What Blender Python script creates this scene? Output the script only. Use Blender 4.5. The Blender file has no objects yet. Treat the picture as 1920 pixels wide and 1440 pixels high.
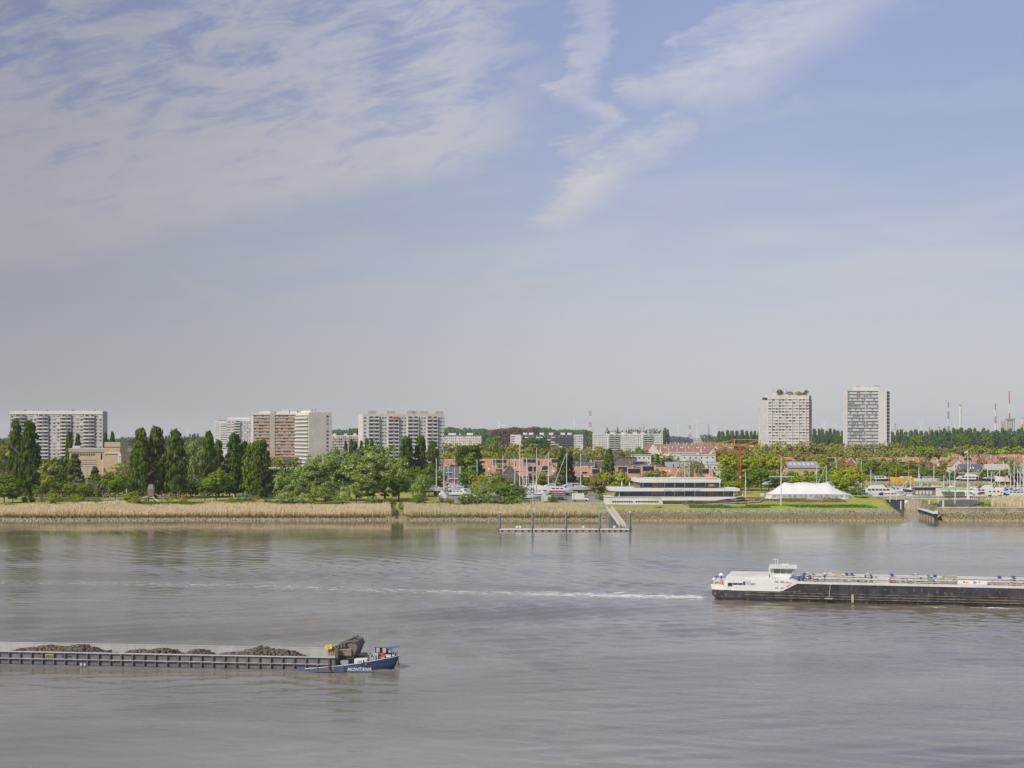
import bpy, math, random
import numpy as np
from mathutils import Vector, Matrix
R = math.radians
random.seed(7)
SC = bpy.context.scene
COL = SC.collection
CAMH, F, HY = 30.0, 2600.0, 818.0
HAZE_D = 0.00005

# ------------------------------------------------------------ camera
cd = bpy.data.cameras.new('camera'); cam = bpy.data.objects.new('camera', cd); COL.objects.link(cam)
cam.location = (0, 0, CAMH); cam.rotation_euler = (R(90), 0, 0)
cd.sensor_width = 36; cd.lens = F/1920*36; cd.shift_y = (HY-720)/1920
cd.clip_start = 1; cd.clip_end = 60000
SC.camera = cam

# ------------------------------------------------------------ sun
SUN_EL = R(43); SUN_AZ = math.atan2(-0.74, -0.67)      # towards the sun: behind the camera, to the left
sdir = Vector((math.sin(SUN_AZ)*math.cos(SUN_EL), math.cos(SUN_AZ)*math.cos(SUN_EL), math.sin(SUN_EL)))
sl = bpy.data.lights.new('sun', 'SUN'); sl.energy = 4.6; sl.angle = R(0.5); sl.color = (1.0, 0.94, 0.84)
so = bpy.data.objects.new('sun', sl); COL.objects.link(so)
so.rotation_euler = (-sdir).to_track_quat('-Z', 'Y').to_euler(); so.location = (0, 0, 500)

# ------------------------------------------------------------ node helper
class NT:
    def __init__(s, tree): s.t = tree; s.n = tree.nodes; s.l = tree.links
    def put(s, sock, v):
        if v is None: return
        if hasattr(v, 'is_linked') or hasattr(v, 'links'): s.l.new(v, sock)
        else:
            if isinstance(v, (tuple, list)) and len(v) == 3 and sock.type == 'RGBA': v = (*v, 1)
            sock.default_value = v
    def m(s, op, a, b=None, c=None, clamp=False):
        n = s.n.new('ShaderNodeMath'); n.operation = op; n.use_clamp = clamp
        s.put(n.inputs[0], a); s.put(n.inputs[1], b)
        if c is not None: s.put(n.inputs[2], c)
        return n.outputs[0]
    def ss(s, x, a, b, lo=0.0, hi=1.0):
        n = s.n.new('ShaderNodeMapRange'); n.interpolation_type = 'SMOOTHSTEP'
        s.put(n.inputs[0], x)
        for i, v in enumerate((a, b, lo, hi)): s.put(n.inputs[i+1], v)
        return n.outputs[0]
    def mix(s, f, a, b, mode='MIX'):
        n = s.n.new('ShaderNodeMix'); n.data_type = 'RGBA'; n.blend_type = mode
        s.put(n.inputs[0], f); s.put(n.inputs[6], a); s.put(n.inputs[7], b)
        return n.outputs[2]
    def xyz(s, x, y, z):
        n = s.n.new('ShaderNodeCombineXYZ'); s.put(n.inputs[0], x); s.put(n.inputs[1], y); s.put(n.inputs[2], z)
        return n.outputs[0]
    def noise(s, vec, scale, detail=4, rough=0.55, dist=0.0):
        n = s.n.new('ShaderNodeTexNoise'); s.put(n.inputs['Vector'], vec)
        n.inputs['Scale'].default_value = scale; n.inputs['Detail'].default_value = detail
        n.inputs['Roughness'].default_value = rough; n.inputs['Distortion'].default_value = dist
        return n.outputs[0]
    def ramp(s, x, stops):
        n = s.n.new('ShaderNodeValToRGB'); s.put(n.inputs[0], x); e = n.color_ramp.elements
        while len(e) < len(stops): e.new(0.5)
        for i, (p, c) in enumerate(stops): e[i].position = p; e[i].color = (*c, 1)
        return n.outputs[0]
def lin(*c): return tuple((v/255/12.92 if v/255 < .04045 else ((v/255+.055)/1.055)**2.4) for v in c)

# ------------------------------------------------------------ world: Nishita sky with cirrus
W = bpy.data.worlds.new('World'); SC.world = W; W.use_nodes = True
nt = NT(W.node_tree); bg = W.node_tree.nodes['Background']
sky = nt.n.new('ShaderNodeTexSky'); sky.sky_type = 'NISHITA'; sky.sun_disc = False
sky.sun_elevation = SUN_EL; sky.sun_rotation = SUN_AZ; sky.air_density = 1.2; sky.dust_density = 2.0; sky.ozone_density = 3.0
tc = nt.n.new('ShaderNodeTexCoord'); sp = nt.n.new('ShaderNodeSeparateXYZ'); nt.l.new(tc.outputs['Generated'], sp.inputs[0])
dx, dy, dz = sp.outputs
yy = nt.m('MAXIMUM', nt.m('ABSOLUTE', dy), 0.08)
u = nt.m('DIVIDE', dx, yy); v = nt.m('DIVIDE', dz, yy)
vz = nt.m('MAXIMUM', v, 0.02)
pu = nt.m('DIVIDE', u, vz); pv = nt.m('DIVIDE', 1.0, vz)      # position on the flat cloud layer
lay = nt.xyz(pu, pv, 0.0)
uv = nt.xyz(u, v, 0.0)
grad = nt.ramp(nt.ss(v, 0.0, 0.34), [(0.0, lin(202, 202, 204)), (0.10, lin(195, 199, 207)), (0.30, lin(184, 191, 209)),
     (0.60, lin(164, 176, 207)), (1.0, lin(150, 163, 203))])
# vignette-like falloff put into the sky colour: brighter right, darker left
lr = nt.ss(u, -0.45, 0.20, 0.62, 1.02)
# cirrus
wob = nt.noise(uv, 13.0, 7, 0.68); wob2 = nt.noise(nt.xyz(nt.m('ADD', u, 5.0), v, 0.0), 13.0, 7, 0.68)
fine = nt.noise(nt.xyz(nt.m('MULTIPLY', u, .5), nt.m('MULTIPLY', nt.m('SUBTRACT', v, nt.m('MULTIPLY', u, .15)), 1.8), 3.0), 55.0, 5, 0.7)
uw = nt.m('ADD', u, nt.m('ADD', nt.m('MULTIPLY', nt.m('SUBTRACT', wob, 0.5), 0.060), nt.m('MULTIPLY', nt.m('SUBTRACT', fine, 0.5), 0.045)))
vw = nt.m('ADD', v, nt.m('ADD', nt.m('MULTIPLY', nt.m('SUBTRACT', wob2, 0.5), 0.035), nt.m('MULTIPLY', nt.m('SUBTRACT', fine, 0.5), -0.022)))
def seg(p, q, r0, r1, a):
    ax, ay = (p[0]-960)/F, (HY-p[1])/F; bx, by = (q[0]-960)/F, (HY-q[1])/F
    ex, ey = bx-ax, by-ay; L2 = ex*ex+ey*ey
    rx = nt.m('SUBTRACT', uw, ax); ry = nt.m('SUBTRACT', vw, ay)
    t = nt.m('DIVIDE', nt.m('ADD', nt.m('MULTIPLY', rx, ex), nt.m('MULTIPLY', ry, ey)), L2, clamp=True)
    qx = nt.m('SUBTRACT', rx, nt.m('MULTIPLY', t, ex)); qy = nt.m('SUBTRACT', ry, nt.m('MULTIPLY', t, ey))
    d = nt.m('SQRT', nt.m('ADD', nt.m('MULTIPLY', qx, qx), nt.m('MULTIPLY', qy, qy)))
    rr = nt.m('ADD', r0/F, nt.m('MULTIPLY', t, (r1-r0)/F))
    return nt.m('MULTIPLY', nt.ss(nt.m('DIVIDE', d, rr), 1.55, 0.05), a)
segs = [seg((1030,405),(1150,320),34,55,.85), seg((1150,320),(1290,240),52,26,.75), seg((1290,240),(1500,200),24,14,.22),
        seg((1500,200),(2000,165),22,34,.13), seg((1180,165),(1390,140),28,60,.75), seg((1330,150),(1640,-60),70,95,.8),
        seg((1110,-20),(1085,130),42,34,.8), seg((1045,175),(1150,215),24,20,.75), seg((1085,140),(1045,175),34,20,.7),
        seg((1150,215),(1075,285),18,24,.5), seg((1270,70),(1400,20),12,20,.5), seg((900,505),(1040,475),20,12,.42),
        seg((310,500),(420,560),8,26,.5), seg((1120,640),(1960,585),12,26,.20), seg((1000,560),(1500,530),8,18,.16), seg((960,690),(1400,660),14,22,.14), seg((150,495),(420,560),10,16,.18), seg((395,575),(430,615),3,3,.2),
        seg((820,690),(1000,630),30,60,.13)]
band = segs[0]
for s_ in segs[1:]: band = nt.m('MAXIMUM', band, s_)
stre = nt.noise(nt.xyz(nt.m('MULTIPLY', pu, 1.4), nt.m('MULTIPLY', pv, .55), 3.0), 1.6, 6, 0.62, 0.6)
band = nt.m('MULTIPLY', nt.m('MULTIPLY', band, nt.ss(stre, 0.25, 0.66, 0.55, 1.1)), nt.ss(fine, 0.25, 0.7, 0.62, 1.12))
# broken sheet at the upper left
edge = nt.m('ADD', 0.197, nt.m('MULTIPLY', nt.m('ADD', u, 0.027), 0.25))
ma = nt.ss(nt.m('SUBTRACT', vw, edge), -0.022, 0.02)
mb = nt.ss(uw, 0.055, -0.05)
ripple = nt.noise(nt.xyz(nt.m('ADD', nt.m('MULTIPLY', u, 2.6), nt.m('MULTIPLY', v, 1.8)), nt.m('SUBTRACT', nt.m('MULTIPLY', v, 9.0), nt.m('MULTIPLY', u, 2.4)), 0.0), 5.6, 8, 0.66, 0.5)
big = nt.noise(lay, 0.55, 3, 0.5, 0.3)
cov = nt.m('ADD', nt.m('MULTIPLY', ripple, .80), nt.m('MULTIPLY', big, .30))
low = nt.ss(v, 0.30, 0.15, 0.0, 0.14)
sheet = nt.m('MULTIPLY', nt.m('MULTIPLY', nt.m('MULTIPLY', ma, mb), nt.ss(nt.m('ADD', cov, low), 0.44, 0.66, 0.12, .95)), nt.ss(fine, 0.2, 0.8, 0.80, 1.08))
veil = nt.m('MULTIPLY', nt.ss(nt.noise(nt.xyz(nt.m('MULTIPLY', u, 1.0), nt.m('MULTIPLY', nt.m('SUBTRACT', v, nt.m('MULTIPLY', u, .12)), 7.0), 0.0), 5.0, 4, 0.5, 0.4), 0.36, 0.70), nt.ss(v, 0.26, 0.10, 0.0, 0.45))
cl = nt.m('MAXIMUM', nt.m('MAXIMUM', band, sheet), veil, clamp=True)
ccol = nt.ramp(nt.ss(v, 0.0, 0.34), [(0.0, lin(196, 196, 198)), (0.5, lin(203, 203, 210)), (1.0, lin(196, 198, 214))])
base = nt.mix(cl, nt.mix(0.90, nt.mix(1.0, sky.outputs[0], (.11, .11, .12, 1), 'MULTIPLY'), grad), ccol)
fin = nt.mix(1.0, base, nt.xyz(lr, lr, nt.m('ADD', nt.m('MULTIPLY', lr, .93), .06)), 'MULTIPLY')
up = nt.n.new('ShaderNodeVectorMath'); up.operation = 'SCALE'; nt.l.new(fin, up.inputs[0]); up.inputs['Scale'].default_value = 10.0
nt.l.new(up.outputs[0], bg.inputs[0]); bg.inputs[1].default_value = 0.1

SC.view_settings.view_transform = 'Standard'; SC.view_settings.look = 'None'
SC.view_settings.exposure = 0; SC.view_settings.gamma = 1; SC.view_settings.use_curve_mapping = False
SC.render.engine = 'CYCLES'
SC.cycles.max_bounces = 6; SC.cycles.volume_bounces = 1; SC.cycles.transparent_max_bounces = 8

# ------------------------------------------------------------ geometry helpers
def PX(px, Y): return (px-960)/F*Y
def PZ(py, Y): return CAMH-(py-HY)/F*Y
def MPP(Y): return Y/F                       # metres per photo pixel

class MB:
    def __init__(s): s.v = []; s.f = []; s.mi = []
    def add(s, vs, fs, mi=0):
        o = len(s.v); s.v += [tuple(p) for p in vs]; s.f += [tuple(i+o for i in f) for f in fs]; s.mi += [mi]*len(fs); return s
    def box(s, x0, x1, y0, y1, z0, z1, mi=0):
        return s.add([(x0,y0,z0),(x1,y0,z0),(x1,y1,z0),(x0,y1,z0),(x0,y0,z1),(x1,y0,z1),(x1,y1,z1),(x0,y1,z1)],
                     [(0,3,2,1),(4,5,6,7),(0,1,5,4),(1,2,6,5),(2,3,7,6),(3,0,4,7)], mi)
    def quad(s, a, b, c, d, mi=0): return s.add([a,b,c,d], [(0,1,2,3)], mi)
    def tube(s, a, b, r0, r1=None, n=6, mi=0, caps=True):
        a = Vector(a); b = Vector(b); r1 = r0 if r1 is None else r1
        d = (b-a).normalized(); w = d.orthogonal().normalized(); t = d.cross(w)
        vs = []
        for p, r in ((a, r0), (b, r1)):
            for i in range(n):
                q = 2*math.pi*i/n; vs.append(p+w*(r*math.cos(q))+t*(r*math.sin(q)))
        fs = [(i, (i+1) % n, n+(i+1) % n, n+i) for i in range(n)]
        if caps: fs += [tuple(range(n-1, -1, -1)), tuple(range(n, 2*n))]
        return s.add(vs, fs, mi)
    def prism(s, poly, axis, t0, t1, mi=0):
        """poly: 2-D outline; axis 'y' -> (x,z) outline extruded along y, 'x' -> (y,z), 'z' -> (x,y)"""
        def P(p, t): return {'y': (p[0], t, p[1]), 'x': (t, p[0], p[1]), 'z': (p[0], p[1], t)}[axis]
        n = len(poly)
        vs = [P(p, t0) for p in poly]+[P(p, t1) for p in poly]
        return s.add(vs, [tuple(range(n)), tuple(range(2*n-1, n-1, -1))]+[(i, n+i, n+(i+1) % n, (i+1) % n) for i in range(n)], mi)
    def ball(s, c, rx, ry, rz, nu=10, nv=6, mi=0):
        vs = [(c[0], c[1], c[2]+rz)]
        for j in range(1, nv):
            for i in range(nu):
                a = 2*math.pi*i/nu; b = math.pi*j/nv
                vs.append((c[0]+rx*math.sin(b)*math.cos(a), c[1]+ry*math.sin(b)*math.sin(a), c[2]+rz*math.cos(b)))
        vs.append((c[0], c[1], c[2]-rz)); fs = [(0, 1+i, 1+(i+1) % nu) for i in range(nu)]
        for j in range(nv-2):
            for i in range(nu):
                a = 1+j*nu+i; b = 1+j*nu+(i+1) % nu; fs.append((a, a+nu, b+nu, b))
        k = 1+(nv-2)*nu; fs += [(len(vs)-1, k+(i+1) % nu, k+i) for i in range(nu)]
        return s.add(vs, fs, mi)
    def mesh(s, name, mats):
        me = bpy.data.meshes.new(name); me.from_pydata(s.v, [], s.f)
        for m in (mats if isinstance(mats, (list, tuple)) else [mats]): me.materials.append(m)
        if any(s.mi): me.polygons.foreach_set('material_index', s.mi)
        me.update(); return me
    def build(s, name, mats, parent=None, loc=None, smooth=False):
        me = s.mesh(name, mats)
        if smooth: me.polygons.foreach_set('use_smooth', [True]*len(me.polygons))
        return link(name, me, parent, loc)
def link(name, me, parent=None, loc=None, rz=0):
    o = bpy.data.objects.new(name, me); COL.objects.link(o)
    if parent: o.parent = parent
    if loc is not None: o.location = loc
    if rz: o.rotation_euler = (0, 0, rz)
    return o
def root(name, loc, rz=0): return link(name, None, None, loc, rz)
PENDING = []
def tag(o, label, cat, group=None, px=None, prep=None):
    """label is completed at the end: things that share one get the landmark they line up with, then their order"""
    o['category'] = cat; o['label'] = label
    if group: o['group'] = group
    if px is None:
        l = o.location; px = 960+F*l.x/max(l.y, 1) if l.y > 1 else 960
    PENDING.append((o, label, px))
    return o
def struct(o): o['kind'] = 'structure'; return o
def stuff(o, label, cat): o['kind'] = 'stuff'; o['label'] = label; o['category'] = cat; return o
def npmesh(name, V, Fq, mat, smooth=False):
    me = bpy.data.meshes.new(name); V = np.asarray(V, dtype=np.float32); Fq = np.asarray(Fq, dtype=np.int32)
    k = Fq.shape[1]
    me.vertices.add(len(V)); me.vertices.foreach_set('co', V.ravel())
    me.loops.add(Fq.size); me.loops.foreach_set('vertex_index', Fq.ravel())
    me.polygons.add(len(Fq)); me.polygons.foreach_set('loop_start', np.arange(0, Fq.size, k, dtype=np.int32))
    if smooth: me.polygons.foreach_set('use_smooth', np.ones(len(Fq), dtype=bool))
    me.update(calc_edges=True); me.validate()
    if mat: me.materials.append(mat)
    return me
def capped(rt, name, tmpl, mats, locs, cap=100):
    """a repeated part: the first `cap` as objects sharing one mesh, the rest as one part"""
    if not locs: return
    me = tmpl.mesh(name, mats)
    for l in locs[:cap]: link(name, me, rt, l)
    if len(locs) > cap:
        big = MB()
        for l in locs[cap:]: big.v += [(a+l[0], b+l[1], c+l[2]) for a, b, c in tmpl.v]; 
        n = len(tmpl.v)
        for i in range(len(locs)-cap): big.f += [tuple(k+i*n for k in f) for f in tmpl.f]; big.mi += tmpl.mi
        o = big.build(name, mats, rt); o['kind'] = 'stuff'

# ------------------------------------------------------------ materials
def mat(name, col, rough=0.6, var=0.12, scale=0.4, metal=0.0, spec=0.4, bump=0.0, streak=0.0, stains=None):
    m = bpy.data.materials.new(name); m.use_nodes = True; t = NT(m.node_tree); b = m.node_tree.nodes['Principled BSDF']
    b.inputs['Roughness'].default_value = rough; b.inputs['Metallic'].default_value = metal
    b.inputs['Specular IOR Level'].default_value = spec
    co = t.n.new('ShaderNodeTexCoord').outputs['Object']
    c = (*col, 1)
    if var:
        nz = t.noise(co, scale, 5, 0.6)
        f = t.ss(nz, 0.3, 0.7, 1-var, 1+var)
        if streak:
            sx = t.n.new('ShaderNodeSeparateXYZ'); t.l.new(co, sx.inputs[0])
            s2 = t.noise(t.xyz(t.m('MULTIPLY', sx.outputs[0], 2.0), t.m('MULTIPLY', sx.outputs[1], 2.0), t.m('MULTIPLY', sx.outputs[2], .15)), 1.0, 4)
            f = t.m('MULTIPLY', f, t.ss(s2, 0.35, 0.7, 1.0, 1-streak))
        c = t.mix(1.0, c, t.xyz(f, f, f), 'MULTIPLY')
        if stains:
            c = t.mix(t.ss(t.noise(co, stains[1], 5, .65), .56, .66), c, (*stains[0], 1))
        t.l.new(c, b.inputs['Base Color'])
        if bump:
            bn = t.n.new('ShaderNodeBump'); bn.inputs['Distance'].default_value = bump
            t.l.new(t.noise(co, scale*6, 4), bn.inputs['Height']); t.l.new(bn.outputs[0], b.inputs['Normal'])
    else: b.inputs['Base Color'].default_value = c
    return m
def leafmat(name, dark, light, trans=0.22):
    m = bpy.data.materials.new(name); m.use_nodes = True; t = NT(m.node_tree); b = m.node_tree.nodes['Principled BSDF']
    geo = t.n.new('ShaderNodeNewGeometry'); oi = t.n.new('ShaderNodeObjectInfo')
    c = t.mix(geo.outputs['Random Per Island'], (*dark, 1), (*light, 1))
    r = t.ss(oi.outputs['Random'], 0, 1, 0.82, 1.2)
    c = t.mix(1.0, c, t.xyz(r, t.m('ADD', t.m('MULTIPLY', r, .6), .4), r), 'MULTIPLY')
    t.l.new(c, b.inputs['Base Color']); b.inputs['Roughness'].default_value = 0.65; b.inputs['Specular IOR Level'].default_value = 0.06
    tr = t.n.new('ShaderNodeBsdfTranslucent'); t.l.new(c, tr.inputs[0])
    mx = t.n.new('ShaderNodeMixShader'); mx.inputs[0].default_value = trans
    t.l.new(b.outputs[0], mx.inputs[1]); t.l.new(tr.outputs[0], mx.inputs[2])
    t.l.new(mx.outputs[0], m.node_tree.nodes['Material Output'].inputs[0])
    return m
M = dict(
 white=mat('white_paint', (.64,.63,.605), .45, .04), whitewall=mat('white_render', (.62,.605,.57), .7, .10, .12, streak=.14),
 cream=mat('cream_render', (.68,.63,.55), .75, .08, .12, streak=.12), concrete=mat('concrete', (.42,.40,.37), .8, .12, .3, streak=.15),
 pale=mat('pale_concrete', (.56,.54,.51), .8, .08, .2, streak=.1), grey=mat('grey_metal', (.30,.31,.32), .5, .1),
 dgrey=mat('dark_grey', (.10,.10,.105), .55, .15), black=mat('black_paint', (.022,.023,.026), .5, .3, .8), glass=mat('window_glass', (.035,.045,.06), .12, .3, .5, spec=.5),
 glassl=mat('curtained_glass', (.20,.21,.23), .3, .3, .5), blind=mat('window_blind', (.55,.54,.52), .6, .15, .7), brown=mat('brown_panel', (.42,.26,.15), .7, .08, .2), taupe=mat('taupe_concrete', (.40,.34,.29), .8, .08),
 mauve=mat('mauve_panel', (.26,.21,.25), .7, .08), beige=mat('beige_brick', (.46,.34,.21), .85, .10, .35), brick=mat('red_brick', (.30,.14,.09), .85, .15, .5),
 dbrick=mat('dark_brick', (.16,.12,.11), .85, .15, .5), tile=mat('terracotta_tiles', (.345,.18,.115), .75, .25, .35, stains=((.20,.125,.10), .45)), otile=mat('orange_tiles', (.42,.19,.10), .75, .12, .5),
 rtile=mat('burgundy_tiles', (.25,.12,.095), .75, .12, .5), slate=mat('slate_tiles', (.09,.095,.11), .6, .15, .5), ltile=mat('light_roofing', (.38,.36,.33), .8, .1),
 solar=mat('solar_glass', (.012,.015,.03), .15, 0, spec=.5), wood=mat('weathered_cladding', (.24,.18,.14), .8, .18, 1.2, streak=.3), timber=mat('timber', (.26,.22,.17), .85, .2, 1.0),
 deck=mat('deck_boards', (.36,.32,.28), .8, .12), orange=mat('crane_orange', (.80,.36,.03), .5, .1), rust=mat('rusty_orange', (.42,.13,.035), .7, .25, .8),
 red=mat('red_paint', (.55,.03,.03), .45, .05), blue=mat('hull_blue', (.075,.125,.24), .5, .14, .25, streak=.2), lblue=mat('light_blue_canvas', (.30,.45,.68), .7, .08),
 navy=mat('navy_paint', (.02,.035,.08), .35, .1), yellow=mat('yellow_paint', (.70,.50,.03), .5, .1), gyel=mat('varnished_orange', (.70,.33,.02), .35, .08), green=mat('green_paint', (.05,.22,.10), .5, .1),
 alu=mat('aluminium', (.55,.56,.58), .4, .05, metal=.3), mastw=mat('mast_alloy', (.62,.62,.61), .4, .03), varn=mat('varnished_spar', (.45,.21,.05), .4, .1), canvas=mat('white_canvas', (.62,.61,.58), .8, .03, .3),
 sand=mat('sand', (.48,.40,.29), .95, .1), asphalt=mat('asphalt', (.22,.21,.20), .9, .12, .2), paving=mat('concrete_paving', (.40,.38,.35), .9, .1, .2), tyre=mat('tyre', (.02,.02,.02), .8, 0),
 soil=mat('quarried_rubble', (.115,.09,.062), .95, .35, 2.2, bump=.3), tarp=mat('grey_brown_tarpaulin', (.155,.137,.112), .85, .18, 1.0), tan=mat('tan_panel', (.42,.33,.21), .8, .2, 1.0), steel=mat('grey_hull_steel', (.15,.145,.165), .55, .2, .5, streak=.25),
 lsteel=mat('pale_grey_steel', (.42,.42,.41), .7, .08, .3, streak=.12), bark=mat('bark', (.19,.15,.12), .9, .2, 3), birch=mat('pale_bark', (.5,.47,.43), .9, .2, 3), stone=mat('rip_rap_stone', (.34,.30,.235), .95, .3, .8), wetstone=mat('wet_algae_stone', (.15,.125,.05), .8, .3, .8),
 hay=mat('dry_grass', (.40,.30,.13), .95, .15, .3), hull=mat('black_hull', (.042,.041,.046), .45, .4, .35, streak=.3, stains=((.16,.12,.10), 1.3)), wake=mat('wake_white', (.8,.8,.78), .9, 0), purple=mat('faded_purple', (.30,.16,.30), .7, .05),
 pinkr=mat('faded_red', (.45,.16,.15), .7, .05), pgreen=mat('pale_green_canvas', (.22,.34,.20), .8, .08), greyroof=mat('zinc_roof', (.24,.255,.265), .5, .1),
)
# ------------------------------------------------------------ river water
TS = Vector((36.0, 254.0)); TD = Vector((.979, -.204))       # tanker stern and heading
BD = Vector((.9932, -.1165)); BT = Vector((-15.0, 179.5))    # barge heading and bow tip
def sm(x, a, b): t = np.clip((x-a)/(b-a), 0, 1); return t*t*(3-2*t)
def water_height(X, Y):
    rx = X-TS.x; ry = Y-TS.y
    a = -(rx*TD.x+ry*TD.y); b = -rx*TD.y+ry*TD.x            # a: behind the stern, b: to the far side
    A = np.maximum(a, 1); z = np.zeros_like(X)
    wob = 1.2*np.sin(a*.035)+.8*np.sin(a*.09+1)+.6*np.sin(X*.05+Y*.11)
    for sgn in (-1, 1):
        bb = b*sgn+wob
        env = np.exp(-((bb/(A+30)-.52)/.26)**2)*sm(a, -25, 15)/(1+A/320)
        ph = (bb-(.85+.15*np.sin(A*.03))*a)/7.0; env = env*(.6+.4*np.sin(a*.07+b*.05)); z += (.50 if sgn < 0 else .30)*(1-.9*sm(Y, 300, 400))*env*(1-1.6*np.abs(np.sin(math.pi*ph)))
        env2 = np.exp(-((bb/(A+30)-.20)/.08)**2)*sm(a, -10, 30)/(1+A/200)
        z += .13*(1-.9*sm(Y, 300, 400))*env2*np.sin(2*math.pi*(bb-.10*a)/4.1+1)
    z += .05*np.exp(-(b/9)**2)*sm(a, 0, 10)*np.exp(-A/120)*np.sin(2*math.pi*(a+.4*b)/5)
    rx = X-BT.x; ry = Y-BT.y
    a = -(rx*BD.x+ry*BD.y); b = -rx*BD.y+ry*BD.x; A = np.maximum(a, 0.5)
    for sgn in (-1, 1):
        bb = b*sgn
        env = np.exp(-((bb-(3.0+A*.22))/(1.2+A*.06))**2)*sm(a, -4, 4)*np.exp(-A/60)
        z += .12*env*np.sin(2*math.pi*(bb-.22*a)/3.2)
    gq = np.random.default_rng(12); rip = np.zeros_like(X)
    for i in range(26):
        L = gq.uniform(2.0, 6.0); th = gq.normal(0, .55); ph0 = gq.uniform(0, 6.28); kx, ky = 2*math.pi/L*math.sin(th), 2*math.pi/L*math.cos(th)
        rip += (.105/math.sqrt(26)*math.sqrt(2)*L/6.28)*np.sin(kx*X+ky*Y+ph0+.8*np.sin(X*gq.uniform(.02, .06)+Y*gq.uniform(.03, .08)))
    gust = .62+.5*np.sin(X*.021+Y*.037+1.0)*np.sin(X*.047-Y*.019)+.25*np.sin(X*.09+2)*np.sin(Y*.11)
    z += rip*np.clip(gust, .2, 1.2)*(1-.86*sm(Y, 220, 460))
    return z
def foam_amount(X, Y):
    rx = X-TS.x; ry = Y-TS.y
    a = -(rx*TD.x+ry*TD.y); b = -rx*TD.y+ry*TD.x-4.0
    b = b+1.0*np.sin(a*.05)*sm(a, 10, 60)
    w = 5.5+a*.02
    f = np.exp(-(b/w)**2)*sm(a, -1, 2)*(0.40+.62*np.exp(-np.maximum(a, 0)/60))*(1-sm(a, 190, 300))
    # along the hull of the tanker, near side, and at the barge's bow
    f = np.maximum(f, .85*np.exp(-((b+4.0+1.1+.02*np.abs(a))/(.55+.012*np.abs(a)))**2)*sm(-a, 18, 50))
    f = np.maximum(f, .40*np.exp(-((b+4.0+3.4)/.5)**2)*sm(-a, 20, 60))
    rx = X-BT.x; ry = Y-BT.y
    a = -(rx*BD.x+ry*BD.y); b = np.abs(-rx*BD.y+ry*BD.x)
    f = np.maximum(f, .50*np.exp(-((b-(.6+np.clip(a, 0, 30)*.42))/.35)**2)*sm(a, -1, 0)*np.exp(-np.maximum(a, 0)/5))
    return f
ys = [100.0]
while ys[-1] < 494: ys.append(ys[-1]+max(.34, ys[-1]**2/78000*.42))
ys = np.array(ys); xs = np.arange(-200, 201, .62)
GX, GY = np.meshgrid(xs, ys); GZ = water_height(GX, GY)*sm(494-GY, 0, 12)
nx = len(xs); ny = len(ys)
V = np.stack([GX, GY, GZ], -1).reshape(-1, 3)
ii = (np.arange(ny-1)[:, None]*nx+np.arange(nx-1)[None]).ravel()
Fq = np.stack([ii, ii+1, ii+1+nx, ii+nx], -1)
nb = len(V)
ex = np.array([(-6000,-600,-.25),(6000,-600,-.25),(6000,620,-.25),(-6000,620,-.25)]); V = np.vstack([V, ex]); Fq = np.vstack([Fq, [[nb, nb+1, nb+2, nb+3]]])
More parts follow.
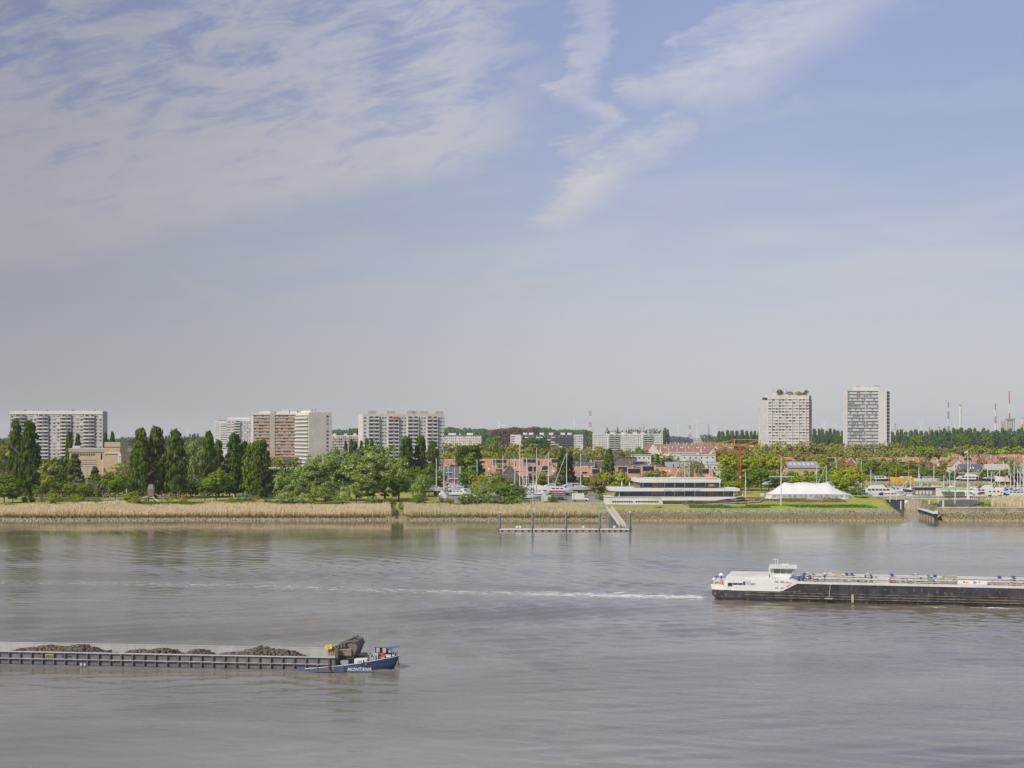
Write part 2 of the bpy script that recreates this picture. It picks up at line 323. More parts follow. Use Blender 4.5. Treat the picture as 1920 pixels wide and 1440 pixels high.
def water_material():
    m = bpy.data.materials.new('river_water'); m.use_nodes = True; t = NT(m.node_tree); b = m.node_tree.nodes['Principled BSDF']
    geo = t.n.new('ShaderNodeNewGeometry'); s = t.n.new('ShaderNodeSeparateXYZ'); t.l.new(geo.outputs['Position'], s.inputs[0])
    x, y, z = s.outputs
    big = t.noise(t.xyz(t.m('MULTIPLY', x, .35), y, 0.0), .045, 4, .55, .5)
    silt = t.mix(t.ss(big, .35, .7), (.19, .168, .125, 1), (.105, .09, .052, 1))
    # shallow sandy margin under the reed bank
    at = t.n.new('ShaderNodeAttribute'); at.attribute_name = 'foam'
    fn = t.noise(t.xyz(t.m('MULTIPLY', x, .32), y, 0.0), 1.3, 6, .72, 1.0)
    fo = t.ss(t.m('ADD', at.outputs['Fac'], t.m('MULTIPLY', t.m('SUBTRACT', fn, .5), 3.2)), .50, 1.25)
    fo = t.m('MULTIPLY', fo, t.ss(at.outputs['Fac'], .05, .2))
    t.l.new(t.mix(fo, silt, (.75, .73, .68, 1)), b.inputs['Base Color'])
    rg = t.ss(t.noise(t.xyz(t.m('MULTIPLY', x, .22), t.m('MULTIPLY', y, .6), 4.0), .05, 4, .6, 1.0), .38, .68, .10, .03)
    t.l.new(t.m('MAXIMUM', rg, t.m('MULTIPLY', fo, .9)), b.inputs['Roughness'])
    b.inputs['IOR'].default_value = 2.4; b.inputs['Specular IOR Level'].default_value = .5
    w1 = t.noise(t.xyz(t.m('MULTIPLY', x, .50), y, 0.0), .46, 3, .60, .5)
    w2 = t.noise(t.xyz(t.m('ADD', t.m('MULTIPLY', x, .7), t.m('MULTIPLY', y, .35)), t.m('SUBTRACT', y, t.m('MULTIPLY', x, .2)), 7.0), 1.7, 3, .6, .3)
    gust = t.ss(t.noise(t.xyz(t.m('MULTIPLY', x, .3), y, 2.0), .018, 3, .5, .6), .35, .65, .35, 1.25)
    calm = t.ss(y, 200, 488, 1.0, .12)
    w3 = t.noise(t.xyz(t.m('MULTIPLY', x, .8), t.m('ADD', y, t.m('MULTIPLY', x, .12)), 9.0), 4.2, 2, .5, .2)
    h = t.m('MULTIPLY', t.m('MULTIPLY', t.m('ADD', t.m('ADD', t.m('MULTIPLY', w1, 1.0), t.m('MULTIPLY', w2, .75)), t.m('MULTIPLY', w3, .30)), gust), calm)
    h = t.m('ADD', h, t.m('MULTIPLY', t.m('MULTIPLY', fo, fn), .3))
    bn = t.n.new('ShaderNodeBump'); bn.inputs['Distance'].default_value = .075; bn.inputs['Strength'].default_value = 1.0
    t.l.new(h, bn.inputs['Height']); t.l.new(bn.outputs[0], b.inputs['Normal'])
    return m
M['water'] = water_material()
me = npmesh('river_water', V, Fq, M['water'], True)
at = me.attributes.new('foam', 'FLOAT', 'POINT'); fa = np.zeros(len(me.vertices), dtype=np.float32); fa[:nb] = foam_amount(GX, GY).ravel()
at.data.foreach_set('value', fa)
struct(link('river_water', me))

# ------------------------------------------------------------ terrain
def seg_dist(X, Y, pts):
    d = np.full(X.shape, 1e9)
    for (ax, ay), (bx, by) in zip(pts[:-1], pts[1:]):
        ex, ey = bx-ax, by-ay; t = np.clip(((X-ax)*ex+(Y-ay)*ey)/(ex*ex+ey*ey), 0, 1)
        d = np.minimum(d, np.hypot(X-ax-t*ex, Y-ay-t*ey))
    return d
INLET = [(146, 470), (150, 512), (158.5, 572)]
def gh(X, Y):
    X = np.asarray(X, float); Y = np.asarray(Y, float)
    w = 1.4*np.sin(X*.07)+.8*np.sin(X*.19+1)
    east = sm(X, 28, 36)
    hl = np.interp(Y+w, [470, 490, 492, 503, 520, 533, 20000], [-4, -.6, 0, .9, 2.3, 4, 4])
    hr = np.interp(Y+w*.5, [470, 489, 491.5, 511, 516, 20000], [-4, -.6, 0, 3.1, 4, 4])
    h = hl*(1-east)+hr*east
    # the mound under the marquee and the bank by the lock
    mound = np.exp(-(np.maximum(np.abs(X-122)-24, 0)/9)**2)*sm(Y, 517, 540)*(1-sm(Y, 575, 600))
    h = h+1.4*mound
    b2 = np.exp(-(np.maximum(np.abs(X-192)-22, 0)/8)**2)*sm(Y, 512, 530)*(1-sm(Y, 560, 575)); h = h+.6*b2
    # inlet cut and marina basin
    d = seg_dist(X, Y, INLET); cut = np.interp(d, [0, 5.0, 8.5, 12], [-3, -1.5, 1.0, 99]); h = np.where(Y < 578, np.minimum(h, cut), h)
    dd = np.abs(X+41.5+.12*(Y-505)); h = np.where(Y < 545, np.minimum(h, np.interp(dd, [0, 1.2, 4], [-.3, .5, 99])+np.maximum(Y-503, 0)*.06), h)
    bas = (X > 150) & (X < 420) & (Y > 588) & (Y < 690); h = np.where(bas, 1.5, h)
    return h
def gz(x, y): return float(gh(np.array([x]), np.array([y]))[0])
def noisecol(name, cols, scales, rough=.95, bump=.15):
    m = bpy.data.materials.new(name); m.use_nodes = True; t = NT(m.node_tree); b = m.node_tree.nodes['Principled BSDF']
    geo = t.n.new('ShaderNodeNewGeometry'); p = geo.outputs['Position']
    c = t.mix(t.ss(t.noise(p, scales[0], 5, .6), .35, .65), (*cols[0], 1), (*cols[1], 1))
    if len(cols) > 2: c = t.mix(t.ss(t.noise(p, scales[1], 5, .65), .45, .7), c, (*cols[2], 1))
    t.l.new(c, b.inputs['Base Color']); b.inputs['Roughness'].default_value = rough; b.inputs['Specular IOR Level'].default_value = .1
    bn = t.n.new('ShaderNodeBump'); bn.inputs['Distance'].default_value = bump; t.l.new(t.noise(p, 1.5, 4, .7), bn.inputs['Height']); t.l.new(bn.outputs[0], b.inputs['Normal'])
    return m
M['grass'] = noisecol('lawn_grass', [(.27,.275,.05), (.36,.315,.09), (.20,.25,.04)], (.05, .35))
M['lush'] = noisecol('lush_grass', [(.18,.29,.03), (.26,.33,.045), (.16,.24,.03)], (.2, .9))
M['dryslope'] = noisecol('dry_slope', [(.33,.24,.11), (.25,.22,.07), (.20,.20,.05)], (.25, .7))
M['mud'] = noisecol('river_mud', [(.20,.17,.10), (.13,.11,.045), (.26,.23,.16)], (.3, .8))
M['ground'] = noisecol('far_ground', [(.11,.12,.04), (.16,.15,.07), (.10,.11,.04)], (.01, .05))
def grid(name, x0, x1, y0, y1, st, mat, dz=0.0, sty=None, fn=None):
    gx = np.arange(x0, x1+.01, st); gy = np.arange(y0, y1+.01, sty or st); A, B = np.meshgrid(gx, gy)
    Z = (gh(A, B) if fn is None else fn(A, B))+dz; n = len(gx); k = (np.arange(len(gy)-1)[:, None]*n+np.arange(n-1)[None]).ravel()
    return link(name, npmesh(name, np.stack([A, B, Z], -1).reshape(-1, 3), np.stack([k, k+1, k+1+n, k+n], -1), mat, True))
t_ = grid('river_bank', -430, 430, 478, 760, 1.6, M['grass'], sty=1.2)
t_.data.materials.append(M['mud']); t_.data.materials.append(M['lush']); t_.data.materials.append(M['dryslope'])
mi = []
for p in t_.data.polygons:
    c = p.center
    if c.z < 2.6 and c.y < 590: k = 1
    elif 66 < c.x < 137 and c.y < 526+3*math.sin(c.x*.2): k = 2
    elif 150 < c.x < 230 and c.y < 560: k = 2
    elif 84 < c.x < 128 and 527 < c.y < 545 and c.z > 4.1: k = 3
    else: k = 0
    mi.append(k)
t_.data.polygons.foreach_set('material_index', mi); struct(t_)
g = MB()
for a in ((-9000,-430,478,20000), (430,9000,478,20000), (-430,430,760,20000)):
    g.quad((a[0],a[2],4),(a[1],a[2],4),(a[1],a[3],4),(a[0],a[3],4))
# outer banks slope into the river
for a in ((-9000,-430), (430,9000)): g.quad((a[0],470,-4),(a[1],470,-4),(a[1],478,4),(a[0],478,4))
struct(g.build('ground', M['ground']))
struct(MB().quad((430,5200,4.2),(1500,5200,4.2),(3000,8600,4.2),(560,8600,4.2)).build('distant_river', mat('distant_river_water', (.10,.10,.08), .25, .1, .01)))
struct(MB().quad((150,588,3.2),(420,588,3.2),(420,690,3.2),(150,690,3.2)).build('dock_water', M['water']))
# paved areas (flat ground, 3 cm proud)
def sheet(name, pts, mat, z=4.03): return struct(MB().add([(x, y, z) for x, y in pts], [tuple(range(len(pts)))]).build(name, mat))
sheet('boatyard_yard', [(-30,545),(28,545),(28,665),(-30,665)], M['asphalt'])
sheet('car_park', [(28,541),(62,541),(62,620),(28,620)], M['asphalt'], 4.05)
sheet('forecourt_path', [(26,534),(40,534),(40,522),(36,522),(46,519.5),(50,526),(50,541),(26,541)], M['paving'], 4.09)
sheet('dyke_path', [(-240,548),(-45,548),(-45,550.5),(-240,550.5)], M['paving'])
sheet('playground_sand', [(-172,541),(-128,541),(-124,552),(-174,552)], M['sand'], 4.05)
sheet('club_terrace_path', [(48,523),(100,523),(100,527.5),(48,527.5)], M['paving'], 4.06)

# ------------------------------------------------------------ reeds, rocks, weeds (uncountable)
def strip_points(n, x0, x1, y0, y1, rng, ok=None):
    X = rng.uniform(x0, x1, n); Y = rng.uniform(y0, y1, n)
    if ok is not None: k = ok(X, Y); X, Y = X[k], Y[k]
    return X, Y
def blades(name, X, Y, hmin, hmax, w, mat, rng, lean=.35, z=None, top=.25, hm=None):
    n = len(X); Z = gh(X, Y) if z is None else z
    H = rng.uniform(hmin, hmax, n)*(1 if hm is None else hm); a = rng.uniform(0, math.pi, n); ww = w*rng.uniform(.6, 1.3, n)
    lx = rng.normal(0, lean, n); ly = rng.normal(0, lean, n)
    cx, sx = np.cos(a)*ww/2, np.sin(a)*ww/2
    P = [np.stack([X-cx, Y-sx, Z-.1], -1), np.stack([X+cx, Y+sx, Z-.1], -1), np.stack([X+cx*top+lx, Y+sx*top+ly, Z+H], -1), np.stack([X-cx*top+lx, Y-sx*top+ly, Z+H], -1)]
    V = np.stack(P, 1).reshape(-1, 3); Fq = np.arange(4*n).reshape(-1, 4)
    return link(name, npmesh(name, V, Fq, mat))
M['reed'] = leafmat('dry_reed', (.53,.46,.27), (.66,.59,.36), .15)
M['reedg'] = leafmat('green_reed', (.17,.16,.035), (.30,.25,.08), .15)
M['weed'] = leafmat('bank_weeds', (.10,.17,.02), (.22,.28,.045), .2)
rng = np.random.default_rng(3)
def wv(X): return 1.4*np.sin(X*.07)+.8*np.sin(X*.19+1)
gap = lambda X, Y: np.abs(X+41.5+.12*(Y-505)) > 2.6
for nm, x0, x1, lab in (('reed_bed', -215, -40, 'tall straw-coloured reeds lining the bank left of the ditch'), ('reed_bed', -43, 31, 'tall straw-coloured reeds lining the bank behind the pontoon')):
    X, Y = strip_points(int((x1-x0)*520), x0, x1, 499.5, 521, rng, gap)
    side = (X < -41.5-.12*(Y-505)) if x1 < 0 else (X > -41.5-.12*(Y-505)); X, Y = X[side], Y[side]
    Y = Y-wv(X)*.8
    hm = .86+.12*np.sin(X*.11)+.07*np.sin(X*.37+Y*.3)
    if x1 > 0: hm = hm*(.55+.45*sm(31-X, 0, 2.5))
    stuff(blades(nm, X, Y, 2.2, 3.3, .20, M['reed'], rng, .22, hm=hm), lab, 'reeds')
    X, Y = strip_points(int((x1-x0)*90), x0, x1, 498, 502, rng, gap)
    side = (X < -41.5-.12*(Y-505)) if x1 < 0 else (X > -41.5-.12*(Y-505)); X, Y = X[side], Y[side]
    stuff(blades('reed_shoots', X, Y-wv(X)*.8, .5, 1.5, .20, M['reedg'], rng, .2), 'green new shoots at the waterside foot of the reeds, '+('left of the ditch' if x1 < 0 else 'behind the pontoon'), 'reeds')
X, Y = strip_points(16000, 176, 235, 500, 528, rng, lambda X, Y: ((X-212)/34)**2+((Y-515)/13)**2 < 1)
stuff(blades('reed_bed', X, Y, 2.4, 3.5, .2, M['reed'], rng, .22), 'rounded clump of dry reeds on the bank at the right edge', 'reeds')
X, Y = strip_points(9000, 165, 240, 692, 700, rng)
stuff(blades('reed_bed', X, Y, 2.5, 3.6, .3, M['reed'], rng, .3), 'band of dry reeds behind the moored motor boats in the dock', 'reeds')
X, Y = strip_points(5000, 240, 330, 690, 712, rng)
stuff(blades('dry_grass', X, Y, .3, .8, .3, leafmat('yellow_grass', (.28,.24,.07), (.36,.30,.11)), rng, .3), 'yellowish rough grass behind the dock at the right', 'grass')
def weeds(x0, x1, y0, y1, n, h, lab, nm='bank_weeds', m='weed', w=.35):
    X, Y = strip_points(n, x0, x1, y0, y1, rng, lambda X, Y: np.sin(X*.35+1)+np.sin(X*.13+Y*.4)+.8 > 0)
    stuff(blades(nm, X, Y, h*.4, h, w, M[m], rng, .3, top=.5), lab, 'weeds')
weeds(-150, -80, 522, 536, 9000, 1.1, 'low green weeds behind the reeds in front of the playground')
weeds(-215, -150, 523, 532, 3000, .7, 'sparse low weeds behind the reeds at the left end')
weeds(-42, 10, 522, 532, 3500, 1.0, 'weeds and rough grass between reeds and boatyard')
weeds(66, 138, 513, 519, 6000, .6, 'fringe of fresh green grass above the stone revetment')
weeds(84, 128, 530, 545, 5000, .5, 'brownish tufts on the slope under the marquee', m='reedg')
weeds(150, 200, 514, 522, 2500, .6, 'fringe of grass above the sea wall right of the lock')
def rocks(name, X, Y, r0, r1, mat, rng, lab, zz=None):
    n = len(X); Z = gh(X, Y) if zz is None else zz; r = rng.uniform(r0, r1, n)
    cube = np.array([(-1,-1,-1),(1,-1,-1),(1,1,-1),(-1,1,-1),(-1,-1,1),(1,-1,1),(1,1,1),(-1,1,1)], float)
    V = cube[None]*rng.uniform(.45, 1.0, (n, 8, 1))*r[:, None, None]*np.array([1, .9, .7])
    a = rng.uniform(0, 6.28, n); ca, sa = np.cos(a)[:, None], np.sin(a)[:, None]
    x = V[..., 0]*ca-V[..., 1]*sa; y = V[..., 0]*sa+V[..., 1]*ca
    tl = rng.normal(0, .5, (n, 1)); z = V[..., 2]+x*tl*.6
    V = np.stack([x+X[:, None], y+Y[:, None], z+Z[:, None]], -1).reshape(-1, 3)
    fq = np.array([(0,3,2,1),(4,5,6,7),(0,1,5,4),(1,2,6,5),(2,3,7,6),(3,0,4,7)])
    Fq = (np.arange(n)[:, None, None]*8+fq[None]).reshape(-1, 4)
    return stuff(link(name, npmesh(name, V, Fq, mat)), lab, 'stones')
def stonemat(name, a, b, c, zlo, zhi, tan=(.30,.25,.16)):
    m = bpy.data.materials.new(name); m.use_nodes = True; t = NT(m.node_tree); bs = m.node_tree.nodes['Principled BSDF']
    geo = t.n.new('ShaderNodeNewGeometry'); s = t.n.new('ShaderNodeSeparateXYZ'); t.l.new(geo.outputs['Position'], s.inputs[0])
    c1 = t.mix(geo.outputs['Random Per Island'], (*a, 1), (*b, 1))
    c2 = t.mix(t.ss(t.m('ADD', s.outputs[2], t.m('MULTIPLY', t.noise(geo.outputs['Position'], .4, 3), 1.2)), zlo, zhi), (*c, 1), c1)
    c2 = t.mix(t.ss(s.outputs[2], .75, .25), c2, (*tan, 1))
    t.l.new(c2, bs.inputs['Base Color']); bs.inputs['Roughness'].default_value = .9; return m
M['rip'] = stonemat('revetment_stone', (.20,.18,.14), (.37,.335,.28), (.20,.17,.075), 2.2, 3.3)
M['rip2'] = stonemat('shore_stone', (.16,.13,.07), (.33,.27,.16), (.13,.105,.045), .3, .9)
X, Y = strip_points(9000, 33, 141, 491, 510, rng, lambda X, Y: seg_dist(X, Y, INLET) > 6)
rocks('stone_revetment', X, Y, .2, .5, M['rip'], rng, 'sloping bank of loose grey stones below the yacht club lawn')
X, Y = strip_points(4500, 150, 235, 490, 514, rng, lambda X, Y: seg_dist(X, Y, INLET) > 6)
rocks('stone_revetment', X, Y, .3, .65, M['rip'], rng, 'sloping bank of loose stones right of the lock entrance')
X, Y = strip_points(9500, -215, 34, 492, 503, rng); rocks('shore_stones', X, Y-wv(X)*.9, .2, .5, M['rip2'], rng, 'line of wet stones along the waterline below the reeds')
X, Y = strip_points(120, -46, -36, 494, 508, rng); rocks('ditch_stones', X, Y, .5, 1.0, M['rip'], rng, 'pale boulders at the mouth of the ditch between the reeds')
# distant woods that read as one mass
def farwood(name, x0, x1, ytop, Y, mat, lab, n=9000, dep=120, leaf=2.6, taper=None, und=1.6, by=None):
    X = rng.uniform(PX(x0, Y), PX(x1, Y), n); D = rng.uniform(0, dep, n); top = PZ(ytop, Y)
    hump = und*(np.sin(X*.045)+.7*np.sin(X*.11+2)+.5*np.sin(X*.21))+rng.normal(0, .5, n)
    cell = np.floor(X/9+.4*np.sin(D)); fr = (X/9+.4*np.sin(D))-cell; dome = 2.6*np.sqrt(np.maximum(0, 1-(2*fr-1)**2))
    T = top-2.2+hump+dome
    if taper: T = 4+(T-4)*np.interp(X, [PX(a, Y) for a, _ in taper], [b for _, b in taper])
    lo = 4 if by is None else by
    Z = lo+(T-lo)*rng.uniform(0, 1, n)**.55; Yc = Y+D*.3*(Z-4)/15+rng.uniform(0, 8, n)
    s = leaf*rng.uniform(.5, 1.2, n); N = np.stack([rng.normal(-.2, .6, n), rng.normal(-.6, .5, n), rng.normal(.55, .5, n)], -1); N /= np.linalg.norm(N, axis=1)[:, None]
    ref = rng.normal(0, 1, (n, 3)); T1 = np.cross(N, ref); T1 /= np.linalg.norm(T1, axis=1)[:, None]; T2 = np.cross(N, T1)
    C = np.stack([X, Yc, Z], -1); s = s[:, None]
    V = np.stack([C-T1*s*.5, C-T2*s*.4, C+T1*s*.5, C+T2*s*.4], 1).reshape(-1, 3)
    Fq = np.arange(4*n).reshape(-1, 4)
    # solid heart of the wood so that nothing shows through
    return stuff(link(name, npmesh(name, V, Fq, mat)), lab, 'wood')
M['lf_far'] = leafmat('far_wood_leaves', (.04,.09,.025), (.09,.155,.045)); M['lf_farb'] = leafmat('far_bare_wood', (.13,.085,.055), (.19,.13,.09))
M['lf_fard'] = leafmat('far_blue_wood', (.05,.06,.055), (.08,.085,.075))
# ------------------------------------------------------------ apartment blocks
BLK = 'apartment blocks beyond the park'
def win_t(w, h, d=.06):
    m = MB(); m.box(0, w, -d, 0, 0, h, 0); m.box(.08, w*.5-.04, -d-.02, -d, .08, h-.08, 1); m.box(w*.5+.04, w-.08, -d-.02, -d, .08, h-.08, 1); return m
class Block:
    """local frame: x along the front, y away from the river, z up, origin at the front left foot"""
    def __init__(s, label, px0, ytop, Y, W, D, wall='whitewall', rz=0, z0=4):
        s.H = PZ(ytop, Y)-z0; s.W = W; s.D = D; s.Y = Y
        s.r = root('apartment_block', (PX(px0, Y), Y, z0), rz); tag(s.r, label, 'building', BLK)
        MB().box(0, W, 0, D, 0, s.H).build('wall', M[wall], s.r)
        s.loc = {}
        s.rnd = random.Random(int(px0))
    def win(s, x, z, w=1.5, h=1.4, blind=.3, y=0, fr='white'):
        k = 'blind' if s.rnd.random() < blind else getattr(s, 'gl', 'glassl' if s.rnd.random() < .4 else 'glass')
        s.loc.setdefault(('window', w, h, fr, k), []).append((x, y, z))
    def band(s, z, h, m, x0=0, x1=None, d=.25, name='parapet_band', y=0):
        MB().box(x0, s.W if x1 is None else x1, y-d, y, z, z+h).build(name, M[m], s.r)
    def balc(s, x, z, w, m='white', dep=1.3, ph=1.0):
        s.loc.setdefault(('balcony', w, ph, m, dep), []).append((x, 0, z))
    def roofbox(s, x0, x1, h, m='whitewall', y0=3, y1=9, name='roof_house'):
        MB().box(x0, x1, y0, y1, s.H, s.H+h).build(name, M[m], s.r)
    def done(s):
        # windows and balconies: visible (upper) ones first
        wins = [(l, k) for k, ls in s.loc.items() if k[0] == 'window' for l in ls]
        wins.sort(key=lambda q: -q[0][2]); keep = set(id(q[0]) for q in wins[:100])
        rest = MB()
        for k, ls in s.loc.items():
            ls.sort(key=lambda l: -l[2])
            if k[0] == 'window':
                t = win_t(k[1], k[2]); mats = [M[k[3]], M[k[4]]]
                a = [l for l in ls if id(l) in keep]; b = [l for l in ls if id(l) not in keep]
                if a:
                    me = t.mesh('window', mats)
                    for l in a: link('window', me, s.r, l)
                for l in b:
                    o = len(rest.v); rest.v += [(p[0]+l[0], p[1]+l[1], p[2]+l[2]) for p in t.v]; rest.f += [tuple(i+o for i in f) for f in t.f]
                    rest.mi += [q*{'glass': 1, 'blind': 2, 'glassl': 3}[k[4]] for q in t.mi]
            else:
                _, w, ph, m, dep = k; t = MB()
                t.box(0, w, -dep, 0, -.18, 0, 0); t.box(0, w, -dep, -dep+.1, 0, ph, 0); t.box(0, .1, -dep+.1, 0, 0, 2.4, 0); t.box(w-.1, w, -dep+.1, 0, 0, 2.4, 0)
                t.box(.1, w-.1, -.05, 0, 0, 2.3, 1); t.box(.1, w*.3, -.09, -.05, 0, 2.3, 2)
                capped(s.r, 'balcony', t, [M[m], M['glass'], M['blind']], ls, 100)
        if rest.v:
            o = rest.build('window', [M['white'], M['glass'], M['blind'], M['glassl']], s.r); o['kind'] = 'stuff'
        return s.r
def aerial(b, x, h=2.5):
    MB().tube((x, 5, b.H), (x, 5, b.H+h), .08).tube((x-.6, 5, b.H+h*.8), (x+.6, 5, b.H+h*.8), .05).build('aerial', M['dgrey'], b.r)

# white slab far left
b = Block('long white slab block with rows of deep grey balconies at the far left', 19, 771, 1130, 75.5, 13, 'concrete')
rh = 2.8; n = int((b.H-3)/rh)
for r in range(n):
    z = b.H-2.6-(r+1)*rh+.3
    b.band(z-.75, .75, 'pale', d=.12, name='spandrel_band')
    for k in range(4):
        x = .8+k*18.8
        b.win(x, z+.1, 1.9, 1.5, .15); b.balc(x+2.6, z-.2, 4.6, 'pale', 1.5, .95); b.balc(x+7.3, z-.2, 4.4, 'grey' if b.rnd.random() < .6 else 'pale', 1.5, .95)
        b.win(x+12.1, z+.1, 1.6, 1.5, .2); b.win(x+15.6, z+.1, 1.7, 1.5, .25)
b.band(b.H-2.3, 2.3, 'white', d=.3, name='roof_parapet'); MB().box(-.35, 0, -.3, 13, 0, b.H-1).build('end_wall', M['white'], b.r)
for x in (10, 28, 49, 67): b.roofbox(x, x+1.5, 1.1, 'dgrey', 4, 5, 'vent')
b.roofbox(3, 73, .35, 'pale', 3, 9)
b.done()
# two towers behind
b = Block('distant white block with dark window strips, behind the mauve panelled one', 401, 789, 1750, 23, 16)
for r in range(13):
    z = b.H-2.4-(r+1)*2.8+.6
    b.win(1.8, z, 1.7, 1.2, 0); b.win(4.8, z, 1.5, 1.2, 0); b.win(8.5, z, 11.5, 1.2, .08)
b.roofbox(16, 23, 2.2); b.roofbox(4, 16, .8, 'dgrey'); aerial(b, 7, 5); b.done()
b = Block('distant white block clad in mauve panels with a column of white balconies', 425.5, 785, 1450, 25, 14)
for r in range(14):
    z = b.H-1.8-(r+1)*2.8+.5
    for x in (.8, 3.4, 6): b.band(z, 1.5, 'mauve', x-.5, x+.6, .08, 'mauve_panel')
    for x in (1.5, 4.2, 15.5, 18.2, 20.8, 23): b.win(x, z, 1.2, 1.4, .35)
    b.balc(7, z-.4, 7, 'white', 1.5, .9)
    b.band(z-1.0, .7, 'mauve', 15, 25, .07, 'mauve_panel')
b.roofbox(.5, 24, 1.4); b.done()
# brown slab
b = Block('wide slab block with brown balcony bands and a taupe stair strip', 471, 775.5, 1190, 39.5, 13, 'taupe')
MB().box(-.05, 2.0, -.5, 13.1, 0, b.H+.1).build('end_wall', M['white'], b.r)
rh = 2.78
for r in range(int((b.H-5)/rh)):
    z = b.H-.6-(r+1)*rh
    for x0, x1 in ((2.0, 16.0), (20.6, 39.5)):
        b.band(z-.35, 1.0, 'brown', x0, x1, .9, 'balcony_band'); b.band(z+2.2, .2, 'pale', x0, x1, .9, 'floor_slab')
        x = x0+.3
        while x < x1-1.4:
            w = 1.9; b.win(x, z+.66, w, 1.5, .42); x += 2.2
b.band(0, b.H, 'taupe', 16.1, 20.5, 1.1, 'stair_strip'); b.band(b.H-.9, .9, 'white', d=1.0, name='roof_parapet')
b.roofbox(6, 16, 2.3); b.roofbox(20, 25, 1.9); b.roofbox(25, 32, 3.0); b.roofbox(32.5, 39, 2.2); b.roofbox(16, 20, 2.2, 'taupe', 2)
aerial(b, 24, 5); b.done()
MB_p = MB()
q = root('low_building', (PX(499, 900), 900, 4)); tag(q, 'low flat white-roofed building on dark columns under the brown slab block', 'building')
MB().box(0, 27, 0, 10, 4.2, 5.6).build('roof', M['white'], q); MB().box(.5, 26.5, 1.2, 10, 0, 4.2).build('wall', M['dgrey'], q)
for i in range(7): MB().box(.4+i*4.3, .8+i*4.3, .2, .6, 0, 4.2).build('column', M['pale'], q)
# white end tower, turned so that its long balcony side shows on the left
rz = R(25.5)
b = Block('plain cream tower with one strip of dark windows, above the willows', 579, 773, 1040, 18.2, 34, 'cream', rz)
rh = 2.8
for r in range(16):
    z = b.H-1.6-(r+1)*rh
    b.win(13.6, z+.6, 1.9, 1.6, .25)
    MB().box(-1.1, 0, .6, 33.4, z-.2, z+.9).build('balcony_band', M['white'], b.r)
    MB().box(-.06, 0, .6, 33.4, z+.9, z+2.4).build('window_strip', M['glass'], b.r)
    pm = MB()
    for k in range(11): pm.box(-.5, -.06, 1.0+k*3.0, 1.5+k*3.0, z+.9, z+2.5)
    pm.build('balcony_divider', M['cream'], b.r)
for r in range(16): b.band(b.H-1.6-(r+1)*rh-.04, .05, 'pale', .0, 18.2, .02, 'joint_line')
MB().box(.0, .8, -.05, 0, 0, b.H).build('corner_strip', M['white'], b.r)
b.roofbox(2, 9, 1.4, 'cream', 2, 10); b.roofbox(3, 8, 1.6, 'cream', 12, 30); b.roofbox(10, 13, .9, 'white', 3, 5)
for x in (3.5, 6): b.roofbox(x, x+.6, 2.3, 'dgrey', 3, 3.6, 'vent')
b.done()
# white slab in the middle
b = Block('white slab block with clusters of small balconies and one orange awning', 680, 775.5, 1060, 64, 18, 'whitewall', R(17))
rh = 2.8
for r in range(15):
    z = b.H-1.5-(r+1)*rh+.2
    b.win(.8, z+.3, 2.0, 1.2, .05)
    for k in range(4):
        x = 3.6+k*15.4
        b.balc(x+.6, z-.25, 4.0, 'white' if r % 3 else 'pale', 1.3, .9); b.balc(x+5.0, z-.25, 4.0, 'white', 1.3, .9)
        b.win(x+9.6, z+.3, 1.0, 1.3, .1); b.win(x+11.2, z+.3, 1.6, 1.2, .05); b.win(x+13.4, z+.3, 1.4, 1.2, .1)
for x in (5, 19.5, 35, 46, 58): b.roofbox(x, x+6.5, 2.2, 'taupe', 4, 10)
b.roofbox(40, 44, 2.2, 'taupe', 4, 10)
MB().prism([(0, 0), (4.6, 0), (4.6, .1), (0, .1)], 'x', 0, 0).v
aw = MB(); aw.add([(22.6,-.1,b.H-1.6),(27.2,-.1,b.H-1.6),(27.2,-1.9,b.H-2.4),(22.6,-1.9,b.H-2.4),(27.2,-1.9,b.H-2.9),(22.6,-1.9,b.H-2.9)], [(0,1,2,3),(3,2,4,5)])
aw.build('awning', mat('orange_awning', (.85,.16,.03), .8, .05), b.r)
b.done()
# low far block between the towers
b = Block('low flat-roofed block between the cream tower and the white balcony slab', 615, 816, 1500, 36, 12, 'pale')
for r in range(8):
    z = b.H-.6-(r+1)*2.9
    b.band(z-.3, 1.1, 'brown' if r == 1 else 'concrete', d=.7, name='balcony_band')
    for k in range(16): b.win(.4+k*2.2, z+.85, 1.8, 1.4, .3)
for x in (5, 17, 27): b.roofbox(x, x+3, 1.8)
b.done()
b = Block('far cream block with a dark roof edge, right of the balcony slab', 833, 815.5, 1800, 48, 14, 'cream')
for r in range(8):
    z = b.H-.8-(r+1)*2.9
    b.band(z+2.3, .3, 'white', d=.3, name='floor_slab')
    for k in range(18): b.win(.8+k*2.62, z+.8, 1.3 if k % 3 else 1.8, 1.1, .35)
b.band(b.H-.9, .9, 'dgrey', d=.5, name='roof_edge'); b.roofbox(5, 15, 2.4); b.roofbox(19, 21, 1.6); b.roofbox(29, 37, 2.6); b.roofbox(45, 46, 2, 'rtile'); aerial(b, 34, 6); b.done()
b = Block('long low slab with dark grey balconies between white end bays, behind the round dark tree', 957, 815, 1650, 86.5, 13, 'whitewall')
for r in range(9):
    z = b.H-1.0-(r+1)*2.75
    b.band(z-.3, .7, 'white', d=.2, x0=12, x1=75, name='floor_slab')
    for k in range(14): b.balc(13+k*4.4, z, 4.2, 'dgrey' if b.rnd.random() < .82 else 'white', 1.4, 1.0)
    for x in (1, 3.2): b.win(x, z+.6, 1.8, 1.5, .1)
    for k in range(4): b.win(76.2+k*2.6, z+.7, 2.0, 1.2, .1)
b.band(b.H-.9, .9, 'dgrey', 12, 75, .5, 'roof_edge')
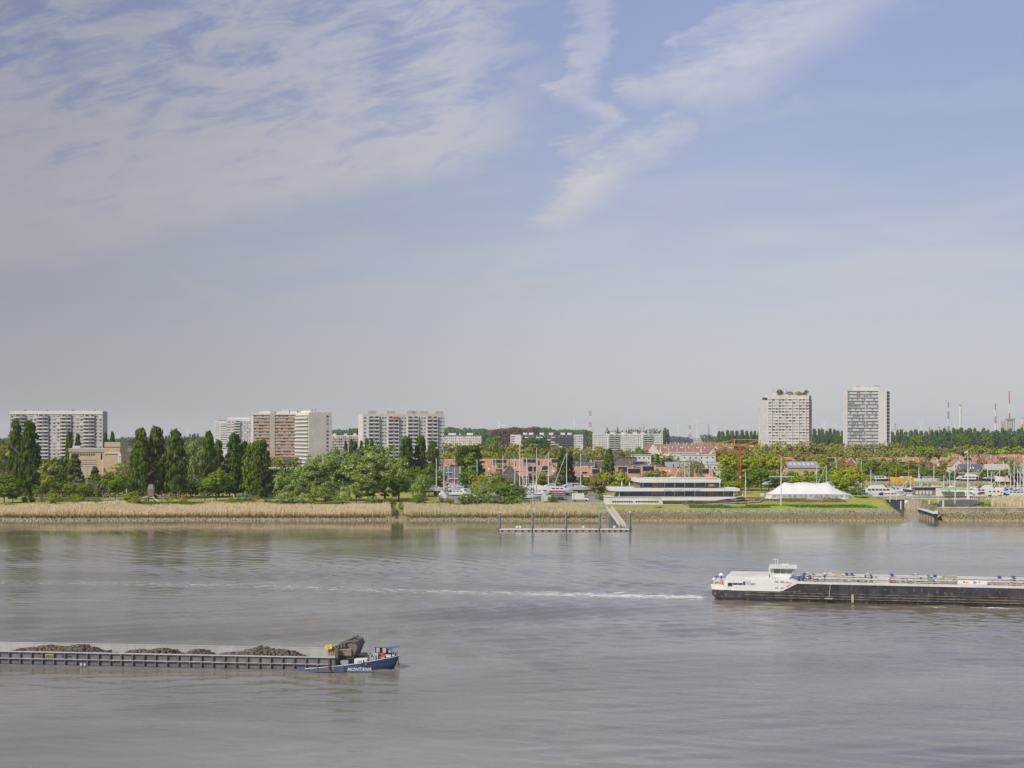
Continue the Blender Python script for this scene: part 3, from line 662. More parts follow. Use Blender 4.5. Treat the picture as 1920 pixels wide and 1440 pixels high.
for x in (15, 22, 35, 46, 60, 68): b.roofbox(x, x+5, 2.3)
b.done()
b = Block('long white block with two columns of grey balconies, behind the burgundy-roofed terrace', 1112, 813, 1800, 90.5, 13, 'whitewall')
for r in range(9):
    z = b.H-.9-(r+1)*2.85
    for k in range(3): b.win(.6+k*1.6, z+.6, 1.1, 1.4, .1)
    for k in range(5): b.win(7+k*2.4, z+.6, 1.5, 1.2, .15)
    b.balc(20, z, 6.8, 'pale', 1.4, .9); b.balc(27, z, 6.8, 'pale', 1.4, .9)
    for k in range(11): b.win(35.4+k*2.55, z+.6, 1.4, 1.2, .15)
    b.balc(64.5, z, 6.4, 'pale', 1.4, .9); b.balc(71, z, 6.4, 'pale', 1.4, .9)
    for k in range(5): b.win(78.6+k*2.4, z+.6, 1.5, 1.2, .1)
for x in (23, 37, 52, 62): b.roofbox(x, x+5.5, 1.5, 'cream')
b.done()
# tower with a garden on its roof
b = Block('tower with a planted roof garden and a regular grid of windows', 1440, 741, 1300, 38.6, 16, 'cream')
MB().box(-6.3, -.02, .5, 15, 0, b.H-4.6).build('side_slab', M['whitewall'], b.r)
MB().box(38.65, 40.3, 3, 12, 0, b.H-.5).build('dark_recess', M['dbrick'], b.r); MB().box(40.35, 42.0, 4, 16, 0, b.H).build('end_wall', M['whitewall'], b.r)
rh = 2.8
xs_ = [.6, 4.0, 7.0, 10.2, 13.2, 16.5, 19.6, 22.9, 26.0, 29.3, 32.4, 35.6]
for r in range(22):
    z = b.H-3.2-(r+1)*rh
    b.band(z+2.25, .32, 'pale', 0, 38.6, .35, 'floor_slab')
    for x in xs_: b.win(x, z+.85, 2.4, 1.25, .52, fr='pale')
for x in (3.4, 9.6, 15.9, 22.3, 28.7, 35.0): b.band(2, b.H-5.2, 'cream', x+.05, x+.4, .5, 'pier')
b.roofbox(5, 8.5, 3, 'pale', 2, 6); b.roofbox(17, 23, 1.4, 'pale', 1, 5, 'terrace_wall'); b.roofbox(22, 25, 3.2, 'white', 3, 6); b.roofbox(31, 35, 2.5, 'brown', 4, 8)
b.roofbox(-5.5, -1, 0, 'grey') if 0 else None
MB().box(-4, 0, 2, 9, b.H-4.6, b.H-2.2).build('glazed_penthouse', M['glass'], b.r); MB().box(-4.2, .1, 1.8, 9.2, b.H-2.2, b.H-1.9).build('penthouse_roof', M['white'], b.r)
aerial(b, 6, 7); aerial(b, 18, 7); b.done()
ROOFG = b
# second tower
b = Block('white tower with dark horizontal bands and a plain white panel', 1588, 732, 1250, 36, 15, 'whitewall')
rh = 3.02; b.gl = 'glassl'
for r in range(21):
    z = b.H-.4-(r+1)*rh
    for x0, x1 in ((.6, 16.6), (17.2, 28.2)):
        b.band(z+rh-.95, .85, 'dgrey', x0, x1, .16, 'dark_band')
        x = x0+.1
        while x < x1-1: b.win(x, z+.25, 1.5, 1.8, .72 if x > 17 else .55); x += 1.62
b.band(0, b.H, 'white', 28.4, 35.95, .25, 'blank_panel'); b.band(0, b.H, 'white', -.3, .5, .3, 'edge_strip')
MB().box(36.02, 39.2, 1.5, 15, 0, b.H-.6).build('recessed_wing', M['concrete'], b.r)
for r in range(21): MB().box(36.3, 38.8, 1.4, 1.5, b.H-2.9-r*rh, b.H-1.1-r*rh).build('wing_window', M['glass'], b.r)
MB().box(39.2, 39.9, 1.2, 15, 0, b.H-.3).build('end_wall', M['white'], b.r)
b.roofbox(8.5, 30, 3.6, 'whitewall', 2, 12); b.roofbox(10, 13, 4.4, 'brown', 5, 9); b.roofbox(18, 22, 4.5, 'concrete', 5, 9); b.roofbox(26, 31, 4.8, 'brown', 5, 9)
b.done()

# ------------------------------------------------------------ beige brick hall
Y = 690; s_ = MPP(Y)
h = root('brick_hall', (PX(130, Y), Y, 4)); tag(h, 'beige brick hall with a blank tower and small windows, in the park', 'building')
def zz(py): return PZ(py, Y)-4
def xx(px): return (px-130)*s_
MB().box(0, xx(198), 0, 16, 0, zz(847)).box(xx(198), xx(228), -1.5, 14, 0, zz(850)).build('wall', M['beige'], h)
MB().box(xx(198)+.1, xx(226), -1, 12, zz(850), zz(838)).build('tower', M['beige'], h)
MB().box(xx(198)-.2, xx(227), -1.3, 12.3, zz(838), zz(829)).build('tower_cornice', M['taupe'], h)
MB().box(-.3, xx(198)-.02, -.4, 16.2, zz(847), zz(840.5)).build('roof_parapet', M['taupe'], h)
MB().box(-.3, xx(198)-.02, -.55, -.4, zz(842), zz(841)).build('coping', M['pale'], h)
MB().box(xx(197), xx(227.7), -1.9, -1.5, zz(850.5), zz(848)).build('string_course', M['pale'], h)
MB().box(xx(223), xx(228)+.3, -1.8, -1.5, zz(930), zz(848)-.7).build('pilaster', M['pale'], h)
MB().box(.6, xx(147), 3, 8, zz(840.5), zz(836)).build('roof_house', M['alu'], h)
wt = MB(); wt.box(0, 1.0, -.12, 0, 0, 1.35, 0); wt.box(.12, .88, -.15, -.12, .12, 1.23, 1)
me = wt.mesh('window', [M['pale'], M['glass']])
for x in (133, 137, 141, 145.5, 149.5, 153.5, 157.5, 161.5, 166, 170, 174.5): link('window', me, h, (xx(x), 0, zz(854.5)))
for py in (862.5, 870): MB().box(xx(150), xx(180), -.1, 0, zz(py)-.4, zz(py)).build('ribbon_window', M['dgrey'], h); MB().box(xx(150), xx(180), -.25, 0, zz(py)-.9, zz(py)-.45).build('sill', M['pale'], h)
MB().box(xx(189), xx(191.5), -.15, 0, zz(861), zz(850)).build('stair_window', M['glass'], h); MB().box(xx(188), xx(188.8), -.3, 0, zz(861), zz(849)).build('window_surround', M['pale'], h)
MB().box(xx(196), xx(199.3), -1.62, -1.5, zz(887), zz(877)).build('door', M['dgrey'], h); MB().box(xx(194), xx(195), -1.7, -1.5, zz(889), zz(861)).build('corner_strip', M['pale'], h)
MB().box(xx(155), xx(164), -.12, 0, zz(892), zz(878)).box(xx(165), xx(172), -.12, 0, zz(892), zz(878)).build('gate', M['taupe'], h)

# ------------------------------------------------------------ houses
HW = MB(); HW.box(-.55, .55, -.08, 0, 0, 1.2, 0); HW.box(-.43, .43, -.1, -.08, .1, 1.1, 1)
HWM = HW.mesh('window', [M['white'], M['glass']])
def house(px, Y, w, d, eave, ridge, wall, roof, lab, grp, orient='eave', solar=None, chim=1, dormer=False, flat=False, nw=2, rz=0, sky_=0, z0=4):
    r = root('house', (PX(px, Y), Y, z0), rz)
    tag(r, lab, 'house', grp)
    hw = w/2
    if flat:
        MB().box(-hw, hw, 0, d, 0, ridge).build('wall', M[wall], r)
        rf = MB().box(-hw-.2, hw+.2, -.3, d+.2, ridge, ridge+.35).build('roof', M[roof], r)
        z_ = ridge
        while z_ > 3.2:
            z_ -= 2.9
            for i in range(nw): link('window', HWM, r, ((i+.5)*w/nw-hw, 0, z_+.6))
    elif orient == 'eave':
        MB().prism([(0, 0), (d, 0), (d, eave), (d/2, ridge-.15), (0, eave)], 'x', -hw, hw).build('wall', M[wall], r)
        t = .22; o = .35; sl_ = (ridge-eave)/(d/2)
        rf = MB().prism([(-o, eave-o*sl_+.02), (d/2, ridge), (d+o, eave-o*sl_+.02), (d+o, eave-o*sl_+t), (d/2, ridge+t), (-o, eave-o*sl_+t)], 'x', -hw-.1, hw+.1).build('roof', M[roof], r)
        MB().box(-hw-.1, hw+.1, -o-.12, -o, eave-o*sl_-.12, eave-o*sl_+.2).build('gutter', M['white'], r)
        for q_ in (-hw-.12, hw-.1): MB().prism([(-o, eave-o*sl_+t+.01), (d/2, ridge+t+.01), (d/2, ridge+t+.16), (-o, eave-o*sl_+t+.16)], 'x', q_, q_+.22).build('verge', M['concrete'], rf)
        for i in range(nw):
            x = (i+.5)*w/nw-hw; link('window', HWM, r, (x, 0, eave-2.0))
            if eave > 5.5: link('window', HWM, r, (x, 0, eave-4.8))
        def onroof(x0, x1, f0, f1, m, nm, th=.12):
            y0, y1 = d/2*f0, d/2*f1; z0_, z1_ = eave+sl_*y0+t+.03, eave+sl_*y1+t+.03
            MB().prism([(y0, z0_), (y1, z1_), (y1, z1_+th), (y0, z0_+th)], 'x', x0, x1).build(nm, M[m], rf)
        if solar: onroof(-hw*solar, hw*solar*.9, .35, .85, 'solar', 'solar_panel')
        for i in range(sky_): onroof((i-.5)*1.8, (i-.5)*1.8+.8, .45, .65, 'blind', 'roof_window')
        if dormer:
            z0_ = eave+sl_*d*.10
            MB().box(-1.5, 1.5, d*.10, d*.4, z0_, z0_+1.5).build('dormer', M['white'], rf)
            MB().box(-1.3, 1.3, d*.10-.06, d*.10, z0_+.35, z0_+1.3).build('dormer_window', M['glass'], rf)
    else:
        MB().prism([(-hw, 0), (hw, 0), (hw, eave), (0, ridge-.15), (-hw, eave)], 'y', 0, d).build('wall', M[wall], r)
        t = .22; o = .3; sl_ = (ridge-eave)/hw
        rf = MB().prism([(-hw-o, eave-o*sl_), (0, ridge), (hw+o, eave-o*sl_), (hw+o, eave-o*sl_+t), (0, ridge+t), (-hw-o, eave-o*sl_+t)], 'y', -.25, d+.2).build('roof', M[roof], r)
        for x in ((-w*.18, w*.18) if nw > 1 else (0,)):
            link('window', HWM, r, (x, 0, eave-.6))
            link('window', HWM, r, (x, 0, eave-3.4))
    for i in range(chim):
        cx = (-.32+.64*i)*w if chim > 1 else w*.33
        c = MB().box(cx-.35, cx+.35, d/2-.4, d/2+.4, ridge-.5, ridge+1.5).box(cx-.2, cx+.2, d/2-.2, d/2+.2, ridge+1.5, ridge+1.85)
        c.build('chimney', M['dbrick' if wall in ('brick', 'dbrick') else 'pale'], rf)
    return r
G1 = 'brick terrace houses behind the boatyard'; G2 = 'red-tiled terrace houses at the right'; G3 = 'burgundy-roofed terrace behind the yacht club'
hr = random.Random(6)
# behind the boatyard: front row
for px, Y, w, orr, lab, kw in (
 (918, 700, 7.5, 'eave', 'brick terrace house with red roof behind the silvery bush', dict(sky_=1)),
 (936, 700, 8, 'eave', 'brick terrace house with a half solar roof', dict(solar=.5)),
 (956, 690, 9, 'gable', 'brown brick gable house with small white windows facing the masts', dict()),
 (972, 690, 10, 'eave', 'orange-roofed terrace house with white dormer windows', dict(dormer=True, roof='otile')),
 (996, 700, 9, 'eave', 'terrace house with dark solar panels over an orange roof', dict(solar=.8)),
 (1022, 690, 8, 'eave', 'brick house with tall solar panels and a white dormer', dict(solar=.45, dormer=True)),
 (1040, 705, 7, 'eave', 'plain orange roofed house just left of the double conifer', dict(sky_=1)),
 (1077, 705, 7, 'eave', 'orange roofed house just right of the double conifer', dict(roof='otile')),
 (1096, 695, 8, 'eave', 'orange roofed house with a white dormer above the grey sailing boat', dict(dormer=True)),
 (1114, 712, 8, 'eave', 'terrace house with a long dark solar roof behind the autumn-coloured tree', dict(solar=.9)),
 (1170, 715, 10, 'eave', 'house with a broad solar roof right of the dark conical conifer', dict(solar=.6)),
 (1198, 705, 12, 'eave', 'big house with a wide black solar panel and a dark glazed loggia', dict(solar=.95)),
 (1217, 712, 8, 'eave', 'house with a solar panel beside the bright green tree', dict(solar=.8)),
 (1252, 700, 11, 'eave', 'orange roofed house with terraces cut into its roof', dict(roof='otile', sky_=2)),
 (1275, 712, 9, 'eave', 'orange roofed house half hidden by trees behind the club', dict()),
 (1320, 715, 10, 'eave', 'house with black solar panels on an orange roof next to the white cube house', dict(solar=.8, roof='otile'))):
    roof = kw.pop('roof', 'tile')
    top = 875 if orr == 'eave' else 873
    Y += hr.uniform(-14, 8); dz_ = hr.uniform(-1.8, 1.0)
    house(px, Y, w*.93, 9, PZ(892, Y)-4+dz_*.8, PZ(top, Y)-4+dz_, 'brick' if px != 956 else 'dbrick', roof, lab, G1, orr, nw=2, **kw)
# second row
x = 850
k = 0
while x < 1345:
    Y = 800+hr.uniform(-4, 4); w = hr.choice((7.5, 9, 10.5)); roof = 'tile' if x < 1060 else hr.choice(('ltile', 'slate', 'slate', 'greyroof'))
    if not (845 < x < 905 and x > 880):
        if x < 1060: house(x, Y, w, 10, PZ(873, Y)-4, PZ(861+hr.uniform(-1, 1), Y)-4, 'brick', roof, ('terrace house with solar panels' if k % 2 else 'plain red-roofed terrace house')+' in the rear row of the boatyard quarter', G1, 'eave', solar=(.9 if k % 2 else None), chim=k % 2)
        else: house(x, Y, w, 10, PZ(874, Y)-4, PZ(866.5+hr.uniform(-2, 2), Y)-4, 'dbrick' if k % 3 else 'concrete', roof, ('grey slate roofed house' if k % 3 else 'low house with a pale concrete wall')+' behind the yacht club', G1, 'gable' if k % 3 == 1 else 'eave', solar=(.6 if k % 4 == 0 else None), chim=k % 2, flat=(k % 5 == 0))
    x += w/MPP(Y)*.98; k += 1
house(842, 640, 9.5, 9, PZ(896, 640)-4, PZ(876, 640)-4, 'brick', 'dgrey', 'grey-roofed villa with white dormers behind the left boat masts', G1, 'eave', dormer=True, nw=3, chim=2)
# white modern houses
house(1310, 900, 22, 12, 0, PZ(853, 900)-4, 'whitewall', 'pale', 'white modernist flat-roofed villa with a row of terraces above the grey slate roofs', 'modern villas', flat=True, nw=6, chim=0)
house(1282, 930, 16, 12, 0, PZ(850, 930)-4, 'whitewall', 'pale', 'white flat-roofed villa with dark window openings left of the larger villa', 'modern villas', flat=True, nw=4, chim=0)
house(1203, 880, 12, 9, 0, PZ(853.5, 880)-4, 'cream', 'pale', 'cream two-storey flat-roofed house with pale blue panels above the dark brick roofs', 'modern villas', flat=True, nw=4, chim=0)
house(1176, 860, 12, 9, 0, PZ(858, 860)-4, 'dbrick', 'slate', 'dark flat-roofed brick house left of the cream one', 'modern villas', flat=True, nw=3, chim=1)
house(1340, 720, 8, 8, 0, PZ(871, 720)-4, 'whitewall', 'pale', 'small white cube house with one large dark window by the bright green trees', 'modern villas', flat=True, nw=1, chim=0)
# burgundy terrace
for i, x in enumerate(np.arange(1232, 1378, 15.2)):
    Y = 1300+hr.uniform(-6, 6)-(x-1232)*.5
    house(float(x), Y, 15.2*MPP(Y)*.98, 11, PZ(847, Y)-4, PZ(833+(x-1232)*.015, Y)-4, 'cream', 'rtile', 'burgundy-roofed house with chimneys' if i % 2 else 'burgundy-roofed house with roof lights', G3, 'eave', chim=2, sky_=i % 2+1, rz=R(hr.uniform(-6, 6)))
house(1224, 1210, 15, 40, PZ(853, 1210)-4, PZ(831, 1210)-4, 'cream', 'rtile', 'cream end gable of the burgundy terrace beside the round green tree', G3, 'gable', chim=0, nw=1)
house(1341, 1150, 12, 22, PZ(850, 1150)-4, PZ(835, 1150)-4, 'cream', 'rtile', 'cream gable house with burgundy roof under the left crane jib', G3, 'gable', chim=0)
# right-hand rows
def rows(x0, x1, Y, ye, yr, labs, seed, wr=(6.5, 9), gab=.15, sol=.25):
    rr = random.Random(seed); x = x0; i = 0
    while x < x1:
        w = rr.uniform(*wr); yy_ = Y+rr.uniform(-6, 6); g_ = rr.random() < gab; so_ = rr.random() < sol
        wall = rr.choice(('brick', 'brick', 'whitewall', 'beige')); roof = rr.choice(('tile', 'tile', 'otile', 'tile', 'rtile'))
        a = {'brick': 'brick', 'whitewall': 'white-walled', 'beige': 'beige'}[wall]; c_ = {'tile': 'terracotta', 'otile': 'orange', 'rtile': 'dark red'}[roof]
        lab = f"{a} {'gable ' if g_ else 'terrace '}house with {c_} roof{' and solar' if so_ and not g_ else ''} {labs}"
        house(x, yy_, w, 9.5, PZ(ye, yy_)-4, PZ(yr+rr.uniform(-1, 1), yy_)-4, wall, roof, lab, G2, 'gable' if g_ else 'eave', solar=rr.uniform(.5, .9) if so_ else None, chim=i % 2, sky_=0 if so_ else i % 3 and 1, dormer=(i % 5 == 2 and not so_))
        x += w/MPP(yy_)*.99; i += 1
rows(1488, 1935, 1120, 863, 853, 'in the farthest row', 11)
rows(1560, 1935, 1020, 872, 858, 'in the second row', 12, gab=.3)
rows(1715, 1935, 940, 882, 864.5, 'in the front row', 13, wr=(7, 10), gab=.3)
house(1796, 900, 8.5, 9, PZ(874, 900)-4, PZ(861, 900)-4, 'whitewall', 'tile', 'bright white gable house with two dark windows above the hedge', G2, 'gable')
house(1824, 890, 15, 11, PZ(887, 890)-4, PZ(871, 890)-4, 'brick', 'slate', 'house with a wide dark slate roof and tall brick chimney above the hedge', G2, 'eave', sky_=2)
house(1872, 890, 15, 10, PZ(880, 890)-4, PZ(871, 890)-4, 'whitewall', 'ltile', 'low white house with a weathered grey roof above the hedge', G2, 'eave', nw=5, chim=1)
house(1596, 930, 9, 12, PZ(876, 930)-4, PZ(861, 930)-4, 'brick', 'tile', 'brick gable house with solar panels behind the bright tree right of the marquee', G2, 'gable')
house(1486, 880, 9, 10, PZ(872, 880)-4, PZ(858, 880)-4, 'whitewall', 'otile', 'small white house with orange roof above the zinc-roofed shed', G2, 'eave', chim=1)
# zinc-roofed brick shed behind the marquee
r = root('brick_shed', (PX(1512, 740), 740, 4)); tag(r, 'long orange brick shed with a zinc roof and skylights behind the marquee', 'building')
MB().box(-17, 7, 0, 14, 0, 9).build('wall', M['beige'], r)
rf = MB().prism([(-.4, 9), (7, 12.2), (14.4, 9), (14.4, 9.3), (7, 12.5), (-.4, 9.3)], 'x', -10, 7.3).build('roof', M['greyroof'], r)
for i in range(6): MB().prism([(2.0, 10.42), (5.2, 11.75), (5.2, 11.85), (2.0, 10.52)], 'x', -8.6+i*2.4, -7.2+i*2.4).build('skylight', M['alu'], rf)
for i in range(5): MB().box(-15+i*4.4, -12.6+i*4.4, -.12, 0, 1.5, 6.5).build('window', M['cream'], r)
# ------------------------------------------------------------ trees
def crown(kind, n, leaf, seed):
    g = np.random.default_rng(seed); C = []; Rr = []
    if kind in ('round', 'willow', 'sparse'):
        n1 = 15
        for i in range(n1):
            d = g.normal(0, 1, 3); d /= np.linalg.norm(d); rr = g.uniform(.45, .82)
            c = np.array([.5*d[0]*rr, .5*d[1]*rr, .60+.40*d[2]*rr]); c[2] = max(c[2], .24)
            R1 = g.uniform(.15, .23)
            for j in range(11):
                e = g.normal(0, 1, 3); e /= np.linalg.norm(e)
                C.append(c+e*R1*np.array([1, 1, .75 if kind != 'willow' else 1.0])); Rr.append(g.uniform(.045, .10)*(1, 1, 1.0)[0])
        sq = np.array([1, 1, .8]) if kind != 'willow' else np.array([.9, .9, 1.2])
    elif kind == 'poplar':
        for i in range(150):
            z = g.uniform(0, 1)**.9*.93+.06; w = .5*min(1, (1.02-z)/.5)**.55*(1 if z > .09 else .7); a = g.uniform(0, 6.28); q = math.sqrt(g.uniform(.15, 1))*.85
            C.append(np.array([w*q*math.cos(a), w*q*math.sin(a), z])); Rr.append(g.uniform(.09, .17))
        sq = np.array([1, 1, .32])
    elif kind == 'conifer':
        for i in range(150):
            z = g.uniform(0, 1)**.8*.95+.03; w = .5*(1-z)**.75*(1+.18*math.sin(z*40)); a = g.uniform(0, 6.28); q = g.uniform(.5, 1)
            C.append(np.array([w*q*math.cos(a), w*q*math.sin(a), z-.06*q])); Rr.append(g.uniform(.05, .11))
        sq = np.array([1, 1, .3])
    else:                                    # bush
        for i in range(90):
            d = g.normal(0, 1, 3); d /= np.linalg.norm(d); q = g.uniform(.5, .9)*(1+.15*math.sin(5*math.atan2(d[1], d[0])+seed))
            C.append(np.array([.5*d[0]*q, .5*d[1]*q, .42+.52*d[2]*q])); Rr.append(g.uniform(.07, .13))
        sq = np.array([1, 1, .9])
    C = np.array(C); Rr = np.array(Rr); k = g.integers(0, len(C), n)
    D = g.normal(0, 1, (n, 3)); D[:, 2] = np.abs(D[:, 2])*.8-.12; D /= np.linalg.norm(D, axis=1)[:, None]
    P = C[k]+D*Rr[k, None]*sq*g.uniform(.6, 1.1, (n, 1))
    if kind == 'willow': P[:, 2] -= g.uniform(0, .05, n)
    P[:, 2] = np.maximum(P[:, 2], .03)
    mid = np.array([0, 0, .5]); out = P-mid; out[:, 2] *= .6; out /= np.linalg.norm(out, axis=1)[:, None]+1e-6
    N = D*.9+out*.5+g.normal(0, .42, (n, 3)); N[:, 2] += .25; N /= np.linalg.norm(N, axis=1)[:, None]
    ref = g.normal(0, 1, (n, 3)); T1 = np.cross(N, ref); T1 /= np.linalg.norm(T1, axis=1)[:, None]; T2 = np.cross(N, T1)
    s = leaf*g.uniform(.55, 1.25, (n, 1)); asp = .75 if kind != 'willow' else .45
    V = np.stack([P-T1*s*.5, P-T2*s*.5*asp, P+T1*s*.5, P+T2*s*.5*asp], 1).reshape(-1, 3)
    return npmesh(kind+'_crown', V, np.arange(4*n).reshape(-1, 4), None)
def trunkmesh(kind, seed):
    g = random.Random(seed); m = MB(); hi = {'poplar': .85, 'conifer': .9, 'bush': .5}.get(kind, .7)
    r0 = .024 if kind in ('poplar', 'conifer') else .03
    m.tube((0, 0, -.02), (0.01, 0, hi*.5), r0, r0*.65, 7); m.tube((.01, 0, hi*.5), (0, 0, hi), r0*.65, r0*.15, 6)
    for i in range(6):
        a = g.uniform(0, 6.28); z = g.uniform(.2, .5)
        m.tube((0, 0, z), (.3*math.cos(a), .3*math.sin(a), z+g.uniform(.15, .3)), r0*.4, r0*.12, 5)
    return m.mesh(kind+'_trunk', M['bark'])
CR = {}; TRM = {}
SPEC = {('round', 0): (4800, .052), ('round', 1): (2200, .075), ('round', 2): (900, .11), ('willow', 0): (6500, .052), ('willow', 1): (2000, .072), ('poplar', 0): (5000, .085), ('poplar', 1): (1800, .13),
        ('poplar', 2): (500, .17), ('conifer', 0): (3600, .085), ('conifer', 1): (1100, .1), ('bush', 0): (1500, .075), ('bush', 1): (700, .10), ('sparse', 0): (1500, .04), ('sparse', 1): (800, .05)}
def get(kind, lod, var):
    k = (kind, lod, var)
    if k not in CR: CR[k] = crown(kind, *SPEC[(kind, lod)], seed=hash((kind, lod, var)) % 9973 if 0 else sum(map(ord, kind))+lod*17+var*101)
    if kind not in TRM: TRM[kind] = trunkmesh(kind, 4)
    return CR[k], TRM[kind]
LM = dict(dark=leafmat('poplar_leaves', (.036,.076,.005), (.115,.175,.010)), green=leafmat('fresh_green_leaves', (.085,.15,.010), (.22,.31,.022)),
    lime=leafmat('lime_green_leaves', (.19,.24,.012), (.38,.42,.03)), olive=leafmat('olive_plane_leaves', (.19,.21,.03), (.37,.385,.08)), willow=leafmat('silvery_willow_leaves', (.115,.18,.035), (.37,.46,.12)),
    conifer=leafmat('conifer_needles', (.045,.082,.018), (.11,.165,.03)), bronze=leafmat('bronze_leaves', (.21,.18,.05), (.34,.27,.08)), purple=leafmat('copper_leaves', (.05,.015,.015), (.11,.04,.035)),
    yellow=leafmat('golden_leaves', (.36,.25,.01), (.52,.38,.03)), pale=leafmat('blossoming_leaves', (.12,.17,.04), (.42,.45,.26)), far=leafmat('far_poplar_leaves', (.04,.088,.018), (.12,.19,.045)), grey=leafmat('grey_green_leaves', (.16,.17,.07), (.29,.29,.13)))
NM = dict(poplar='poplar', round='broadleaf_tree', willow='willow_tree', conifer='conifer', bush='bush', sparse='birch_tree')
tr = random.Random(21)
CW = {'dark': 'dark green', 'green': 'fresh green', 'lime': 'bright yellow-green', 'olive': 'olive-green', 'willow': 'silvery green', 'conifer': 'blackish green', 'bronze': 'bronze-brown', 'purple': 'copper-purple', 'yellow': 'golden yellow', 'pale': 'pale blossoming', 'far': 'dark green', 'grey': 'thin grey-green'}
def tree(kind, px, ytop, wpx, Y, lm='green', lod=0, lab=None, grp=None, z0=None, dw=1.0):
    x = PX(px, Y); z = gz(x, Y) if z0 is None else z0
    if z0 is None and Y > 750: z = 4.0
    H = PZ(ytop, Y)-z; w = wpx*MPP(Y)*(1.12 if kind == 'poplar' else 1.12)
    cm, tm = get(kind, lod, tr.randrange(3))
    r = root(NM[kind], (x, Y, z), tr.uniform(0, 6.28))
    size = {'poplar': 'columnar poplar', 'round': 'round-crowned tree', 'willow': 'broad willow', 'conifer': 'pointed conifer', 'bush': 'leafy bush', 'sparse': 'airy birch'}[kind]
    lab = lab or f"{CW[lm]} {size}"
    tag(r, lab, 'bush' if kind == 'bush' else 'tree', grp, px=px)
    c = link('crown', cm, r); c.scale = (w, w*dw, H)
    if not cm.materials: cm.materials.append(None)
    c.material_slots[0].link = 'OBJECT'; c.material_slots[0].material = LM[lm]
    if kind != 'bush':
        t = link('trunk', tm, r); t.scale = (H*.75, H*.75, H)
        if kind == 'sparse': t.material_slots[0].link = 'OBJECT'; t.material_slots[0].material = M['birch']
    else:
        t = link('stem', tm, r); t.scale = (H*.6, H*.6, H*.8)
    return r
TP = 'trees in the riverside park'
# left park, hero trees
for a in [
 ('poplar',29,790,30,570,'dark'),('poplar',55,792,38,565,'dark'),('round',8,884,52,540,'green'),('round',24,905,34,545,'green'),
 ('poplar',130,812,17,700,'dark'),('poplar',146,816,14,702,'dark'),('conifer',140,847,46,610,'conifer'),('conifer',178,872,32,600,'conifer'),
 ('round',88,862,46,640,'olive'),('round',105,855,46,655,'dark'),('round',122,868,40,640,'dark'),('round',82,886,34,590,'olive'),('round',75,905,26,560,'green'),('round',92,902,26,560,'dark'),
 ('round',112,898,32,568,'green'),('round',133,902,27,562,'green'),('round',158,903,31,562,'green'),('round',152,894,38,578,'pale'),('round',185,902,24,560,'grey'),('round',188,888,26,600,'green'),
 ('round',216,884,50,572,'green'),('round',226,862,56,640,'olive'),('sparse',238,858,40,590,'grey'),('round',250,868,30,620,'olive'),
 ('poplar',198,813,13,800,'dark'),('poplar',211,811,13,800,'dark'),('poplar',264,807,36,575,'dark'),('poplar',293,804,38,580,'dark'),('poplar',330,808,38,575,'dark'),
 ('round',236,838,50,720,'olive'),('round',5,812,50,1100,'dark'),('round',-8,832,60,800,'olive'),('round',300,868,50,640,'dark'),('round',318,875,40,620,'green'),
 ('willow',362,822,54,630,'willow'),('round',350,870,50,640,'dark'),('poplar',392,811,29,590,'dark'),('poplar',410,828,22,600,'dark'),('poplar',440,815,34,595,'dark'),('poplar',457,830,26,605,'dark'),
 ('poplar',474,833,38,585,'green'),('poplar',490,828,40,575,'dark'),('round',405,876,48,560,'green'),('round',384,902,30,552,'green'),('round',430,880,50,600,'dark'),('round',460,885,50,600,'dark'),
 ('round',515,878,44,580,'dark'),('round',380,832,30,700,'olive'),('round',283,832,30,760,'olive'),('round',312,834,26,760,'olive'),
 ('round',602,846,26,690,'lime'),('poplar',648,828,10,800,'dark'),('poplar',659,826,13,800,'dark'),('poplar',667,829,10,803,'dark'),('poplar',678,828,11,800,'dark'),('poplar',688,824,12,798,'dark'),('poplar',697,826,11,800,'dark'),('round',710,828,22,780,'dark'),('round',628,838,22,800,'green'),
 ('willow',543,884,58,545,'willow'),('willow',580,868,72,552,'willow'),('willow',612,850,80,560,'willow'),('willow',655,845,96,555,'willow'),('willow',700,850,90,552,'willow'),('willow',722,832,84,565,'willow'),('willow',748,855,50,556,'willow'),('round',690,880,60,545,'dark'),('round',735,890,52,545,'dark'),('willow',668,892,60,538,'willow'),('willow',610,900,60,538,'willow'),
 ('poplar',762,822,33,650,'dark'),('poplar',789,820,28,655,'dark'),('poplar',812,829,28,650,'dark'),('round',774,872,38,590,'green'),('round',798,868,42,610,'green'),('round',822,876,34,620,'green'),
 ('willow',790,888,46,540,'willow')]:
    tree(*a, grp=TP)
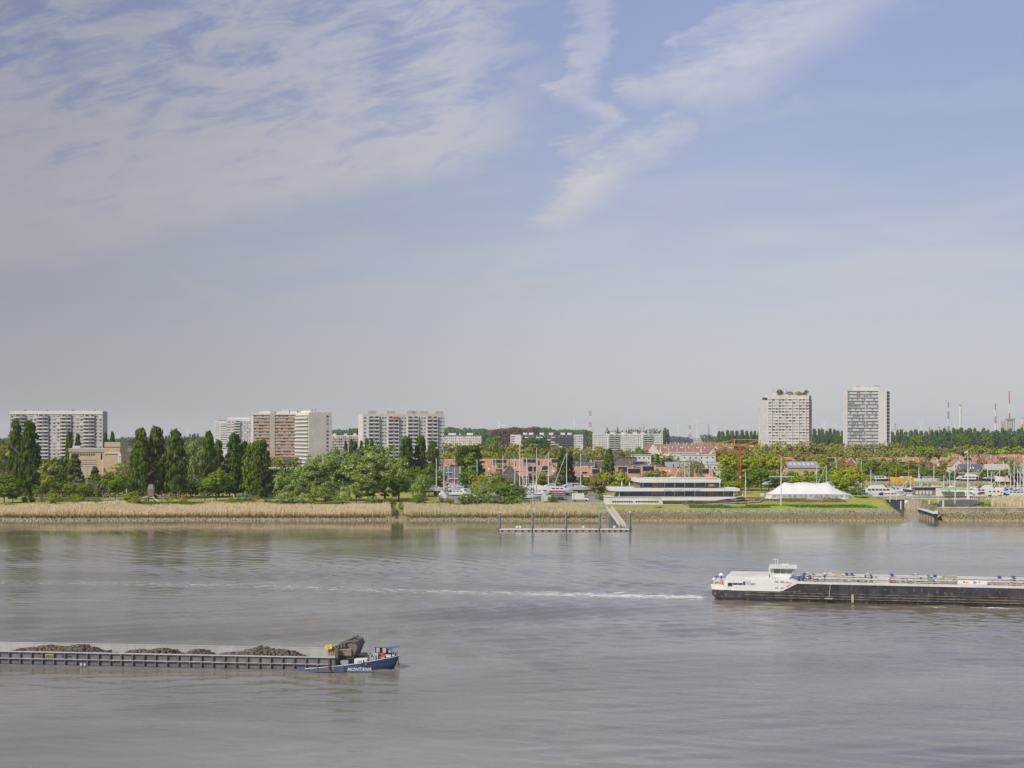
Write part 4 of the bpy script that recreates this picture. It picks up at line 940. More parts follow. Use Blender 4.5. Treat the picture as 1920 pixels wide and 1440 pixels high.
# boatyard side
TB = 'trees around the boatyard and club'
for a in [
 ('poplar',868,838,40,660,'dark'),('poplar',888,837,40,665,'dark'),('poplar',878,850,50,660,'green'),('willow',914,890,46,548,'willow'),('round',880,880,34,600,'green'),('round',897,885,30,590,'lime'),
 ('round',955,900,56,535,'green'),('round',968,915,34,532,'green'),('round',930,880,30,620,'bronze'),('conifer',1055,836,34,660,'conifer'),('conifer',1069,842,24,664,'conifer'),
 ('round',1040,885,22,640,'grey'),('conifer',1142,838,32,655,'conifer'),('round',1155,878,52,590,'lime'),('round',1120,882,30,640,'green'),('conifer',1090,888,18,655,'conifer'),('round',1124,890,38,575,'bronze'),('round',1108,895,24,620,'green'),
 ('round',1178,893,28,590,'green'),('round',1186,905,20,575,'lime'),('round',942,868,22,780,'lime'),('round',988,866,24,770,'lime'),('round',1010,880,26,660,'lime'),('round',930,866,16,760,'olive'),
 ('round',1232,880,42,650,'green'),('round',1210,893,24,620,'green'),('round',1270,884,44,640,'olive'),('round',1300,890,36,640,'green'),('round',1250,890,30,630,'green'),('round',1325,892,36,640,'green'),('round',1347,895,26,620,'lime'),('sparse',1310,862,30,650,'grey'),
 ('round',1207,836,46,1000,'green'),('round',1230,848,36,950,'lime'),('round',1250,850,26,930,'green'),('round',1185,844,26,1050,'olive'),('conifer',1222,852,18,920,'conifer'),('conifer',1233,850,16,920,'conifer'),('round',1251,857,20,900,'purple'),('round',1295,858,32,870,'olive'),('round',1280,850,20,930,'lime'),('round',1310,846,24,1050,'green'),
 ('round',1358,845,34,850,'dark'),('round',1383,846,78,668,'lime'),('round',1366,872,36,630,'green'),('round',1404,872,46,660,'green'),('round',1442,848,56,670,'lime'),('round',1428,870,40,640,'green'),('willow',1425,838,34,760,'willow'),('willow',1448,848,20,790,'willow'),('round',1375,900,36,600,'lime'),('round',1456,880,38,650,'green'),
 ('round',1510,842,36,800,'bronze'),('round',1534,846,36,780,'lime'),('round',1475,856,26,800,'bronze'),('round',1494,855,22,820,'olive'),('round',1572,860,34,740,'olive'),('round',1588,868,62,600,'lime'),('round',1575,890,40,590,'lime'),('round',1605,912,40,560,'green'),('bush',1620,930,22,552,'dark'),
 ('round',1628,852,36,760,'green'),('round',1645,862,18,800,'purple'),('round',1690,857,58,800,'green'),('round',1668,866,40,790,'green'),('round',1655,878,34,760,'green'),('round',1720,870,44,800,'green'),('yellow',0,0,0,0,0)][:-1]:
    tree(*a, grp=TB)
tree('round',1672,877,22,745,'yellow',1,grp=TB); tree('round',1706,879,22,745,'yellow',1,grp=TB)
for px, yt, w, lm in ((1483,884,22,'green'),(1492,886,20,'green'),(1511,883,15,'green'),(1523,884,15,'green'),(1537,883,14,'dark'),(1546,885,14,'green'),(1557,882,16,'green')):
    tree('poplar', px, yt, w, 715, lm, 1, f"{CW[lm]} clipped columnar tree in front of the zinc-roofed shed", 'row of clipped trees by the shed')
# tall hedge of trees behind the boats at the right
x = 1640
while x < 1925:
    w = tr.uniform(18, 26); tree('round', x, tr.uniform(877, 886), w*1.25, 742+tr.uniform(-5, 5), tr.choice(('green', 'dark', 'green')), 1, 'dense green hedge tree', 'hedge of trees behind the laid-up boats'); x += w*.62
tree('round',1880,856,22,960,'bronze',1,grp=TB); tree('round',1918,862,26,720,'olive',1,grp=TB); tree('round',1905,885,24,700,'purple',1,grp=TB); tree('round',1738,864,22,960,'olive',1,grp=TB); tree('round',1755,872,30,900,'olive',1,grp=TB)
tree('sparse',1735,850,16,1000,'grey',1,grp=TB); tree('round',1812,856,16,1010,'dark',1,grp=TB); tree('round',1838,852,26,1150,'grey',1,grp=TB)
for i, px in enumerate((846, 905, 917, 947, 963, 984, 1003, 1016, 1033, 1085, 1103, 1131, 1183, 1226, 1240, 1263, 1288, 1305, 1331)):
    tree('round', px, 868+(i*7 % 9), 17+(i*5 % 9), 742+(i*13 % 30), ('lime', 'green', 'olive', 'green')[i % 4], 1, None, TB)
for i, px in enumerate((1503, 1521, 1547, 1561, 1578, 1602, 1618, 1652, 1706, 1729, 1747, 1768, 1783, 1806, 1843, 1860, 1893, 1910)):
    tree('round', px, 856+(i*7 % 12), 14+(i*5 % 9), 960-(i*37 % 60), ('green', 'olive', 'lime', 'dark', 'bronze')[i % 5], 1, None, TB)
# bushes near the water
BB = 'bushes near the bank'
for px, yt, w, Y, lm in ((104,921,26,530,'lime'),(143,923,28,531,'lime'),(100,912,20,536,'green'),(180,936,8,528,'green'),(248,919,34,530,'lime'),(45,929,12,548,'green'),(60,930,14,548,'green'),(80,931,16,548,'green'),(275,925,12,548,'green'),(345,932,16,545,'lime'),(318,930,14,548,'lime'),
   (458,921,28,540,'pale'),(433,930,14,540,'lime'),(478,928,18,545,'bronze'),(447,932,12,540,'green'),(342,929,10,542,'yellow'),(500,935,24,532,'green'),(535,918,40,532,'willow'),(575,922,44,533,'willow'),(640,925,40,533,'willow'),(700,928,26,530,'willow'),(728,930,20,528,'green'),(752,938,12,522,'green'),(742,952,12,512,'green'),
   (785,922,34,531,'green'),(812,938,20,527,'lime'),(838,930,9,530,'lime'),(846,933,14,532,'lime'),(874,922,34,531,'green'),(896,920,34,532,'green'),(922,925,40,530,'green'),(940,928,34,530,'grey'),(965,925,44,529,'green'),(988,935,20,528,'green'),
   (1234,951,22,516,'green'),(1286,953,12,516,'green'),(1343,951,20,517,'olive'),(1327,954,14,516,'olive'),(1433,949,12,519,'lime'),(1541,945,28,519,'willow'),(1560,950,14,517,'green'),(1592,962,40,508,'green'),(1587,951,8,519,'lime'),(1660,947,14,524,'dark'),(1665,955,10,518,'dark'),
   (1150,925,30,560,'lime'),(1130,925,26,562,'green'),(1095,918,18,600,'green'),(1832,933,16,562,'dark'),(1908,936,34,560,'green'),(1925,930,30,555,'lime'),(1890,945,30,550,'green')):
    tree('bush', px, yt, w, Y, lm, 1 if w < 20 else 0, None, BB)
# plane-tree avenue
def avenue(x0, x1, ytop, Y, wp, lms, lab, grp, kind='round', lod=1, dyt=2.0, step=.62, seed=0):
    q = random.Random(seed); x = x0
    while x < x1:
        w = wp*q.uniform(.8, 1.25); tree(kind, x, ytop+q.uniform(-dyt, dyt), w, Y+q.uniform(-12, 12), q.choice(lms), lod, lab, grp); x += w*step
PL = 'avenue of plane trees'
avenue(1436, 1690, 829, 1150, 24, ['olive'], 'rounded olive-green plane tree at the foot of the twin towers', PL, seed=1)
avenue(1690, 1930, 836, 1130, 26, ['olive', 'olive', 'lime'], 'rounded olive-green plane tree above the terracotta roofs', PL, seed=2, dyt=3)
avenue(1560, 1700, 842, 1080, 22, ['olive'], 'rounded olive-green plane tree above the terracotta roofs', PL, seed=3)
avenue(838, 1000, 831, 1000, 26, ['olive'], 'rounded olive-green plane tree right of the white balcony slab', PL, seed=4, dyt=3)
avenue(845, 1000, 846, 940, 26, ['olive', 'lime'], 'rounded olive-green plane tree right of the white balcony slab', PL, seed=5, dyt=3)
avenue(1010, 1135, 837, 1000, 26, ['olive'], 'rounded olive-green plane tree below the long dark slab', PL, seed=6, dyt=3)
avenue(1015, 1125, 852, 950, 24, ['olive', 'grey'], 'rounded olive-green plane tree below the long dark slab', PL, seed=7, dyt=2)
avenue(1130, 1210, 842, 1150, 24, ['olive', 'grey'], 'rounded olive-green plane tree below the long white block', PL, seed=8)
avenue(1345, 1440, 838, 1150, 26, ['olive', 'grey'], 'olive-green tree behind the crane masts', PL, seed=9, dyt=3)
avenue(1455, 1500, 843, 1050, 22, ['olive'], 'rounded olive-green plane tree above the terracotta roofs', PL, seed=10)
avenue(490, 560, 855, 1020, 20, ['olive', 'grey'], 'pale olive tree at the foot of the brown slab block', PL, seed=12)
avenue(-10, 40, 838, 900, 28, ['olive'], 'olive-green tree left of the first poplars', PL, seed=13); avenue(62, 130, 858, 900, 26, ['olive', 'green'], 'tree at the foot of the long white slab block', PL, seed=14)
tree('round', 1001, 815, 62, 1300, 'dark', 0, 'great round dark green tree in front of the long low slab', PL); tree('round', 1018, 828, 40, 1260, 'dark', 0, 'lower right shoulder tree beside the great round dark tree', PL)
tree('round', 925, 817, 34, 1400, 'green', 1, 'round green tree right of the cream block', PL); tree('round', 1050, 820, 50, 1500, 'olive', 1, None, PL) if 0 else None
# far poplar rows
PR = 'distant rows of poplars'
avenue(1348, 1430, 808.5, 2000, 10.5, ['far'], 'distant dark poplar left of the garden-roofed tower', PR, 'poplar', 1, 1.5, .75, 21)
avenue(1527, 1590, 807.5, 2000, 10, ['far'], 'distant dark poplar between the two right-hand towers', PR, 'poplar', 1, 3, .7, 22)
avenue(1672, 1760, 808, 1900, 12, ['far'], 'distant dark poplar right of the towers', PR, 'poplar', 1, 2.5, .75, 23)
avenue(1755, 1930, 806, 1800, 13, ['far'], 'distant dark poplar below the red and white chimneys', PR, 'poplar', 1, 4, .6, 24)
avenue(1765, 1930, 814, 1700, 16, ['far', 'far', 'green'], 'lower dark tree in front of the distant poplars', PR, 'round', 1, 3, .6, 25)
tree('round', 1719, 815, 30, 1500, 'green', 1, 'round bright green tree in front of the distant poplars', PR)
avenue(1140, 1250, 804.5, 2300, 9, ['far'], 'distant dark tree behind the long white block', PR, 'round', 2, 2, .7, 26); tree('poplar', 1247, 803.5, 9, 2250, 'far', 1, None, PR); tree('poplar', 1252, 806, 8, 2260, 'far', 1, None, PR)
avenue(340, 420, 820, 2000, 8, ['far'], 'small distant tree left of the apartment towers', PR, 'round', 2, 2, .7, 27); avenue(300, 352, 818, 1900, 9, ['far'], 'small distant tree left of the apartment towers', PR, 'poplar', 2, 2, .7, 28)
avenue(356, 376, 814, 2100, 6, ['far'], 'small distant tree left of the apartment towers', PR, 'poplar', 2, 1, .8, 29)
farwood('distant_wood', 618, 1125, 804.5, 2500, M['lf_far'], 'wooded green ridge on the skyline in the middle', 16000, 200, 5.0, taper=[(1060, 1), (1110, .95), (1125, .3)])
farwood('distant_wood', 918, 1012, 803.5, 2440, M['lf_farb'], 'brownish leafless wood on the skyline behind the wind turbine', 5000, 30, 4.2)
farwood('distant_wood', 225, 262, 820.5, 4200, M['lf_fard'], 'hazy dark wood on the horizon left of the poplars', 900, 60, 8)
farwood('distant_wood', 1215, 1300, 819.5, 5200, M['lf_fard'], 'hazy blue wood on the far river bend', 1500, 100, 9, taper=[(1215, .6), (1235, 1), (1290, 1), (1302, .3)])
farwood('distant_wood', -60, 340, 823.5, 3000, M['lf_far'], 'low dark wood along the left horizon', 9000, 150, 5)
farwood('distant_wood', 300, 620, 821.5, 3000, M['lf_far'], 'low dark wood on the horizon behind the towers', 8000, 150, 5)
farwood('distant_wood', 1320, 2000, 818.5, 3200, M['lf_far'], 'low dark wood on the horizon behind the right-hand towers', 12000, 150, 5)
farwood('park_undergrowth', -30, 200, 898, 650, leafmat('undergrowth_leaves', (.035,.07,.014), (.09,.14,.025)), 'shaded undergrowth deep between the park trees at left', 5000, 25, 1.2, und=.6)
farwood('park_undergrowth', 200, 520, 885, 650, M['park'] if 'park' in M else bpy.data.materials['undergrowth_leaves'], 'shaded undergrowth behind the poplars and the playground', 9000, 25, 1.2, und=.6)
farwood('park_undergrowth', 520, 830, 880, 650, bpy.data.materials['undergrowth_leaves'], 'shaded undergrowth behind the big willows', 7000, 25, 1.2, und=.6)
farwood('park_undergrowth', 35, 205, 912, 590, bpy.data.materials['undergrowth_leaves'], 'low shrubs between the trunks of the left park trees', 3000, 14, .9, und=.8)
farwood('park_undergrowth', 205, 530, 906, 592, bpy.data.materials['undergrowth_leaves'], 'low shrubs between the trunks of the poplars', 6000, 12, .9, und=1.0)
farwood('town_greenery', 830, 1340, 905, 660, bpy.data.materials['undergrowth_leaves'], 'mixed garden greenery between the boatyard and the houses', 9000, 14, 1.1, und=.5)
farwood('town_greenery', 1340, 1640, 895, 700, LM['green'], 'mixed greenery behind the marquee and cranes', 6000, 14, 1.1, und=.5)
# trees on the roof of the tower
def rooftree(dx, h, w, lm, lab):
    Y = 1303; px = 1440+dx/MPP(1300); r = tree('bush', px, PZ and 740-h/MPP(Y), w/MPP(Y), Y, lm, 1, lab, 'roof garden shrubs', z0=4+ROOFG.H-.3); return r
rooftree(11, 5.5, 7.5, 'dark', 'large dark shrub on the left of the tower roof garden'); rooftree(20, 3.6, 8, 'green', 'low green shrub in the middle of the tower roof garden')
rooftree(28.5, 4, 7, 'lime', 'bright green shrub right of the middle of the tower roof garden'); rooftree(35.5, 5, 5.5, 'dark', 'dark shrub at the right corner of the tower roof garden')
farwood('distant_wood', 1945, 2700, 832, 1150, M['lf_far'], 'green wood continuing beyond the right edge behind the houses', 12000, 60, 3.0)
farwood('distant_wood', -800, -50, 832, 1000, M['lf_far'], 'green wood continuing beyond the left edge behind the park', 12000, 60, 3.0)
# ------------------------------------------------------------ lettering
FONTS = {}
def letters(txt, size, mat, parent, loc, rot=(R(90), 0, 0), name='lettering', shear=0.0, ext=.03, space=1.0, bold=0.0):
    cu = bpy.data.curves.new('lettering_curve', 'FONT'); cu.body = txt; cu.size = size; cu.extrude = ext; cu.shear = shear; cu.space_character = space; cu.offset = bold
    cu.resolution_u = 3
    t = bpy.data.objects.new('tmp_text', cu); COL.objects.link(t)
    bpy.context.view_layer.update()
    me = bpy.data.meshes.new_from_object(t.evaluated_get(bpy.context.evaluated_depsgraph_get()))
    bpy.data.objects.remove(t); bpy.data.curves.remove(cu)
    me.materials.clear(); me.materials.append(mat)
    o = link(name, me, parent, loc); o.rotation_euler = rot; return o

# ------------------------------------------------------------ yacht club
Y = 532; s_ = MPP(Y)
def cx(px): return (px-1140)*s_
def cz(py): return PZ(py, Y)-4
c = root('yacht_club', (PX(1140, Y), Y, 4)); tag(c, 'long white two-storey yacht club like a ship, with strip windows and a row of portholes', 'club building')
D = 13
MB().prism([(cx(1136), cz(946.5)), (cx(1243), cz(946.5)), (cx(1239.5), cz(933)), (cx(1136), cz(931.5))], 'y', -1.2, D).build('porthole_wall', M['whitewall'], c)
pm = MB(); pm.tube((0, -.06, 0), (0, .02, 0), .40, n=14, mi=0); pm.tube((0, -.09, 0), (0, -.065, 0), .50, .50, 14, 1); pm2 = MB(); pm2.tube((0, -.12, 0), (0, 0, 0), .36, n=14)
pme = pm2.mesh('porthole', M['glass'])
for px in [1149+4.4*i for i in range(9)]+[1192.5+4.4*i for i in range(10)]: link('porthole', pme, c, (cx(px), -1.21, cz(940.2)))
MB().box(cx(1240), cx(1378), .3, D, .0, cz(938)-.02).build('basement', M['concrete'], c)
MB().prism([(cx(1239), cz(933)), (cx(1384), cz(932)), (cx(1340), cz(938.2)), (cx(1241), cz(938.2))], 'y', -1.4, D).build('lower_deck', M['white'], c)
MB().prism([(cx(1134), cz(931.6)), (cx(1239), cz(933)), (cx(1384), cz(932)), (cx(1384), cz(931.4)), (cx(1134), cz(931.0))], 'y', -1.4, D).build('terrace_floor', M['pale'], c)
MB().box(cx(1158), cx(1376), 1.2, D-.5, cz(931.4), cz(921)).build('ground_storey', M['dgrey'], c)
MB().box(cx(1192), cx(1348), 1.2, D-.5, cz(915), cz(905)).build('upper_storey', M['dgrey'], c)
MB().prism([(cx(1139.5), cz(914.4)), (cx(1386), cz(915.6)), (cx(1386), cz(920.6)), (cx(1156), cz(921)), (cx(1141), cz(919.8))], 'y', -1.6, D+.5).build('middle_deck', M['white'], c)
MB().prism([(cx(1189), cz(897.2)), (cx(1351), cz(898.2)), (cx(1351), cz(904.6)), (cx(1200), cz(904.8)), (cx(1189), cz(903))], 'y', -1.0, D+.2).build('roof', M['white'], c)
MB().box(cx(1191), cx(1350), -.6, D, cz(897.2), cz(897.2)+.12).build('roof_surface', M['pale'], c)
def clubwin(x0, x1, z0, z1, y=1.0):
    w = MB().box(cx(x0), cx(x1), y, y+.15, cz(z0), cz(z1)).build('window', M['clubglass'], c)
    MB().box(cx(x0)-.06, cx(x0)+.06, y-.08, y, cz(z0), cz(z1)).box(cx(x1)-.06, cx(x1)+.06, y-.08, y, cz(z0), cz(z1)).box(cx(x0), cx(x1), y-.05, y, cz(z0), cz(z0)+.12).build('window_frame', M['white'], w)
M['clubglass'] = mat('club_glass', (.07,.10,.13), .06, .3, .25, spec=.8)
for a, b in ((1159,1167),(1167,1186),(1186,1204),(1204,1223),(1241,1246),(1247,1265),(1266,1284),(1285,1303),(1304,1323),(1345,1357),(1358,1377)): clubwin(a, b, 931.2, 921.3)
for a, b in ((1201,1205),(1206,1224),(1242,1246),(1247,1265),(1266,1284),(1285,1303),(1304,1323),(1344,1349)): clubwin(a, b, 914.6, 905)
for a, b in ((1223.5,1240),(1325,1344)):
    for z0, z1 in ((931.2, 921.2), (914.8, 905)): MB().box(cx(a), cx(b), .7, 1.15, cz(z0), cz(z1)).build('timber_cladding', M['wood'], c)
MB().box(cx(1189.5), cx(1200), -.2, 1.0, cz(914.6), cz(904.9)).build('timber_cladding', M['wood'], c)
em = MB().box(cx(1326.5), cx(1341), .62, .69, cz(913), cz(906.4)).build('emblem', M['wood'], c)
MB().add([(cx(1327.5), .58, cz(913)), (cx(1333.5), .58, cz(909.7)), (cx(1327.5), .58, cz(906.5))], [(0, 1, 2)]).add([(cx(1327.5), .585, cz(913)), (cx(1334.5), .585, cz(909.7)), (cx(1327.5), .585, cz(906.5))], [(0, 1, 2)]).build('red_field', M['red'], em)
MB().add([(cx(1327.8), .55, cz(909.8)), (cx(1333.8), .55, cz(912.3)), (cx(1340.8), .55, cz(909.8)), (cx(1333.8), .55, cz(907.2))], [(0, 1, 2, 3)]).build('white_lozenge', M['white'], em)
letters('ROYAL YACHT CLUB BELGIË', .78, M['sign_grey'] if 'sign_grey' in M else M['grey'], c, (cx(1244), -1.66, cz(920.2)), space=1.42)
rl = MB()
for i in range(24): x = cx(1152)+i*.38*1; 
for i in range(18): x = cx(1142)+i*.55; rl.tube((x, -1.3, cz(914.4)), (x, -1.3, cz(914.4)+.9), .03, n=4)
rl.tube((cx(1142), -1.3, cz(914.4)+.9), (cx(1142)+9.4, -1.3, cz(914.4)+.9), .035, n=4)
rl.build('terrace_railing', M['alu'], c)
MB().prism([(cx(1258), cz(897)), (cx(1264), cz(894.4)), (cx(1272), cz(895.4)), (cx(1281), cz(897))], 'y', 4, 8).build('roof_skylight', M['canvas'], c)
MB().box(cx(1197), cx(1204), 4, 7, cz(897), cz(895)).build('roof_unit', M['grey'], c)
for px in (1149, 1160): MB().box(cx(px), cx(px)+.25, -.8, -.55, cz(931.3), cz(921)).build('column', M['white'], c)
MB().box(cx(1374.6), cx(1375.4), -1.1, -.8, cz(931.3), cz(920.8)).build('column', M['white'], c)
# ramp and boardwalk
r = root('boardwalk', (PX(1385, 533), 533, 4)); tag(r, 'raised boardwalk with handrail climbing from the lawn past the slope towards the marquee', 'walkway')
def bx_(px, py, yy=533): return (PX(px, yy)-PX(1385, 533), yy-533, PZ(py, yy)-4)
pts = [(1320,945.5,530),(1345,944.2,530),(1370,942.8,530),(1400,941,530),(1424,940,530),(1433,934.8,537)]
dk = MB(); hr_ = MB(); ps = MB()
for (a, b_, y0), (c_, d, y1) in zip(pts[:-1], pts[1:]):
    p = Vector(bx_(a, b_, y0)); q = Vector(bx_(c_, d, y1))
    dk.add([p+Vector((0,-.7,-.15)), q+Vector((0,-.7,-.15)), q+Vector((0,.7,-.15)), p+Vector((0,.7,-.15)), p+Vector((0,-.7,.1)), q+Vector((0,-.7,.1)), q+Vector((0,.7,.1)), p+Vector((0,.7,.1))], [(0,3,2,1),(4,5,6,7),(0,1,5,4),(1,2,6,5),(2,3,7,6),(3,0,4,7)])
    hr_.tube(p+Vector((0,.65,1)), q+Vector((0,.65,1)), .04, n=4)
    n = 3
    for i in range(n+1):
        u_ = p.lerp(q, i/n); hr_.tube(u_+Vector((0,.65,0)), u_+Vector((0,.65,1)), .035, n=4); ps.box(u_.x-.09, u_.x+.09, -.5+u_.y, -.3+u_.y, max(u_.z-1.6, -.4), u_.z-.15)
dk.build('deck', M['deck'], r); hr_.build('handrail', M['grey'], r); ps.build('post', M['timber'], r)
r = root('terrace_deck', (PX(1378, 540), 540, 5.5)); tag(r, 'long raised timber terrace with a brown hedge-like screen between the club and the marquee', 'terrace')
w = PX(1446, 540)-PX(1378, 540)
MB().box(0, w, 0, 8, -.25, 0).build('deck', M['white'], r); MB().box(.5, w-2.6, .2, .5, 0, .75).build('screen', mat('corten_planter', (.22,.11,.07), .8, .2), r)
pp = MB()
for i in range(9): pp.box(i*w/8-.1, i*w/8+.1, .2, .4, -1.8, -.25)
pp.build('post', M['timber'], r)
# marquee
Y = 545; s_ = MPP(Y); r = root('marquee', (PX(1447, Y), Y, 5.55)); tag(r, 'large white marquee with swept pointed roof and clear side panels on the grassy mound', 'marquee')
W_ = (1593-1447)*s_; HE = PZ(926, Y)-5.5; Dm = 12
xsm = [0, .055*W_, .125*W_, .2*W_, .30*W_, .38*W_, .49*W_, .60*W_, .69*W_, .76*W_, .80*W_, .86*W_, .93*W_, W_]
tops = [0, 1.15, 2.7, 4.35, 3.85, 4.25, 4.3, 3.85, 4.0, 4.4, 3.5, 2.0, .95, 0]
rows_ = []
for k, f in enumerate((0, .2, .5, .8, 1)):
    e = {0: 0, .2: .58, .5: 1, .8: .58, 1: 0}[f]
    rows_.append([(x, Dm*f, HE+t*e*(1 if 0 < f < 1 else 0)) for x, t in zip(xsm, tops)])
mb = MB(); n = len(xsm); vs = [p for rw in rows_ for p in rw]; fs = [(j*n+i, j*n+i+1, (j+1)*n+i+1, (j+1)*n+i) for j in range(4) for i in range(n-1)]
mb.add(vs, fs).build('canvas_roof', M['canvas'], r, smooth=True)
MB().box(0, W_, -.05, 0, HE-.35, HE).box(-.05, 0, 0, Dm, HE-.35, HE).build('valance', M['canvas'], r)
M['film'] = mat('clear_film', (.32,.33,.38), .15, .35, .8, spec=.6)
for i in range(15):
    x = i*W_/15; MB().box(x+.14, x+W_/15-.14, .02, .06, .35, HE-.4).build('window_panel', M['film'], r); MB().box(x-.10, x+.10, -.04, .08, 0, HE-.3).build('post', M['white'], r)
MB().box(0, W_, 0, .1, 0, .3).box(0, W_, .3, Dm-.1, .02, HE-.5).build('side_wall', M['canvas'], r)
MB().box(-1, W_-2, -3.0, Dm, -.3, 0).build('floor_deck', M['white'], r)
gl = MB()
for x, d in ((W_+.1, 2.6), (W_-2.5, 1.2), (W_-.1, 1.6)): gl.tube((x, -.1, HE), (x+d, -2.2 if d < 2 else 0, -.4), .06, n=4)
gl.build('guy_rope', M['white'], r)
bt = MB()
for k in range(5): bt.box(W_*.52+k*1.5, W_*.52+k*1.5+1.25, -2.5, -1.7, .55, .65); bt.box(W_*.52+k*1.5+.1, W_*.52+k*1.5+.2, -2.4, -1.8, 0, .55)
o = bt.build('terrace_tables', M['wood']); o.location = r.location; tag(o, 'row of brown wooden tables in front of the marquee', 'tables')
# parasols
def parasol(px, py, h, Y, z, lab, x=None):
    r = root('closed_parasol', (PX(px, Y), Y, z)); tag(r, lab, 'parasol', 'closed white parasols')
    MB().tube((0, 0, 0), (0, 0, h), .04).tube((0, 0, 0), (0, 0, .12), .35).build('pole', M['alu'], r)
    MB().tube((0, 0, h*.32), (0, 0, h*.6), .17, .30, 8).tube((0, 0, h*.6), (0, 0, h*1.02), .30, .05, 8).build('canopy', M['canvas'], r)
zt = 4+cz(914.4)
parasol(1166, 0, 3.0, 536, zt, 'tall closed white parasol on the upper terrace of the yacht club, left one'); parasol(1180.5, 0, 2.5, 536, zt, 'shorter closed white parasol on the upper terrace of the yacht club')
parasol(1392.5, 0, 2.2, 542, 5.5, 'closed white parasol standing just right of the yacht club'); parasol(1427.5, 0, 2.4, 542, 5.5, 'closed white parasol near the left end of the marquee'); parasol(1431, 0, 2.4, 543.5, 5.5, 'closed white parasol nearest to the left corner of the marquee')
# signal masts
def sigmast(px, ybase, ytop, yyard, half, Y, z, lab, flag=None):
    r = root('signal_mast', (PX(px, Y), Y, z)); tag(r, lab, 'flag mast')
    H = PZ(ytop, Y)-z; hy = PZ(yyard, Y)-z; hw = half*MPP(Y)
    MB().tube((0, 0, 0), (0, 0, hy+1.5), .24, .2, 8).tube((0, 0, hy+1.5), (0, 0, H), .16, .08, 8).build('mast', M['mastw'], r)
    MB().tube((-hw, 0, hy), (hw, 0, hy), .13, n=6).build('yard', M['mastw'], r)
    MB().tube((0, 0, hy-.6), (-hw*.42 if flag else hw*.35, 0, hy+5.6 if flag else hy+4), .07, n=5).build('gaff', M['mastw'], r)
    MB().tube((-hw, 0, hy), (0, 0, hy-6), .02, n=3).tube((hw, 0, hy), (0, 0, hy-6), .02, n=3).tube((-hw, 0, hy), (0, 0, H-.5), .02, n=3).tube((hw, 0, hy), (0, 0, H-.5), .02, n=3).build('stay', M['grey'], r)
    return r, H, hy
r, H, hy = sigmast(1464.5, 951, 855, 894, 23, 518, gz(PX(1464.5, 518), 518), 'tall white signal mast with crossed yard standing on the grass in front of the marquee')
MB().add([(0,0,H+.1),(-1.1,0,H-.1),(-1.1,0,H-.9),(0,0,H-.9),(0,0.05,H+.1)], [(0,1,2,3)]).build('pennant', M['red'], r)
r, H, hy = sigmast(1814.8, 942, 842, 887, 17.5, 545, gz(PX(1815, 545), 545)+.05, 'white signal mast flying a red and white flag, standing on a tapered foot')
MB().tube((0, 0, 0), (0, 0, 3.6), .75, .25, 4).build('foot', M['white'], r)
fg = MB(); w = 1.3
for k, m_ in ((0, 0), (1, 1), (2, 0)): fg.quad((-.08, 0, H-.4-k*.42), (-w, .25, H-.8-k*.42), (-w, .25, H-1.22-k*.42), (-.08, 0, H-.82-k*.42), m_)
fg.build('flag', [M['red'], M['white']], r)
MB().ball((-1.75, 0, hy+.55), .3, .3, .45, 8, 5).build('signal_shape', M['red'], r)
MB().box(-2.2, -1.3, -.5, -.45, .1, 1.3).build('notice_board', M['lblue'], r)
# pontoon
Y = 440; s_ = MPP(Y); r = root('pontoon', (PX(935, Y), Y, 0)); tag(r, 'long floating concrete landing stage moored between five dark piles on the river', 'pontoon')
L_ = (1181-935)*s_
fl = MB(); dk = MB()
segp = [937, 996.5, 1000, 1060, 1063.5, 1122, 1126, 1179]
for a, b_ in zip(segp[::2], segp[1::2]):
    x0, x1 = (a-935)*s_, (b_-935)*s_
    MB().box(x0, x1, -1.5, 1.6, -.5, .38).build('float', M['concrete'], r); MB().box(x0-.1, x1+.1, -1.7, 1.8, .38, .62).build('deck', M['pale'], r)
    rb = MB(); n_ = 5
    for i in range(n_): x = x0+.8+(x1-x0-1.6)*i/(n_-1); rb.box(x-.35, x+.35, -1.62, -1.5, -.2, .34)
    rb.build('fender', M['black'], r)
    rr_ = MB()
    for xa, xb in ((x0, x0+1.6), (x1-1.6, x1)):
        for x in (xa, (xa+xb)/2, xb): rr_.tube((x, 1.5, .6), (x, 1.5, 1.6), .03, n=4)
        rr_.tube((xa, 1.5, 1.6), (xb, 1.5, 1.6), .03, n=4); rr_.tube((xa, 1.5, 1.1), (xb, 1.5, 1.1), .025, n=4)
    rr_.build('railing', M['alu'], r)
for px in (967, 973, 1092, 1150): MB().box((px-935)*s_, (px-935)*s_+.7, 1.2, 1.4, .9, 1.5).build('notice_board', M['white'], r)
for px in (1016.5, 1106): MB().tube(((px-935)*s_, 1.2, .6), ((px-935)*s_, 1.2, 1.2), .05).box((px-935)*s_-.25, (px-935)*s_+.25, 1.1, 1.3, 1.0, 1.6).build('lifebuoy_box', M['red'], r)
def pile(px, lab, sign=False, top=962):
    r = root('mooring_pile', (PX(px, 441.5), 441.5, -2)); tag(r, lab, 'pile', 'mooring piles of the pontoon')
    h = PZ(top, 441.5)+2; MB().tube((0, 0, 0), (0, 0, h), .40, n=12).build('shaft', M['pilem'], r); MB().tube((0, 0, h), (0, 0, h+.08), .42, n=12).build('cap', M['grey'], r)
    MB().box(-.62, .62, -.62, .62, 2.2, 2.75).build('guide_collar', M['dgrey'], r)
    if sign:
        b_ = MB().box(-.48, .48, -.50, -.44, h-.1, h+.75).build('sign', M['red'], r); MB().box(-.36, .36, -.53, -.50, h+.02, h+.63).build('sign_face', M['white'], b_); MB().box(-.2, .15, -.55, -.53, h+.2, h+.45).build('sign_symbol', M['dgrey'], b_)
M['pilem'] = mat('pile_steel', (.16,.165,.18), .6, .2, .5, streak=.3)
